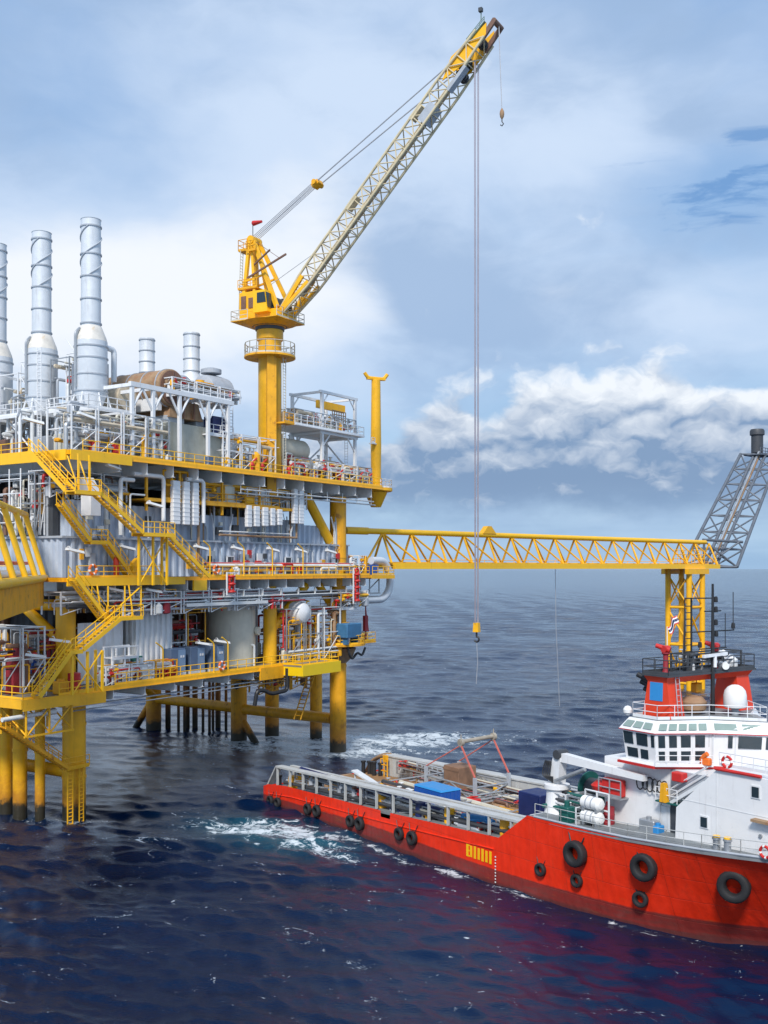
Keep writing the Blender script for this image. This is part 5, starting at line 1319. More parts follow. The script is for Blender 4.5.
o = thing('pump_skid', 'white framed pump skid beside the long stair foot on the lower deck', 'skid', (3.8, -1.4, ZL), PF)
mb = MB()
for x in (3.0, 4.6, 6.3):
    for y in (-2.0, -.8): mb.box(x - .08, y - .08, ZL, x + .08, y + .08, ZL + 3.6)
for z in (ZL + 2.4, ZL + 3.55): mb.box(2.9, -2.1, z, 6.4, -2.0, z + .12).box(2.9, -.8, z, 6.4, -.7, z + .12)
part('frame', mb, M['white_clean'], o)
part('pump', MB().cyl((3.4, -1.4, ZL + .7), (5.4, -1.4, ZL + .7), .45).cyl((5.5, -1.4, ZL + .7), (6.2, -1.4, ZL + .7), .32).box(3.2, -1.8, ZL + .02, 6.2, -1.0, ZL + .25), M['white'], o)
part('top_tray', MB().box(2.9, -2.1, ZL + 2.53, 6.4, -.7, ZL + 2.62), M['white_clean'], o)
solo('filter_box', MB().bbox(6.9, -2.1, ZL, 8.5, -.9, ZL + 1.5, .05).cyl((7.3, -1.5, ZL + 1.5), (7.3, -1.5, ZL + 2.3), .2), M['white'], 'low white filter box right of the white framed pump skid', 'box', (7.7, -1.5, ZL), PF)
solo('green_cabinet', MB().bbox(6.9, -.7, ZL, 8.3, .0, ZL + 2.4, .05).box(7.0, -.76, ZL + .2, 8.2, -.71, ZL + 2.2), M['green'], 'dark green cabinet against the grey corrugated enclosure', 'cabinet', (7.6, -.4, ZL), PF)
solo('cable_reel', MB().cyl((11.7, -1.75, ZL + .75), (11.7, -1.2, ZL + .75), .32, n=18).torus((11.7, -1.8, ZL + .75), .42, .08, 'y').torus((11.7, -1.15, ZL + .75), .42, .08, 'y').box(11.4, -1.7, ZL, 12.0, -1.25, ZL + .4), M['red'], 'red hose reel at the foot of the grey corrugated enclosure', 'hose reel', (11.7, -1.5, ZL), PF)
solo('red_drum', MB().lathe([(.6, 0), (.64, .3), (.6, .35), (.6, .9), (.64, .95), (.6, 1.0), (.6, 1.5), (.2, 1.6)], (-1.6, -1.9, ZL), 22), M['red'], 'fat red drum on the lower deck behind the stair support frame', 'drum', (-1.6, -1.9, ZL), PF)
for i, (x, y, c_, l) in enumerate(((-6.2, .5, 'maroon', 'dark red machine block deep under the access bridge'), (-2.2, 3.0, 'blue', 'blue machine block among the red pipes under the access bridge'), (-4.4, -3.4, 'yellow_worn', 'yellow round topped bin on the left landing'))):
    solo('machine_block' if i < 2 else 'bin', MB().bbox(x - .9 + .4 * (i == 2), y - .6, ZL - .1 * (i != 1), x + .9 - .4 * (i == 2), y + .6, ZL + (3.4, 2.0, 1.1)[i], .08).cyl((x, y, ZL + (3.4, 2.0, 1.1)[i] - .05), (x, y, ZL + (4.1, 2.7, 1.3)[i]), .35), M[c_], l, 'machine' if i < 2 else 'bin', (x, y, ZL), PF)
# right end of the lower deck: small round service platform on the far leg
o = thing('service_platform', 'small yellow railed service platform around the far right leg', 'platform', (43.6, 0, 14.2), PF)
part('floor', MB().lathe([(1.14, 13.6), (3.6, 13.9), (3.6, 14.2), (1.14, 14.2)], (43.6, 0, 0), 28).box(46.5, -1.4, 13.9, 50.5, 1.0, 14.15), M['yellow_worn'], o)
part('rail', MB().rail([(43.6 + 3.5 * math.cos(a), 3.5 * math.sin(a), 14.2) for a in np.linspace(-3.6, -.5, 9)]).rail([(46.7, -1.35, 14.2), (50.4, -1.35, 14.2), (50.4, .9, 14.2)]), M['yellow_clean'], o)
part('bracket', MB().lathe([(1.14, 11.6), (1.9, 12.3), (2.4, 13.55), (1.14, 13.56)], (43.6, 0, 0), 20), M['rusty'], o)
part('upper_ring', MB().lathe([(1.14, 18.5), (2.5, 18.6), (2.5, 18.8), (1.14, 18.8)], (43.6, 0, 0), 24).rail([(43.6 + 2.4 * math.cos(a), 2.4 * math.sin(a), 18.8) for a in np.linspace(-3.8, -.2, 8)]), M['white'], o)
part('hose', MB().tube(smooth_path([(41.8, -2.4, 15), (42.2, -2.9, 12.6), (43.2, -2.6, 12.2), (44.6, -2.4, 13.0), (46, -2.2, 12.4), (47, -2, 13.4)], .6), .16, 8), M['black'], o)
solo('water_tank', MB().bbox(40.9, -3.4, 15.0, 44.2, -1.6, 16.9, .12).box(41.2, -3.2, 14.2, 41.5, -1.9, 15.0).box(43.6, -3.2, 14.2, 43.9, -1.9, 15.0), paint('faded_blue_paint', (.05, .17, .32), .5, var=.3, streak=.4), 'faded blue tank on stubby feet in front of the far right leg', 'tank', (42.5, -2.5, 14.2), PF)
solo('lifting_post', MB().bar((48.6, -1.0, 14.2), (48.6, -1.0, 19), .1).bar((48.6, -1.0, 19), (46.8, -1.0, 20.2), .08).bar((49.6, -1.0, 14.2), (48.6, -1.0, 18.6), .06).box(48.2, -1.2, 15.5, 48.9, -.8, 17.6), M['maroon'], 'dark red davit post on the small service platform', 'davit', (48.6, -1, 14.2), PF)
solo('winch_drum', MB().cyl((49.4, -1.2, 15.0), (49.4, .4, 15.0), .42, n=18).box(49.0, -1.2, 14.2, 49.8, -1.05, 15.0).box(49.0, .25, 14.2, 49.8, .4, 15.0), M['chalk'], 'white winch drum at the outer end of the small service platform', 'winch', (49.4, -.4, 14.2), PF)
o = thing('rescue_ladder', 'yellow inclined ladder under the bright yellow fascia', 'ladder', (37, -1, 4.9), PF)
part('ladder', MB().ladder((33.6, -1.0, 5.4), (37.4, -1.0, ZL - .3), 1.0, (0, 1, 0), r=.09, step=.5), M['yellow_worn'], o)
solo('drain_pipe', MB().tube(smooth_path([(28.9, -3.2, ZL - .4), (28.9, -3.2, 9.6), (26.4, -2.8, 9.4), (25.6, -2.4, 9.9), (24.6, -2.2, 9.9), (24.4, -2, 8.2)], .5), .24, 10), M['black'], 'black bent drain hose hanging under the bright yellow fascia', 'hose', (28.9, -3.2, 8.2), PF)
q = random.Random(23)
s_, t_ = gw(272, 735)
o = thing('wellhead_cluster', 'cluster of rusty yellow valves on the short tube under the lower deck', 'valve cluster', (s_, t_, 8.2), PF)
for i in range(7):
    a = i * .9
    part('valve', MB().cyl((s_ + 1.1 * math.cos(a), t_ + 1.1 * math.sin(a), 7.2 + .4 * (i % 3)), (s_ + 1.1 * math.cos(a), t_ + 1.1 * math.sin(a), 9.4 + .5 * (i % 2)), .2).torus((s_ + 1.1 * math.cos(a), t_ + 1.1 * math.sin(a), 9.5 + .5 * (i % 2)), .35, .06, 'z', 14, 5), M[q.choice(('yellow_worn', 'rusty', 'dark'))], o)
part('gallery', MB().lathe([(1.0, 7.0), (1.8, 7.05), (1.8, 7.2), (1.0, 7.2)], (s_, t_, 0), 20).rail([(s_ + 1.7 * math.cos(a), t_ + 1.7 * math.sin(a), 7.2) for a in np.linspace(0, 2 * PI, 9)], h=1.0, sp=.9), M['yellow_worn'], o)
# middle deck: fire points, life rings, signs
def ring(px, py, t, z, label, r=.42):
    s_ = pf(px, py, t)[0]
    mb = MB(); n = 32
    pts = [(s_ + r * math.cos(2 * PI * i / n), t, z + r * math.sin(2 * PI * i / n)) for i in range(n)]
    mb.tube(pts, .13, 8, 0, close=True)
    for i in range(len(mb.m)): mb.m[i] = 1 if (i // 8) % 8 in (0, 1) else 0
    return solo('life_ring', mb, [M['orange'], M['chalk']], label, 'life ring', (s_, t, z), PF, 'orange life rings')
ring(216.5, 574, -2.55, ZM + .75, 'orange life ring on the middle deck rail at the foot of the stairs')
ring(93, 577, -2.55, ZM + .75, 'orange life ring on the middle deck rail near the access bridge')
ring(222, 668, -2.6, ZL + .7, 'orange life ring on the lower deck rail below the cream tank')
for px, l in ((236, 'left red hose cabinet on the middle deck wall, under a pale lamp'), (246, 'right red hose cabinet of the close pair on the middle deck wall'), (258, 'single red hose cabinet further right on the middle deck wall')):
    s_ = pf(px, 572, -1.0)[0]
    solo('hose_cabinet', MB().bbox(s_ - .42, -1.25, ZM + .35, s_ + .42, -.85, ZM + 1.75, .04).box(s_ - .3, -1.29, ZM + .5, s_ + .3, -1.255, ZM + 1.6), M['red'], l, 'hose cabinet', (s_, -1, ZM + .35), PF, 'red hose cabinets')
s_ = pf(115.5, 570, -1.7)[0]
solo('gas_cylinder', MB().lathe([(.26, 0), (.28, .1), (.28, 1.7), (.2, 1.95), (.08, 2.0), (.08, 2.2)], (s_, -1.8, ZM), 16), M['funnel'], 'orange red gas cylinder at the wall left of the X braced frame', 'gas cylinder', (s_, -1.8, ZM), PF)
s_ = pf(132, 568, -1.9)[0]
solo('survival_locker', MB().hexa([(s_ - .35, -2.2, ZM), (s_ + .35, -2.2, ZM), (s_ + .35, -1.7, ZM), (s_ - .35, -1.7, ZM)], [(s_ - .1, -2.2, ZM + 1.4), (s_ + .5, -2.2, ZM + 1.9), (s_ + .5, -1.7, ZM + 1.9), (s_ - .1, -1.7, ZM + 1.4)]), M['yellow'], 'orange yellow covered locker with slanting top left of the X braced frame', 'locker', (s_, -1.9, ZM), PF)
def net_roll(px, py, label, z0, z1):
    s_ = pf(px, py, -2.9)[0]
    o = thing('net_roll', label, 'rescue net', (s_, -2.9, z0), PF, 'red rescue net rolls in white frames')
    mb = MB()
    for dx in (-.62, .62): mb.box(s_ + dx - .06, -3.0, z0, s_ + dx + .06, -2.85, z1)
    mb.box(s_ - .68, -3.0, z0 - .1, s_ + .68, -2.85, z0 - .001).box(s_ - .68, -3.0, z1 + .001, s_ + .68, -2.85, z1 + .12)
    part('frame', mb, M['white'], o)
    mb = MB(); n = int((z1 - z0) / .42)
    for i in range(n):
        z = z0 + .3 + i * .42
        mb.torus((s_, -3.05, z), .34, .13, 'y' if i % 2 else 'z', 14, 6)
    part('net', mb, M['red'], o)
net_roll(230.5, 586, 'red rescue net roll below the middle deck edge near the life ring', ZM - 2.0, ZM + .3)
net_roll(356, 588, 'tall red rescue net roll at the right end of the middle deck', ZM - 3.6, ZM + .8)
# lamps: long fluorescent floodlights on bent posts and walls
lamp = None
def lamp_at(s, t, z, tilt, label, post):
    global lamp
    if lamp is None:
        lamp = thing('deck_lamp', label, 'lamp', (s, t, z), PF, 'long pale deck lamps')
        part('lamp_body', MB().hexa([(s - .95, t - .3, z - .02), (s + .95, t - .3, z - .34), (s + .95, t + .3, z - .34), (s - .95, t + .3, z - .02)], [(s - .95, t - .18, z + .22), (s + .95, t - .18, z - .1), (s + .95, t + .18, z - .1), (s - .95, t + .18, z + .22)]), M['chalk'], lamp)
        part('bracket', MB().tube([(s - .5, t, z + .12), (s - .5, t + .25, z + .35), (s - .5, t + .5, z + .3)], .05, 6), M['pipe_white'], lamp)
        o = lamp
    else: o = copy_tree(lamp, PF.w(s, t, z), None, label)
    o.rotation_euler = (0, 0, PF.ang + tilt)
for px, py, t, l in ((75, 550, -1.7, 'first'), (127, 547, -1.2, 'second'), (201, 547, -1.2, 'third'), (238, 548, -1.2, 'fourth'), (273, 549, -1.2, 'fifth'), (301, 550, -1.2, 'sixth'), (331, 551, -1.2, 'seventh')):
    s_, z_ = pf(px, py, t); lamp_at(s_, t, z_, 0, 'pale long deck lamp over the middle deck walkway, %s from the left of seven' % l, 0)
for px, py, t, l in ((115, 589, -2.2, 'pale deck lamp under the middle deck above the hanging stair'), (153, 590, -2.2, 'pale deck lamp under the middle deck right of the hanging stair'), (60, 640, -3.0, 'pale deck lamp above the left lower deck landing'), (36, 655, -3.0, 'pale deck lamp at the far left of the lower deck'), (222, 641, -1.8, 'pale deck lamp in front of the cream tank'), (86, 415, -2.0, 'pale lamp under the nearest stack platform'), (33, 420, -2.0, 'pale lamp under the middle stack platform'), (204, 643, -1.8, 'pale deck lamp above the middle slate blue cabinet'), (113, 466, -2.3, 'pale lamp under the upper deck corner'), (155, 504, -2.3, 'pale lamp left of the tall ribbed ducts')):
    s_, z_ = pf(px, py, t); lamp_at(s_, t, z_, q.uniform(-.3, .3), l, 0)
post = None
def post_at(s, t, z, label):
    global post
    if post is None:
        post = solo('lamp_post', MB().tube(smooth_path([(s, t, z), (s, t, z + 3.2), (s - 1.0, t, z + 3.8)], .3), .075, 7), M['yellow_clean'], label, 'lamp post', (s, t, z), PF, 'thin yellow lamp posts on the rails')
    else: copy_tree(post, PF.w(s, t, z), None, label)
for i, px in enumerate((210, 244, 272.5, 303)):
    post_at(pf(px, 565, -2.45)[0], -2.45, ZM, 'thin yellow lamp post on the middle deck rail, %s from the left' % ('first', 'second', 'third', 'fourth')[i])
for i, px in enumerate((163, 214, 228)):
    post_at(pf(px, 660, -2.45)[0], -2.45, ZL, 'thin yellow lamp post on the lower deck rail, %s' % ('by the grey enclosure', 'before the third cabinet', 'before the cream tank')[i])
# fenced yellow valve cage above the wall
solo('valve_cage', MB().rail([(10.6, -1.3, 31.2), (14.2, -1.3, 31.2), (14.2, .6, 31.2)], h=3.0, sp=1.2, r=.12, mids=1).cyl((12.4, -.4, 31.2), (12.4, -.4, 33.4), .6, n=16), M['yellow_worn'], 'yellow barred cage left of the tall ribbed ducts', 'cage', (12.4, -.4, 31.1), PF)
solo('drip_tank', MB().lathe([(1.5, 0), (1.7, .4), (1.7, 2.0), (1.4, 2.3)], (21.4, .6, 31.15), 24).box(19.6, -1.0, 31.13, 23.0, .0, 31.5), M['cream'], 'pale rounded tank under the upper deck left of the crane column', 'tank', (21.4, .6, 31.1), PF)
solo('blower', MB().bbox(26.0, -.8, 31.15, 28.0, .6, 33.0, .06).cyl((28.0, -.1, 32), (28.9, -.1, 32), .55), M['wall_light'], 'pale blower box under the upper deck beside the crane column', 'machine', (27, -.1, 31.1), PF)
solo('pump_motor', MB().cyl((24, -.6, 31.8), (25.4, -.6, 31.8), .55, n=18).box(23.8, -1, 31.13, 25.4, -.2, 31.3).cyl((24.7, -.6, 32.3), (24.7, -.6, 33), .2), M['yellow'], 'yellow pump motor under the upper deck', 'motor', (24.6, -.6, 31.1), PF)

# ------------------------------------------------------------------ crowded process skids that fill the decks
def process_skid(label, seed, s0, s1, t0, t1, z0, zmax, n, mats, nv=14, frames=3, cat='process skid', name='process_skid', vm=('red', 'yellow', 'white', 'grey'), fr=PF, fm=('white', 'yellow_worn', 'steel', 'white')):
    q = random.Random(seed)
    o = thing(name, label, cat, ((s0 + s1) / 2, (t0 + t1) / 2, z0), fr)
    for i in range(n):
        s, t = q.uniform(s0, s1), q.uniform(t0, t1)
        h = z0 + q.uniform(.5, zmax)
        d = q.uniform(.8, 3.2) * q.choice((-1, 1)); s2 = min(s1, max(s0, s + d)); dt = q.uniform(-.8, .8)
        kind = q.random()
        if kind < .4: pts = [(s, t, z0 + .01), (s, t, h), (s2, t, h), (s2, t, z0 + .01 + q.uniform(0, .5) * (h - z0))]
        elif kind < .7: pts = [(s, t, z0 + .01), (s, t, h), (s2, t, h), (s2, t + dt, h)]
        else: pts = [(s0 + q.uniform(0, 1), t, h), (s0 + (s1 - s0) * .5, t, h), (s1 - q.uniform(0, 1), t, h + .01)]
        part('pipe', MB().tube(smooth_path(pts, .28), q.choice((.05, .07, .1, .15, .22)), 7), M[q.choice(mats)], o)
    for i in range(nv):
        s, t, h = q.uniform(s0, s1), q.uniform(t0, t0 + (t1 - t0) * .4), z0 + q.uniform(.5, zmax * .8)
        mb = MB(); mb.cyl((s - .22, t, h), (s + .22, t, h), .2, n=10); mb.cyl((s, t, h), (s, t - .05, h + .45), .06, n=6); mb.torus((s, t - .05, h + .45), .2, .04, 'z', 12, 5)
        part('valve', mb, M[q.choice(vm)], o)
    for i in range(frames or 0):
        a = s0 + (s1 - s0) * i / frames; b = a + (s1 - s0) / frames * .9
        mb = MB()
        for x in (a, b):
            for y in (t0, t1): mb.box(x - .06, y - .06, z0, x + .06, y + .06, z0 + zmax)
        for z in (z0 + zmax * .5, z0 + zmax - .1):
            for y in (t0, t1): mb.box(a, y - .05, z, b, y + .05, z + .1)
            mb.box(a, t0, z - .02, a + .1, t1, z + .08); mb.box(b - .1, t0, z - .02, b, t1, z + .08)
        mb.bar((a, t0, z0), (b, t0, z0 + zmax * .5), .05)
        part('rack_frame', mb, M[q.choice(fm)], o)
    for i in range(max(2, n // 9)):
        s, t = q.uniform(s0, s1), q.uniform(t0, t1); r = q.uniform(.25, .55); h = q.uniform(.8, min(2.4, zmax * .7))
        part('bottle', MB().lathe([(r * .3, 0), (r, .15), (r, h - .2), (r * .5, h), (r * .3, h + .15)], (s, t, z0), 14), M[q.choice(mats)], o)
    return o
W_ = ('pipe_white', 'white', 'steel', 'cream', 'pipe_white', 'grey')
process_skid('crowded yellow and white manifold on the right half of the lower deck', 41, 30.4, 41.8, -1.9, 3.5, ZL, 6.5, 62, ('yellow', 'yellow_worn', 'pipe_white', 'white', 'cream', 'rusty', 'red'), 20, 3, name='manifold_skid', cat='manifold')
process_skid('dark red machinery and pipes behind the lowest stairs, left of the grey enclosure', 42, -3.0, 6.5, 1.5, 5.5, ZL, 5.5, 46, ('maroon', 'maroon', 'pipe_white', 'grey', 'brown', 'dark', 'yellow_worn'), 14, 3)
process_skid('red and dark pump pipes behind the slate blue cabinets', 43, 13.4, 19.5, .8, 4.0, ZL, 6.5, 34, ('maroon', 'brown', 'pipe_white', 'red', 'dark', 'grey'), 8, 2)
process_skid('white pipe gear between the upright grey ducts and the vent hood', 44, -2.4, 7.6, .6, 3.6, 30.7, 2.7, 40, W_ + ('brown', 'red'), 10, 3, fm=('white', 'white', 'steel'))
process_skid('pale pipe gear on the yellow mezzanine under the upper deck', 45, 16.6, 36, -.9, 2.6, 31.2, 2.1, 60, W_ + ('yellow_worn', 'stained', 'rusty', 'yellow'), 16, 5)
process_skid('white pipe gear around the feet of the exhaust stacks', 46, -2.0, 11.0, -2.0, 1.4, ZU, 4.4, 52, W_ + ('stained', 'yellow_worn'), 12, 4, fm=('white', 'white', 'steel'))
process_skid('white pipe gear inside the white frame at deck level', 47, 19.5, 29, -1.6, 4.5, ZU, 4.2, 46, W_ + ('stained', 'yellow_worn', 'blue_cab'), 12, 3, fm=('white', 'white', 'steel'))
process_skid('white pipe gear standing on the white frame between the round ducts', 48, 12.2, 23.4, -1.0, .4, 42.75, 1.5, 26, W_ + ('stained', 'rusty', 'yellow_worn'), 8, 3, fm=('white', 'white', 'steel'))
process_skid('pale pipe gear on the deck at the foot of the white tower', 49, 32.0, 49.0, -1.9, 1.0, ZU, 2.4, 60, W_ + ('yellow_worn', 'red', 'stained', 'yellow'), 24, 5, vm=('red', 'white', 'yellow', 'maroon'), fm=('white', 'white', 'steel'))
process_skid('pale pipe gear on the upper floor of the white tower', 50, 33.8, 47.6, -.4, 3.0, 41.75, 2.0, 36, W_ + ('stained', 'rusty', 'yellow_worn'), 10, 3, fm=('white', 'white', 'steel'))
process_skid('white pipe gear between the nearest and middle exhaust stacks', 51, 5.0, 10.5, 6.6, 9.5, ZU, 11.0, 40, W_ + ('stained', 'cream'), 6, 2, fm=('white', 'white', 'steel'))
process_skid('white pipe gear between the middle and farthest exhaust stacks', 52, 4.5, 9.5, 14.2, 17.2, ZU, 10.0, 30, W_ + ('stained', 'grey'), 6, 2, fm=('white', 'white', 'steel'))
process_skid('pipes and boxes on the middle deck right beside the bridge landing', 53, 45.6, 47.2, -2.0, 4.0, ZM, 2.6, 22, W_ + ('red', 'yellow_worn'), 8, 1)
process_skid('hanging pipes and trays below the middle deck edge', 54, 4.5, 30, -1.9, -.9, 19.2, 2.4, 26, ('pipe_white', 'maroon', 'steel', 'white', 'grey', 'red'), 8, 6)
process_skid('white and yellow pipes above the small service platform by the far right leg', 55, 40.6, 47.0, -2.6, -1.2, 18.9, 2.2, 24, W_ + ('yellow', 'red', 'yellow_worn'), 12, 2)
process_skid('pipes under the access bridge at the far left of the lower deck', 56, -9.0, -3.6, -.5, 6.0, ZL, 6.0, 44, ('maroon', 'brown', 'pipe_white', 'yellow_worn', 'yellow_worn', 'dark', 'brown'), 14, 2)
process_skid('grey pipe gear at the left end below the upper deck', 57, -2.6, -.8, 2.5, 18, 27.2, 6.0, 52, W_ + ('dark', 'brown', 'red'), 10, 3)
process_skid('yellow barriers, pipes and boxes along the middle deck walkway', 58, 16.0, 44.5, -2.2, -1.2, ZM, 1.5, 22, ('yellow_worn', 'white', 'red', 'grey', 'pipe_white', 'dark'), 10, 0)
process_skid('pipes and trays slung under the middle deck behind the hanging stair', 59, -3.0, 12.5, -1.7, 1.0, 19.6, 2.2, 34, ('pipe_white', 'white', 'steel', 'yellow_worn', 'brown', 'dark'), 8, 3)
process_skid('white and yellow gear on the lower deck before the grey enclosure', 60, 2.0, 12.0, -2.2, -.9, ZL, 1.9, 30, ('white', 'yellow_worn', 'pipe_white', 'grey', 'red'), 10, 3, fm=('white', 'yellow_worn'))
process_skid('yellow and rusty pipes under the lower deck between the far legs', 61, 30, 42, 2.0, 9.0, 8.6, 2.6, 24, ('yellow_worn', 'rusty', 'yellow', 'dark'), 6, 2, fm=('yellow_worn',))
# ------------------------------------------------------------------ the supply ship
BW = 16.0
def itp(x, xs, ys): return float(np.interp(x, xs, ys))
def yw(x):   # starboard waterline
    return itp(x, [0, 34, 40, 45, 49, 52, 54.2, 55.8, 57.2, 58.4], [0, 0, .35, .95, 1.75, 3.1, 4.5, 5.8, 7.0, 8.0])
def yd(x):   # starboard deck edge
    return itp(x, [0, 44, 49, 53, 56, 59, 62, 64.5, 66.5, 68], [0, 0, .15, .45, .9, 1.6, 2.7, 4.2, 6.0, 8.0])
def zt(x):   # top of the red side
    if x < 36.6: return itp(x, [0, 1.2, 4.7, 22.7, 36.6], [1.3, 1.75, 2.15, 2.85, 3.62])
    return itp(x, [36.6, 39.7, 48, 59, 68], [3.62, 5.9, 6.1, 6.75, 7.6])
def zd(x): return min(1.45 + .06 * x, itp(x, [0, 1.2, 4.7, 22.7, 36.6, 40], [1.3, 1.75, 2.15, 2.85, 3.62, 3.8]) - .08)
def hull_y(x, z):
    t = max(0., min(1., z / zt(x)))
    return yw(x) + (yd(x) - yw(x)) * t ** .9
hull_mat = paint('hull_red_paint', (.86, .034, .006), .38, var=.10, rust=.12, streak=.35, rust_col=(.30, .06, .02))
def boot(m):
    nt = m.node_tree; bs = nt.nodes['Principled BSDF']; NX.nt = nt
    tc = nt.nodes.new('ShaderNodeTexCoord'); sp = nt.nodes.new('ShaderNodeSeparateXYZ'); nt.links.new(tc.outputs['Object'], sp.inputs[0])
    x, z = NX(sp.outputs[0]), NX(sp.outputs[2])
    n = fbm(tc.outputs['Object'], .9, 6, .7)
    src = bs.inputs['Base Color'].links[0].from_socket
    bb = NX.op('EXPONENT', ((x - 20.) / 11.) * ((x - 20.) / 11.) * -1.)
    e = z - (x * .013 + .55 + bb * .35) + (n - .5) * .22
    anti = mixc(fbm(vec(x * .6, z * 3., 0.), 1., 6, .7).step(.4, .75), (.26, .028, .022), (.17, .045, .035))
    a = mixc(e.step(.10, -.06), src, anti)
    sc_ = fbm(vec(x * .25, z * 2.2, 4.), 1., 7, .72)        # rubbed patches above the boot top
    a = mixc((sc_.step(.60, .72) * e.step(1.5, .15)) * .7, a, (.30, .14, .03))
    fx = NX.op('FRACT', x / 2.7); fz = NX.op('FRACT', z / 1.55 + .35)
    seam = NX.op('MAXIMUM', (NX.op('ABSOLUTE', fx - .5)).step(.490, .497), (NX.op('ABSOLUTE', fz - .5)).step(.482, .494))
    a = mixc(seam * .42, a, (.30, .025, .01))
    st = fbm(vec(x * 1.1, z * .10, 9.), 1., 7, .7).step(.57, .74) * z.step(.6, 3.)      # runs below the deck edge
    a = mixc(st * .62, a, (.27, .050, .018))
    sc2 = fbm(vec(x * .33, z * 1.3, 31.), 1., 9, .75).step(.61, .70)
    a = mixc(sc2 * .5, a, (.45, .09, .035))
    dent = fbm(vec(x * .8, z * .5, 2.), 1., 3, .5) * .7 + NX.op('SINE', x * 9.2) * .035 - seam * .12
    bpn = nt.nodes.new('ShaderNodeBump'); bpn.inputs['Strength'].default_value = .55; bpn.inputs['Distance'].default_value = .25
    nt.links.new(dent.s, bpn.inputs['Height']); nt.links.new(bpn.outputs[0], bs.inputs['Normal'])
    g = mixc(z.step(.30, .0) * .6, a, (.05, .03, .03))
    nt.links.new(g, bs.inputs['Base Color'])
boot(hull_mat)
ship = thing('supply_ship', 'red offshore supply ship with white superstructure lying beside the platform', 'ship', (0, 0, 0), SF)
XS = [-.35, .15, .5, .8, 1.2, 2, 4.7, 8, 12, 16, 20, 21.2, 21.25, 22.6, 22.65, 26, 30, 34, 36.6, 37.6, 38.7, 39.7, 42, 44, 46, 48, 49.5, 51, 52.5, 54, 55.2, 56.2, 57.2, 58.4]
def station(x):
    z1 = zt(x)
    if 21.22 < x < 22.62: z1 -= .55
    ins = max(0, .5 - x) ** 2 * .5          # rounded stern quarter
    pts = []
    for z in (-2.5, -.9, 0, .5, 1.0, z1 * .55 + .3, z1 * .8, z1):
        z = min(z, z1)
        y = hull_y(x, max(0, z)) + ins + (.5 if z < -2 else 0)
        pts.append((min(y, 7.99), z))
    return pts
mb = MB()
rows = [[(x, y, z) for y, z in station(x)] for x in XS]
# raked stem: the last rows lean forward
for f, xt in ((.25, 59.6), (.5, 61.6), (.75, 64.2), (1.0, 67.2)):
    r_ = []
    for k, z in enumerate((-2.5, -.9, 0, .5, 1.0, 4.3, 6.0, 7.5)):
        u = max(0, z) / 7.5
        x = 58.4 + (xt - 58.4) * u ** .8
        r_.append((x, min(7.995, max(hull_y(min(x, 67.9), max(0.01, z)) , 8 - (8 - yd(min(xt, 67.9))) * u ** .7)), z))
    rows.append(r_)
nrow, npt = len(rows), len(rows[0])
vs = [p for r_ in rows for p in r_]
vs += [(p[0], BW - p[1], p[2]) for r_ in rows for p in r_]
fs = []
off = nrow * npt
for i in range(nrow - 1):
    for j in range(npt - 1):
        a, b, c_, d_ = i*npt + j, (i+1)*npt + j, (i+1)*npt + j+1, i*npt + j+1
        fs.append((a, b, c_, d_)); fs.append((off + d_, off + c_, off + b, off + a))
for j in range(npt - 1): fs.append((j, j + 1, off + j + 1, off + j))
l = (nrow - 1) * npt
for j in range(npt - 1): fs.append((l + j + 1, l + j, off + l + j, off + l + j + 1))
mb.add(vs, fs)
hull = part('hull', mb, hull_mat, ship, smooth=40)
part('rubbing_strake', MB().tube([(x, -.02, zt(x) - .95) for x in (1.2, 6, 12, 20, 28, 36)], .06, 8), hull_mat, hull)
# decks
wood = paint('worn_deck_planks', (.34, .19, .085), .75, var=.3, dirt=.35, rust=.4, rust_col=(.22, .09, .04))
DX = [.4, 1.2, 3, 4.7, 8, 13, 18, 22.7, 28, 34, 39.4]
def deck_strip(y0, y1, dz):
    n = len(DX); mb = MB()
    vs = [(x, y, zd(x) + d) for d in (-.2 + dz, dz) for y in (y0, y1) for x in DX]
    fs = []
    for i in range(n - 1):
        fs += [(2*n + i, 2*n + i + 1, 3*n + i + 1, 3*n + i), (i + 1, i, n + i, n + i + 1), (i, i + 1, 2*n + i + 1, 2*n + i), (n + i + 1, n + i, 3*n + i, 3*n + i + 1)]
    fs += [(0, 2*n, 3*n, n), (n - 1, 2*n - 1, 4*n - 1, 3*n - 1)]
    return mb.add(vs, fs)
part('cargo_deck', deck_strip(2.1, 12.6, 0), wood, ship)
for y0, y1 in ((.30, 2.09), (12.61, 15.70)): part('side_deck', deck_strip(y0, y1, -.02), M['concrete'], ship)
part('stern_roller', MB().cyl((.2, 4.2, zd(0) - .2), (.2, 11.0, zd(0) - .2), .42, n=20), M['rusty'], ship)
part('stern_ramp', MB().hexa([(.5, 2.2, zd(.4) + .01), (1.2, 2.2, zd(1.2) + .01), (1.2, 12.5, zd(1.2) + .01), (.5, 12.5, zd(.4) + .01)], [(.5, 2.2, zd(.4) + .04), (1.2, 2.2, zd(1.2) + .04), (1.2, 12.5, zd(1.2) + .04), (.5, 12.5, zd(.4) + .04)]), M['rusty'], ship)
fd = [(x, yd(x) + .02) for x in (39.72, 44, 49, 53, 56, 59, 62, 64.5)] + [(66.6, 8)]
poly = fd + [(x, BW - y) for x, y in fd[-2::-1]]
part('forecastle_deck', MB().hexa([(x, y, zt(max(x, 39.72)) - .25) for x, y in poly], [(x, y, zt(max(x, 39.72)) - .02) for x, y in poly]), M['concrete'], ship)
part('forecastle_bulkhead', MB().box(39.5, .45, zd(39), 39.7, 15.5, 5.85), M['wall_light'], ship)
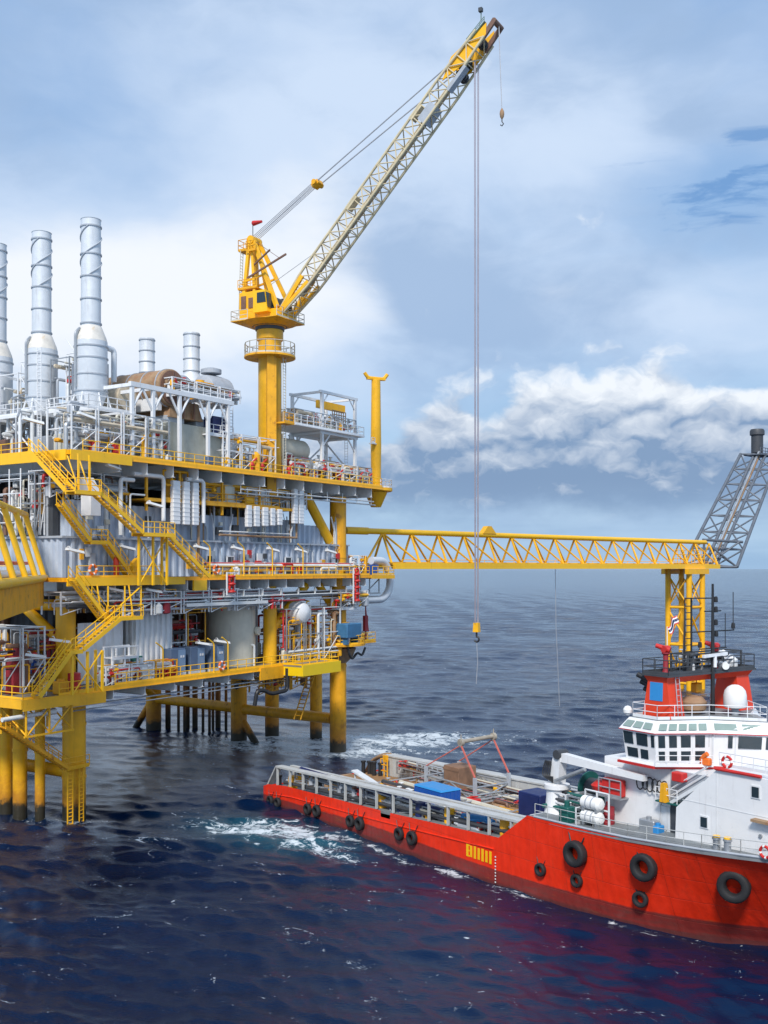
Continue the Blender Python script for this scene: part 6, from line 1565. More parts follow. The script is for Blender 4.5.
# starboard cargo rail: white plank on stanchions
zr = lambda x: 3.72 + .04 * x
cr_ = paint('cargo_rail_paint', (.50, .51, .50), .55, var=.15, rust=.3, streak=.4)
mb = MB()
mb.hexa([(2.6, .15, zr(2.6) - .18), (39.4, .15, zr(39.4) - .18), (39.4, 1.0, zr(39.4) - .18), (2.6, 1.0, zr(2.6) - .18)], [(2.6, .15, zr(2.6)), (39.4, .15, zr(39.4)), (39.4, 1.0, zr(39.4)), (2.6, 1.0, zr(2.6))])
mb.hexa([(.35, .3, zt(.4)), (.7, .3, zt(.7)), (.7, .9, zt(.7)), (.35, .9, zt(.4))], [(2.4, .2, zr(2.6) - .02), (2.6, .2, zr(2.6) - .02), (2.6, 1.0, zr(2.6) - .02), (2.4, 1.0, zr(2.6) - .02)])
rail_s = part('cargo_rail', mb, cr_, ship)
mb = MB()
for x in np.arange(2.7, 39, 2.5): part('stanchion', MB().box(x - .07, .18, zt(x) - .04, x + .07, .4, zr(x) - .19), cr_, rail_s)
mb = MB()
for x in np.arange(3.3, 39, 2.4): mb.box(x - .13, 1.75, zd(x) - .02, x + .13, 2.0, zr(x) - .3)
mb.hexa([(2.8, 1.7, zr(2.8) - .28), (39.4, 1.7, zr(39.4) - .28), (39.4, 2.1, zr(39.4) - .28), (2.8, 2.1, zr(2.8) - .28)], [(2.8, 1.7, zr(2.8) - .08), (39.4, 1.7, zr(39.4) - .08), (39.4, 2.1, zr(39.4) - .08), (2.8, 2.1, zr(2.8) - .08)])
part('inner_rail', mb, cr_, ship)
mb = MB(); 
mb.tube([(3, 1.2, zd(3) + .7), (39, 1.2, zd(39) + .7)], .10, 8); mb.tube([(3, 1.45, zd(3) + 1.1), (39, 1.45, zd(39) + 1.1)], .07, 8)
part('side_pipe', mb, M['pipe_white'], ship)
part('side_pipe', MB().tube([(3, .9, zd(3) + .5), (39, .9, zd(39) + .4)], .16, 8), M['dark'], ship)
# port bulwark, its inside is the pale wall seen across the deck
mb = MB()
mb.hexa([(4.0, 12.7, zd(4)), (39.4, 12.7, zd(39.4)), (39.4, 12.85, zd(39.4)), (4.0, 12.85, zd(4))], [(4.0, 12.7, zr(4) - .15), (39.4, 12.7, zr(39.4) - .25), (39.4, 12.85, zr(39.4) - .25), (4.0, 12.85, zr(4) - .15)])
for x in np.arange(4.2, 39, 1.6): mb.box(x - .06, 12.55, zd(x), x + .06, 12.69, zr(x) - .3)
mb.hexa([(3.9, 12.6, zr(4) - .14), (39.4, 12.6, zr(39.4) - .22), (39.4, 13.9, zr(39.4) - .22), (3.9, 13.9, zr(4) - .14)], [(3.9, 12.6, zr(4)), (39.4, 12.6, zr(39.4) - .1), (39.4, 13.9, zr(39.4) - .1), (3.9, 13.9, zr(4))])
part('port_bulwark', mb, cr_, ship)
mb = MB(); mb.tube(smooth_path([(.3, 13.4, zd(0) + .2), (1.2, 13.4, zd(1) + 1.4), (3.0, 13.4, zr(3) - .2), (4.2, 13.4, zr(4.2) - .05)], .8), .22, 10); mb.tube(smooth_path([(.3, 12.8, zd(0) + .1), (1.4, 12.8, zd(1) + 1.3), (3.0, 12.8, zr(3) - .3), (4.2, 12.8, zr(4.2) - .1)], .8), .16, 10)
part('stern_rail', mb, M['rusty'], ship)
part('name_plate', MB().box(9.4, 12.60, zd(9) + .7, 10.1, 12.68, zd(9) + 1.3), M['red'], ship)
for (x, y, h) in ((1.4, 11.8, 1.4), (2.1, 12.1, 1.4), (2.7, 12.1, 1.4), (3.6, 11.7, 1.5), (4.3, 12.0, 1.4), (1.2, 1.4, 1.0)):
    part('bollard', MB().lathe([(.22, 0), (.2, h - .2), (.28, h - .18), (.28, h)], (x, y, zd(x)), 12), M['black'], ship)
part('tow_gate', MB().rail([(4.4, 12.0, zd(4)), (5.6, 12.0, zd(5))], h=1.9, sp=.6, r=.07, mids=2).box(4.9, 11.9, zd(5) + 1.6, 5.5, 12.2, zd(5) + 2.3), M['yellow_worn'], ship)
# markings on the side
mb = MB()
x0, z0 = sy(467.5, 850, 0); x1, z1 = sy(490.5, 855, 0)
n = 7
for i in range(n):
    x = x0 + (x1 - x0) * i / (n - 1)
    mb.box(x - .13, -.025, z0 - .48 + .03 * (i % 2), x + .13, -.004, z0 + .48 - .05 * (i % 2))
for i in range(n):
    x = x0 + (x1 - x0) * i / (n - 1)
    if i == 0:
        for zz in (.42, 0, -.42): mb.box(x + .135, -.024, z0 + zz - .06, x + .27, -.005, z0 + zz + .06)
part('hull_marking', mb, M['yellow_clean'], hull)
mb = MB(); xd, _ = sy(495.5, 870, 0)
for i in range(9): mb.box(xd - .06, -.02, .12 + i * .24, xd + .06, -.004, .22 + i * .24)
part('draft_marks', mb, M['chalk'], hull)
# superstructure
HX = lambda px, y: sy(px, 700, y)[0]
house = part('deck_house', MB().box(44.3, 3.2, 5.9, 52.1, 12.8, 10.6), M['white_clean'], ship)
mb = MB()
side = [(51.4, 5.95), (60.8, 6.55), (61.4, 11.3), (54.6, 11.3), (51.5, 8.4)]
mb.add([(x, 2.1, z) for x, z in side] + [(x, 13.9, z) for x, z in side], [(0, 1, 2, 3, 4), (9, 8, 7, 6, 5)] + [(i, 5 + i, 5 + (i + 1) % 5, (i + 1) % 5) for i in range(5)])
fh = part('forward_house', mb, M['white_clean'], ship)
part('red_pipe', MB().tube([(54.6, 2.0, 11.42), (57.9, 2.0, 11.42)], .11, 8), M['red'], fh)
for px, py, w in ((704.5, 822, .55), (756, 792, .55)):
    x, z = sy(px, py, 2.1)
    f_ = part('window', MB().box(x - .32, 2.04, z - .4, x + .32, 2.095, z + .4), M['white'], fh)
    part('pane', MB().box(x - .24, 2.0, z - .31, x + .24, 2.036, z + .31), glass, f_)
x, z = sy(764, 821, 2.1); part('bracket', MB().box(x - .6, 1.6, z - .08, x + .8, 2.09, z + .08), M['rusty'], fh)
x, z = sy(761, 836, 2.1); part('vent', MB().cyl((x, 2.0, z), (x, 2.09, z), .12), M['steel'], fh)
part('seam', MB().box(54.6, 2.08, 6.3, 54.64, 2.097, 11.5).box(52.0, 2.08, 9.0, 60.5, 2.097, 9.03), M['wall_light'], fh)
# door, and flat panels coloured as the shaded recess between the houses
xd0, xd1 = HX(662, 3.2), HX(674, 3.2)
d_ = part('door', MB().box(xd0, 3.1, 5.98, xd0 + .75, 3.19, 8.0), M['wall_light'], house)
part('doorway_shade', MB().box(xd0 + .8, 3.08, 5.98, xd1 + .5, 3.19, 8.2), M['dark'], house)  # dark plate, shade inside the door opening put into its colour
part('door_surround', MB().box(xd0 - .12, 3.06, 5.98, xd0 - .02, 3.19, 8.3).box(xd0 - .12, 3.06, 8.22, xd1 + .5, 3.19, 8.32), M['wall_light'], house)
xg0, xg1 = HX(667, 3.1), HX(712, 3.1)
part('stair_well_shade', MB().hexa([(xg0 + .3, 3.1, 8.5), (xg1, 3.1, 8.5), (xg1, 3.19, 8.5), (xg0 + .3, 3.19, 8.5)], [(xg0 + .3, 3.1, 10.55), (xg1, 3.1, 10.55), (xg1, 3.19, 10.55), (xg0 + .3, 3.19, 10.55)]), M['grey'], house)  # flat grey panel painted as the shade of the stair recess
part('gallery_floor', MB().box(xg0 - .5, 2.5, 8.36, 51.9, 3.19, 8.46), M['green'], house)
mb = MB(); mb.rail([(xg0 - .5, 2.55, 8.46), (51.2, 2.55, 8.46)], h=.9, sp=.9, r=.03, kick=False)
for o_y, o_z in ((2.7, .0), (3.0, .0)):
    for hh in (.45, .9): mb.bar((50.6, o_y, 8.5 + hh), (53.3, o_y, 10.3 + hh), .035)
part('gallery_rail', mb, M['white'], house)
mb = MB()
for i in range(9): mb.box(50.6 + .3 * i, 2.65, 8.5 + .2 * i, 50.85 + .3 * i, 3.05, 8.54 + .2 * i)
mb.beam((50.6, 2.62, 8.45), (53.3, 2.62, 10.25), .05, .22)
part('side_stair', mb, M['wall_light'], house)
part('red_locker', MB().bbox(HX(672, 2.6), 2.5, 9.95, HX(683, 2.6), 3.09, 10.55, .05), M['red'], house)
o_ = MB()
q = random.Random(5)
for i in range(6):
    x = HX(640 + i * 5.2, 3.0); r = q.uniform(.35, .6)
    o_.tube([(x + r * .6 * math.sin(2 * PI * k / 16), 3.0 - .03 * i, 9.3 + q.uniform(-.03, .03) + r * math.cos(2 * PI * k / 16)) for k in range(16)], .045, 5, close=True)
solo('hose_coils', o_, M['black'], 'black hoses looped on the white wall below the bridge windows', 'hose', (49, 3, 8.8), SF)
solo('folded_cover', MB().hexa([(49.9, 2.35, 8.44), (50.4, 2.35, 8.44), (50.4, 2.75, 8.44), (49.9, 2.75, 8.44)], [(50.0, 2.35, 9.7), (50.3, 2.35, 9.7), (50.3, 2.7, 9.7), (50.0, 2.7, 9.7)]), M['yellow_worn'], 'yellow folded cover hanging on the gallery below the bridge', 'cover', (50.1, 2.5, 8.42), SF)
# life rafts and red rack
x0 = HX(605, 3.0); x1 = HX(627, 3.0)
part('raft_rack', MB().box(x0, 2.3, 7.9, x1, 3.19, 8.0).rail([(x0, 2.35, 8.0), (x1, 2.35, 8.0)], h=1.2, sp=1.0, r=.05), M['steel'], house)
solo('raft_box', MB().bbox(x0 + .15, 2.45, 8.02, x1 - .15, 3.1, 9.2, .08), M['red'], 'red life raft box behind white bars on the deck house wall', 'box', (x0 + .9, 2.8, 8.0), SF)
# wheelhouse
half = [(46.9, 2.5), (49.6, 2.4), (51.5, 5.6), (54.6, 8.0)]
def mirror(h): return h + [(x, BW - y) for x, y in h[-2::-1]]
def grow(h, d): return [(h[0][0] - d, h[0][1] - d), (h[1][0] + d * .3, h[1][1] - d), (h[2][0] + d, h[2][1] - d), (h[3][0] + d, h[3][1])]
wb, wt = mirror(half), mirror(grow(half, .18))
ZF, ZR = 10.95, 12.92
wh = part('wheelhouse', MB().hexa([(x, y, ZF) for x, y in wb], [(x, y, ZR) for x, y in wt]), M['white_clean'], ship)
wg_ = mirror(grow(half, .42))
part('bridge_deck', MB().hexa([(x, y, 10.62) for x, y in wg_], [(x, y, 10.78) for x, y in wg_]), M['red'], ship)
part('bridge_base', MB().hexa([(x, y, 10.79) for x, y in mirror(grow(half, .3))], [(x, y, ZF - .005) for x, y in mirror(grow(half, .2))]), M['white'], ship)
vis0, vis1 = mirror(grow(half, .34)), mirror(grow(half, -.15))
part('roof_visor', MB().hexa([(x, y, ZR + .06) for x, y in vis0], [(x, y, ZR + .82) for x, y in vis1]), M['white_clean'], ship)
part('red_trim', MB().hexa([(x, y, ZR + .005) for x, y in mirror(grow(half, .36))], [(x, y, ZR + .055) for x, y in mirror(grow(half, .36))]), M['red'], wh)
def lerp3(a, b, t): return tuple(p + (r - p) * t for p, r in zip(a, b))
def side_win(parent, b0, b1, t0, t1, u0, u1, v0, v1, mat=glass, nm='window', dep=.04):
    """thin pane on the quad b0-b1 (bottom) t0-t1 (top)"""
    P = lambda u, v: Vector(lerp3(lerp3(b0, b1, u), lerp3(t0, t1, u), v))
    n = (P(1, 0) - P(0, 0)).cross(P(0, 1) - P(0, 0)).normalized()
    pts = [P(u0, v0), P(u1, v0), P(u1, v1), P(u0, v1)]
    o4 = .03 if nm == 'skylight' else .004
    return part(nm, MB().hexa([p + n * o4 for p in pts], [p + n * (o4 + dep) for p in pts]), mat, parent)
skyl = paint('skylight_glass', (.25, .33, .30), .15, var=.1)
def px_of(q): 
    w = SF.w(q[0], q[1]); return 384 + 1050 * w.x / w.y
def facet(i, wins, lows, sky_n):
    b0, b1, t0, t1 = (*wb[i], ZF), (*wb[i+1], ZF), (*wt[i], ZR), (*wt[i+1], ZR)
    p0, p1 = px_of(wb[i]), px_of(wb[i+1])
    f = lambda p: max(.03, min(.97, (p - p0) / (p1 - p0)))
    for a, b in wins: side_win(wh, b0, b1, t0, t1, f(a), f(b), .53, .94)
    for a, b in lows: side_win(wh, b0, b1, t0, t1, f(a), f(b), .08, .40)
    v0, v1, w0, w1 = (*vis0[i], ZR + .06), (*vis0[i+1], ZR + .06), (*vis1[i], ZR + .82), (*vis1[i+1], ZR + .82)
    for k in range(sky_n):
        u = .06 + k * .9 / sky_n; side_win(wh, v0, v1, w0, w1, u, u + .72 / sky_n, .22, .74, skyl, 'skylight')
facet(0, ((627, 635.5), (639, 649), (652.5, 656)), ((629, 639), (642, 649)), 3)
facet(1, ((659, 665.5), (669.5, 677), (681, 690.5), (695, 704.5), (709, 715.5)), ((659, 665), (669.5, 677), (681, 690.5), (695, 704.5)), 5)
facet(2, ((727.5, 732), (737.5, 760.5), (764.5, 790)), (), 2)
facet(3, ((0, 900),), (), 2)
b0, b1, t0, t1 = (*wb[2], ZF), (*wb[3], ZF), (*wt[2], ZR), (*wt[3], ZR)
p0, p1 = px_of(wb[2]), px_of(wb[3])
side_win(wh, b0, b1, t0, t1, .02 + 0 * p0, .05, .03, .95, M['wall_light'], 'door_frame')
side_win(wh, b0, b1, t0, t1, (734.5 - p0) / (p1 - p0), (735.5 - p0) / (p1 - p0), .03, .95, M['wall_light'], 'door_frame')
part('bridge_rail', MB().rail([(49.9, 1.95, 10.8), (52.2, 5.0, 10.8)], h=.75, sp=.8, r=.03), M['white'], ship)
part('wing_rail', MB().rail([(54.8, 2.15, 11.62), (61.4, 2.15, 11.62)], h=.85, sp=.8, r=.035), M['white'], ship)
s_ = sy(707, 761, 4.6)
solo('rescue_gear', MB().bbox(s_[0] - .5, 4.4, s_[1] - .3, s_[0] + .3, 4.8, s_[1] + .2, .08).cyl((s_[0] - .3, 4.5, s_[1] + .2), (s_[0] + .1, 4.5, s_[1] + .5), .16), M['orange'], 'orange rescue gear bundle on the bridge side rail', 'gear bundle', (s_[0], 4.6, s_[1] - .3), SF)
def ship_ring(x, y, z, label):
    mb = MB(); n = 32
    mb.tube([(x + .33 * math.cos(2*PI*i/n), y, z + .33 * math.sin(2*PI*i/n)) for i in range(n)], .09, 8, 0, close=True)
    for i in range(len(mb.m)): mb.m[i] = 1 if (i // 8) % 8 in (0, 1) else 0
    solo('life_ring', mb, [M['red'], M['chalk']], label, 'life ring', (x, y, z), SF, 'red and white life rings on the ship')
s_ = sy(727, 762, 2.1); ship_ring(s_[0], 2.1, s_[1], 'red and white life ring under the bridge door of the ship')
s_ = sy(764, 852.5, 1.2); ship_ring(s_[0], 1.3, s_[1], 'red and white life ring on the foredeck rail at the right edge')
# roof rail, funnels joined by a platform, mast
part('roof_deck', MB().hexa([(x, y, 13.745) for x, y in mirror(grow(half, -.25))], [(x, y, 13.8) for x, y in mirror(grow(half, -.25))]), M['concrete'], ship)
part('roof_rail', MB().rail([(47.2, 12.5, 13.8), (47.2, 2.85, 13.8), (49.4, 2.75, 13.8), (51.2, 5.9, 13.8), (54.2, 8.0, 13.8), (51.2, 10.1, 13.8)], h=.95, sp=1.2, r=.028), M['white'], ship)
def funnel(y0, y1, lab):
    f = part('funnel', MB().hexa([(47.5, y0, 13.8), (49.9, y0, 13.8), (49.9, y1, 13.8), (47.5, y1, 13.8)], [(47.9, y0 + .1, 16.4), (49.5, y0 + .1, 16.4), (49.5, y1 - .1, 16.4), (47.9, y1 - .1, 16.4)]), M['funnel'], ship)
    return f
f1 = funnel(3.5, 5.0, ''); f2 = funnel(11.1, 12.7, '')
mb = MB(); Pn = lambda x, z: (x, 3.5 + .1 * (z - 13.8) / 2.6, z)
q4 = [Pn(48.1, 14.95), Pn(49.2, 14.95), Pn(49.2, 16.2), Pn(48.1, 16.2)]
part('blue_panel', MB().hexa([(x, y - .004, z) for x, y, z in q4], [(x, y - .03, z) for x, y, z in q4]), M['sky_blue'], f1)
part('funnel_platform', MB().box(47.5, 3.3, 16.62, 49.9, 13.0, 16.76), M['dark'], ship)
part('funnel_bridge', MB().hexa([(47.9, 3.6, 16.2), (49.5, 3.6, 16.2), (49.5, 12.6, 16.2), (47.9, 12.6, 16.2)], [(47.7, 3.4, 16.61), (49.7, 3.4, 16.61), (49.7, 12.9, 16.61), (47.7, 12.9, 16.61)]), M['funnel'], ship)
part('platform_rail', MB().rail([(49.8, 12.9, 16.76), (47.6, 12.9, 16.76), (47.6, 3.4, 16.76), (49.8, 3.4, 16.76), (49.8, 12.9, 16.76)], h=1.0, sp=1.2, r=.035), M['dark'], ship)
mb = MB()
for k in range(3): mb.cyl((47.8, 3.9 + k * .35, 16.2 - .5 * k), (46.9, 3.7 + k * .35, 16.6 - .5 * k), .17, .2, n=12)
part('exhaust_pipe', mb, M['black'], f1)
part('funnel_ladder', MB().ladder((50.0, 4.4, 13.8), (49.7, 4.4, 16.9), .4, (0, 1, 0), r=.03), M['grey'], f1)
mx, my = 49.9, 8.0
mast = part('mast', MB().lathe([(.16, 13.8), (.13, 18), (.08, 22.9)], (mx, my, 0), 12), M['black'], ship)
mb = MB()
for z, w in ((18.4, 1.5), (19.6, 2.4), (21.0, .9)): mb.bar((mx, my - w, z), (mx, my + w, z), .05)
mb.bar((mx - .8, my - 1.3, 17.1), (mx - .8, my - 1.3, 21.9), .07); mb.bar((mx - .8, my - 2.0, 17.1), (mx - .8, my - 2.0, 21.9), .05); mb.bar((mx - .8, my - 2.0, 21.9), (mx, my, 21.9), .05)
for z in np.arange(17.3, 21.8, .45): mb.bar((mx - .8, my - 2.0, z), (mx - .8, my - 1.3, z), .035)
mb.bar((mx, my + 1.4, 18.4), (mx, my + 1.4, 20.8), .03); mb.bar((mx, my + 2.3, 19.6), (mx, my + 2.3, 22.3), .03); mb.bar((mx - .5, my - 2.6, 17.1), (mx - .8, my - 2.0, 21.0), .05)
part('mast_yard', mb, M['black'], mast)
mb = MB()
for z, y in ((20.9, .35), (20.0, .35), (21.6, .35), (19.7, 2.3), (19.2, .4), (18.5, -1.4)): mb.lathe([(.12, 0), (.14, .1), (.12, .38), (.05, .42)], (mx, my + y, z), 10)
part('navigation_light', mb, M['black'], mast)
mb = MB(); mb.beam((mx + .2, my - 1.3, 17.9), (mx + .2, my + 1.3, 18.0), .18, .2); mb.cyl((mx + .2, my, 17.1), (mx + .2, my, 17.9), .12)
part('radar_scanner', mb, M['white'], mast)
o = thing('radome', 'white satellite dome standing on the bridge roof before the funnel', 'radome', (51.0, 9.0, 13.8), SF)
part('dome', MB().lathe([(.74, 14.35), (.78, 14.45), (.78, 15.15), (.70, 15.5), (.5, 15.75), (.25, 15.88), (.02, 15.91)], (51.0, 9.0, 0), 28), M['chalk'], o)
part('pedestal', MB().lathe([(.25, 13.8), (.25, 14.2), (.6, 14.34)], (51, 9, 0), 16), M['grey'], o)
solo('small_radome', MB().lathe([(.15, 13.8), (.2, 13.9), (.3, 13.98), (.32, 14.2), (.2, 14.4), (.02, 14.46)], (46.7, 2.9, 0), 20), M['chalk'], 'small white dome at the aft corner of the bridge roof', 'radome', (46.7, 2.9, 13.8), SF)
solo('search_light', MB().lathe([(.15, 16.76), (.3, 16.9), (.34, 17.2), (.2, 17.4)], (49.6, 9.6, 0), 16).cyl((49.6, 9.6, 17.15), (50.1, 9.2, 17.1), .25), M['chalk'], 'pale searchlight on the edge of the funnel platform', 'searchlight', (49.6, 9.6, 16.76), SF)
def monitor(x, y, label):
    o = thing('water_cannon', label, 'water cannon', (x, y, 16.76), SF, 'red water cannons above the funnels')
    part('stand', MB().lathe([(.28, 16.76), (.2, 17.0), (.18, 18.0), (.28, 18.1), (.28, 18.2)], (x, y, 0), 14), M['maroon'], o)
    part('barrel', MB().cyl((x + .3, y + .1, 18.35), (x - .6, y - .3, 18.65), .22, .15, n=14).cyl((x, y - .26, 18.42), (x, y + .26, 18.42), .25), M['red'], o)
monitor(48.6, 4.6, 'red water cannon over the funnel with the blue panel'); monitor(48.8, 9.7, 'red water cannon right of the black mast')
# flag
o = thing('flag', 'small striped red white and blue flag flying above the funnel', 'flag', (47.9, 5.6, 16.76), SF)
part('staff', MB().bar((47.9, 5.6, 16.76), (47.9, 5.6, 19.9), .035), M['white'], o)
mb = MB(); bands = [(0, 1/6, 0), (1/6, 2/6, 1), (2/6, 4/6, 2), (4/6, 5/6, 1), (5/6, 1, 0)]
for (v0, v1, mi) in bands:
    for i in range(10):
        P = []
        for (ii, v) in ((i, v0), (i + 1, v0), (i + 1, v1), (i, v1)):
            u = ii / 10; P.append((47.93 + .45 * u + .25 * v, 5.6 + .35 * u + .08 * math.sin(u * 7), 19.85 - .5 * v + .95 * u - .1 * math.sin(u * 8)))
        mb.hexa([(a, b - .012, c_) for a, b, c_ in P], [(a, b + .012, c_) for a, b, c_ in P], mi)
part('cloth', mb, [M['red'], M['chalk'], M['navy']], o)
solo('rope_basket', MB().lathe([(.5, 0), (.85, .3), (.9, .8), (.6, 1.15), (.1, 1.25)], (48.9, 7.2, 13.85), 20), paint('coir_rope', (.36, .22, .13), .8, var=.3, bump=.5), 'round brown covered basket between the two funnels', 'basket', (48.9, 7.2, 13.8), SF)
solo('hanging_block', MB().bar((48.6, 7.9, 16.2), (48.6, 7.9, 15.9), .04).bbox(48.3, 7.6, 15.2, 48.9, 8.2, 15.9, .08), M['yellow_worn'], 'yellow block hanging under the platform between the funnels', 'block', (48.6, 7.9, 16.2), SF)
# fore deck rail and fittings
mb = MB(); xs_ = [40.4, 43, 46, 49, 52, 54.5, 57, 59, 61, 63, 64.8]
mb.rail([(x, yd(x) + .12, zt(x)) for x in xs_], h=.95, sp=1.5, r=.028, kick=False)
part('foredeck_rail', mb, cr_, ship)
mb = MB(); mb.tube([(x, yd(x) + .03, zt(x) + .04) for x in xs_], .09, 6); part('deck_edge_bar', mb, M['grey'], ship)
for px, py in ((714.5, 846), (725.5, 847.5)):
    x, z = sy(px, py, 1.0)
    part('mooring_bitt', MB().lathe([(.22, 0), (.22, .7), (.28, .72), (.28, .85)], (x, 1.2, zt(x)), 14, 0).lathe([(.23, .86), (.23, .95)], (x, 1.2, zt(x)), 14, 1), [M['steel'], M['yellow_clean']], ship)
for px, w, m_, l in ((648, 1.3, 'steel', 'grey winch box on the foredeck walkway by the white wall'), (692, .7, 'grey', 'grey ventilator box right of the ship door'), (657, .5, 'sky_blue', 'small blue drum beside the ship door')):
    x = HX(px, 2.4)
    solo('deck_box' if w != .5 else 'blue_drum', MB().bbox(x - w / 2, 2.2, 6.1, x + w / 2, 2.9, 6.1 + (.95 if w != .5 else .7), .06).cyl((x, 2.5, 6.1 + (.9 if w != .5 else .65)), (x, 2.5, 7.25 if w != .5 else 6.95), .18), M[m_], l, 'box' if w != .5 else 'drum', (x, 2.5, 6.0), SF)
# deck crane of the ship
px_, py_ = sf(557, 812, 5.9)
o = thing('ship_crane', 'white deck crane on the ship with its boom folded towards the bridge', 'crane', (px_, py_, 5.9), SF)
part('pedestal', MB().lathe([(.95, 5.9), (.85, 6.3), (.75, 7.6), (.95, 7.7), (.95, 8.0), (.55, 8.1)], (px_, py_, 0), 24), M['white_clean'], o)
part('column', MB().hexa([(px_ - .55, py_ - .4, 8.1), (px_ + .5, py_ - .4, 8.1), (px_ + .5, py_ + .4, 8.1), (px_ - .55, py_ + .4, 8.1)], [(px_ + .0, py_ - .35, 10.3), (px_ + .7, py_ - .35, 10.3), (px_ + .7, py_ + .35, 10.3), (px_ + .0, py_ + .35, 10.3)]), M['white'], o)
part('boom', MB().hexa([(px_ + .2, py_ - .3, 9.75), (px_ + .2, py_ + .3, 9.75), (px_ + .2, py_ + .3, 10.4), (px_ + .2, py_ - .3, 10.4)], [(px_ + 8.3, 2.35, 9.55), (px_ + 8.3, 2.8, 9.55), (px_ + 8.3, 2.8, 9.95), (px_ + 8.3, 2.35, 9.95)]), M['white_clean'], o)
part('jib_ram', MB().cyl((px_ + .3, py_ - .5, 8.3), (px_ + 3.2, py_ - .4, 9.6), .15, n=10), M['steel'], o)
part('boom_head', MB().cyl((px_ + .4, py_ - .5, 10.25), (px_ + .4, py_ + .5, 10.25), .35, n=16).box(px_ - .9, py_ - .3, 9.3, px_ + .1, py_ + .3, 9.6), M['dark'], o)
mb = MB()
for i in range(5): mb.tube(smooth_path([(px_ - .7 + .15 * i, py_ - .5, 9.7), (px_ - .9 + .2 * i, py_ - .7, 8.6), (px_ + .2, py_ - .6, 8.2 + .1 * i)], .4), .05, 5)
part('hydraulic_hose', mb, M['black'], o)
# winch drum, canisters and small gear round the crane
gx, gy = 42.6, 4.6
o = thing('anchor_winch', 'big dark green winch drum behind the white ship crane', 'winch', (gx, gy, 5.9), SF)
part('drum', MB().cyl((gx - 1.0, gy, 7.7), (gx + 1.0, gy, 7.7), .75, n=24), M['dark'], o)
for dx in (-1.15, 1.05): part('flange', MB().cyl((gx + dx, gy, 7.7), (gx + dx + .12, gy, 7.7), 1.2, n=28), M['green'], o)
part('cover', MB().lathe([(1.3, .1), (1.25, .9), (.7, 1.3), (.1, 1.4)], (gx + 1.1, gy, 7.7), 28, axis='x'), M['green'], o)
part('foundation', MB().box(gx - 1.5, gy - 1.1, 5.9, gx + 1.6, gy + 1.1, 6.6), M['grey'], o)
can = None
for i, (py, l) in enumerate(((803, 'white life raft canister, upper one of the pair on the ship rail'), (817, 'white life raft canister, lower one of the pair on the ship rail'))):
    x, z = sy(592, py, 1.1)
    o = thing('raft_canister', l, 'life raft', (x, 1.1, z - .45), SF, 'white life raft canisters')
    part('shell', MB().lathe([(.06, -.95), (.3, -.9), (.45, -.72), (.45, .72), (.3, .9), (.06, .95)], (x, 1.1, z), 20, axis='x'), M['chalk'], o)
    part('strap', MB().lathe([(.455, -.3), (.47, -.3), (.47, -.2), (.455, -.2)], (x, 1.1, z), 20, axis='x').lathe([(.455, .2), (.47, .2), (.47, .3), (.455, .3)], (x, 1.1, z), 20, axis='x'), M['grey'], o)
    part('cradle', MB().box(x - .7, .8, z - .6, x - .5, 1.5, z - .3).box(x + .5, .8, z - .6, x + .7, 1.5, z - .3), M['steel'], o)
x, z = sy(592, 810, 1.1)
part('canister_rack', MB().rail([(x - 1.1, 1.6, 5.95), (x + 1.1, 1.6, 5.95)], h=2.4, sp=1.1, r=.07).rail([(x - 1.1, .65, 5.95), (x - 1.1, 1.6, 5.95)], h=1.2, sp=.9, r=.06), M['wall_light'], ship)
x, z = sy(566, 816, .6)
solo('control_stand', MB().bbox(x - .45, .3, 5.6, x + .45, 1.1, 7.1, .06).cyl((x, .7, 7.1), (x, .7, 7.5), .2), M['green'], 'dark green control stand at the ship rail below the crane', 'control stand', (x, .7, 5.6), SF)
x, z = sy(606, 808, 2.2)
solo('fuel_drum', MB().lathe([(.45, 0), (.48, .3), (.45, .35), (.48, .8), (.45, .85), (.45, 1.3)], (x, 2.4, 5.95), 18).cyl((x, 2.4, 7.25), (x, 2.4, 7.6), .15), M['maroon'], 'dark red drum left of the white deck house wall', 'drum', (x, 2.4, 5.9), SF)
mb = MB().lathe([(.6, 0), (.75, .4), (.3, .8)], (43.8, 3.4, 8.0), 18)
solo('red_buoy', mb, M['red'], 'red buoy behind the life raft canisters', 'buoy', (43.8, 3.4, 8.0), SF)
# cargo on the working deck
def on_deck(px, py):
    x, y = sf(px, py, 2.0)
    for _ in range(4): x, y = sf(px, py, zd(x))
    return x, y
cx_, cy_ = on_deck(434, 808)
o = thing('cargo_container', 'blue open cargo container with pale lid on the ship deck', 'container', (cx_, cy_, zd(cx_)), SF, )
cz = zd(cx_)
part('body', MB().bbox(cx_ - 2.0, cy_ - .7, cz + .1, cx_ + 1.9, cy_ + 1.5, cz + 1.75, .05), M['blue'], o)
part('lid', MB().hexa([(cx_ - 2.05, cy_ - .75, cz + 1.76), (cx_ + 1.95, cy_ - .75, cz + 1.76), (cx_ + 1.95, cy_ + 1.55, cz + 1.76), (cx_ - 2.05, cy_ + 1.55, cz + 1.76)], [(cx_ - 1.9, cy_ - .6, cz + 1.9), (cx_ + 1.8, cy_ - .6, cz + 1.9), (cx_ + 1.8, cy_ + 1.4, cz + 1.9), (cx_ - 1.9, cy_ + 1.4, cz + 1.9)]), M['sky_blue'], o)
mb = MB()
for i in range(9): mb.box(cx_ - 1.85 + i * .45, cy_ - .75, cz + .2, cx_ - 1.72 + i * .45, cy_ - .705, cz + 1.7)
for i in range(5): mb.box(cx_ + 1.905, cy_ - .5 + i * .42, cz + .2, cx_ + 1.95, cy_ - .38 + i * .42, cz + 1.7)
part('side_ribs', mb, M['blue'], o)
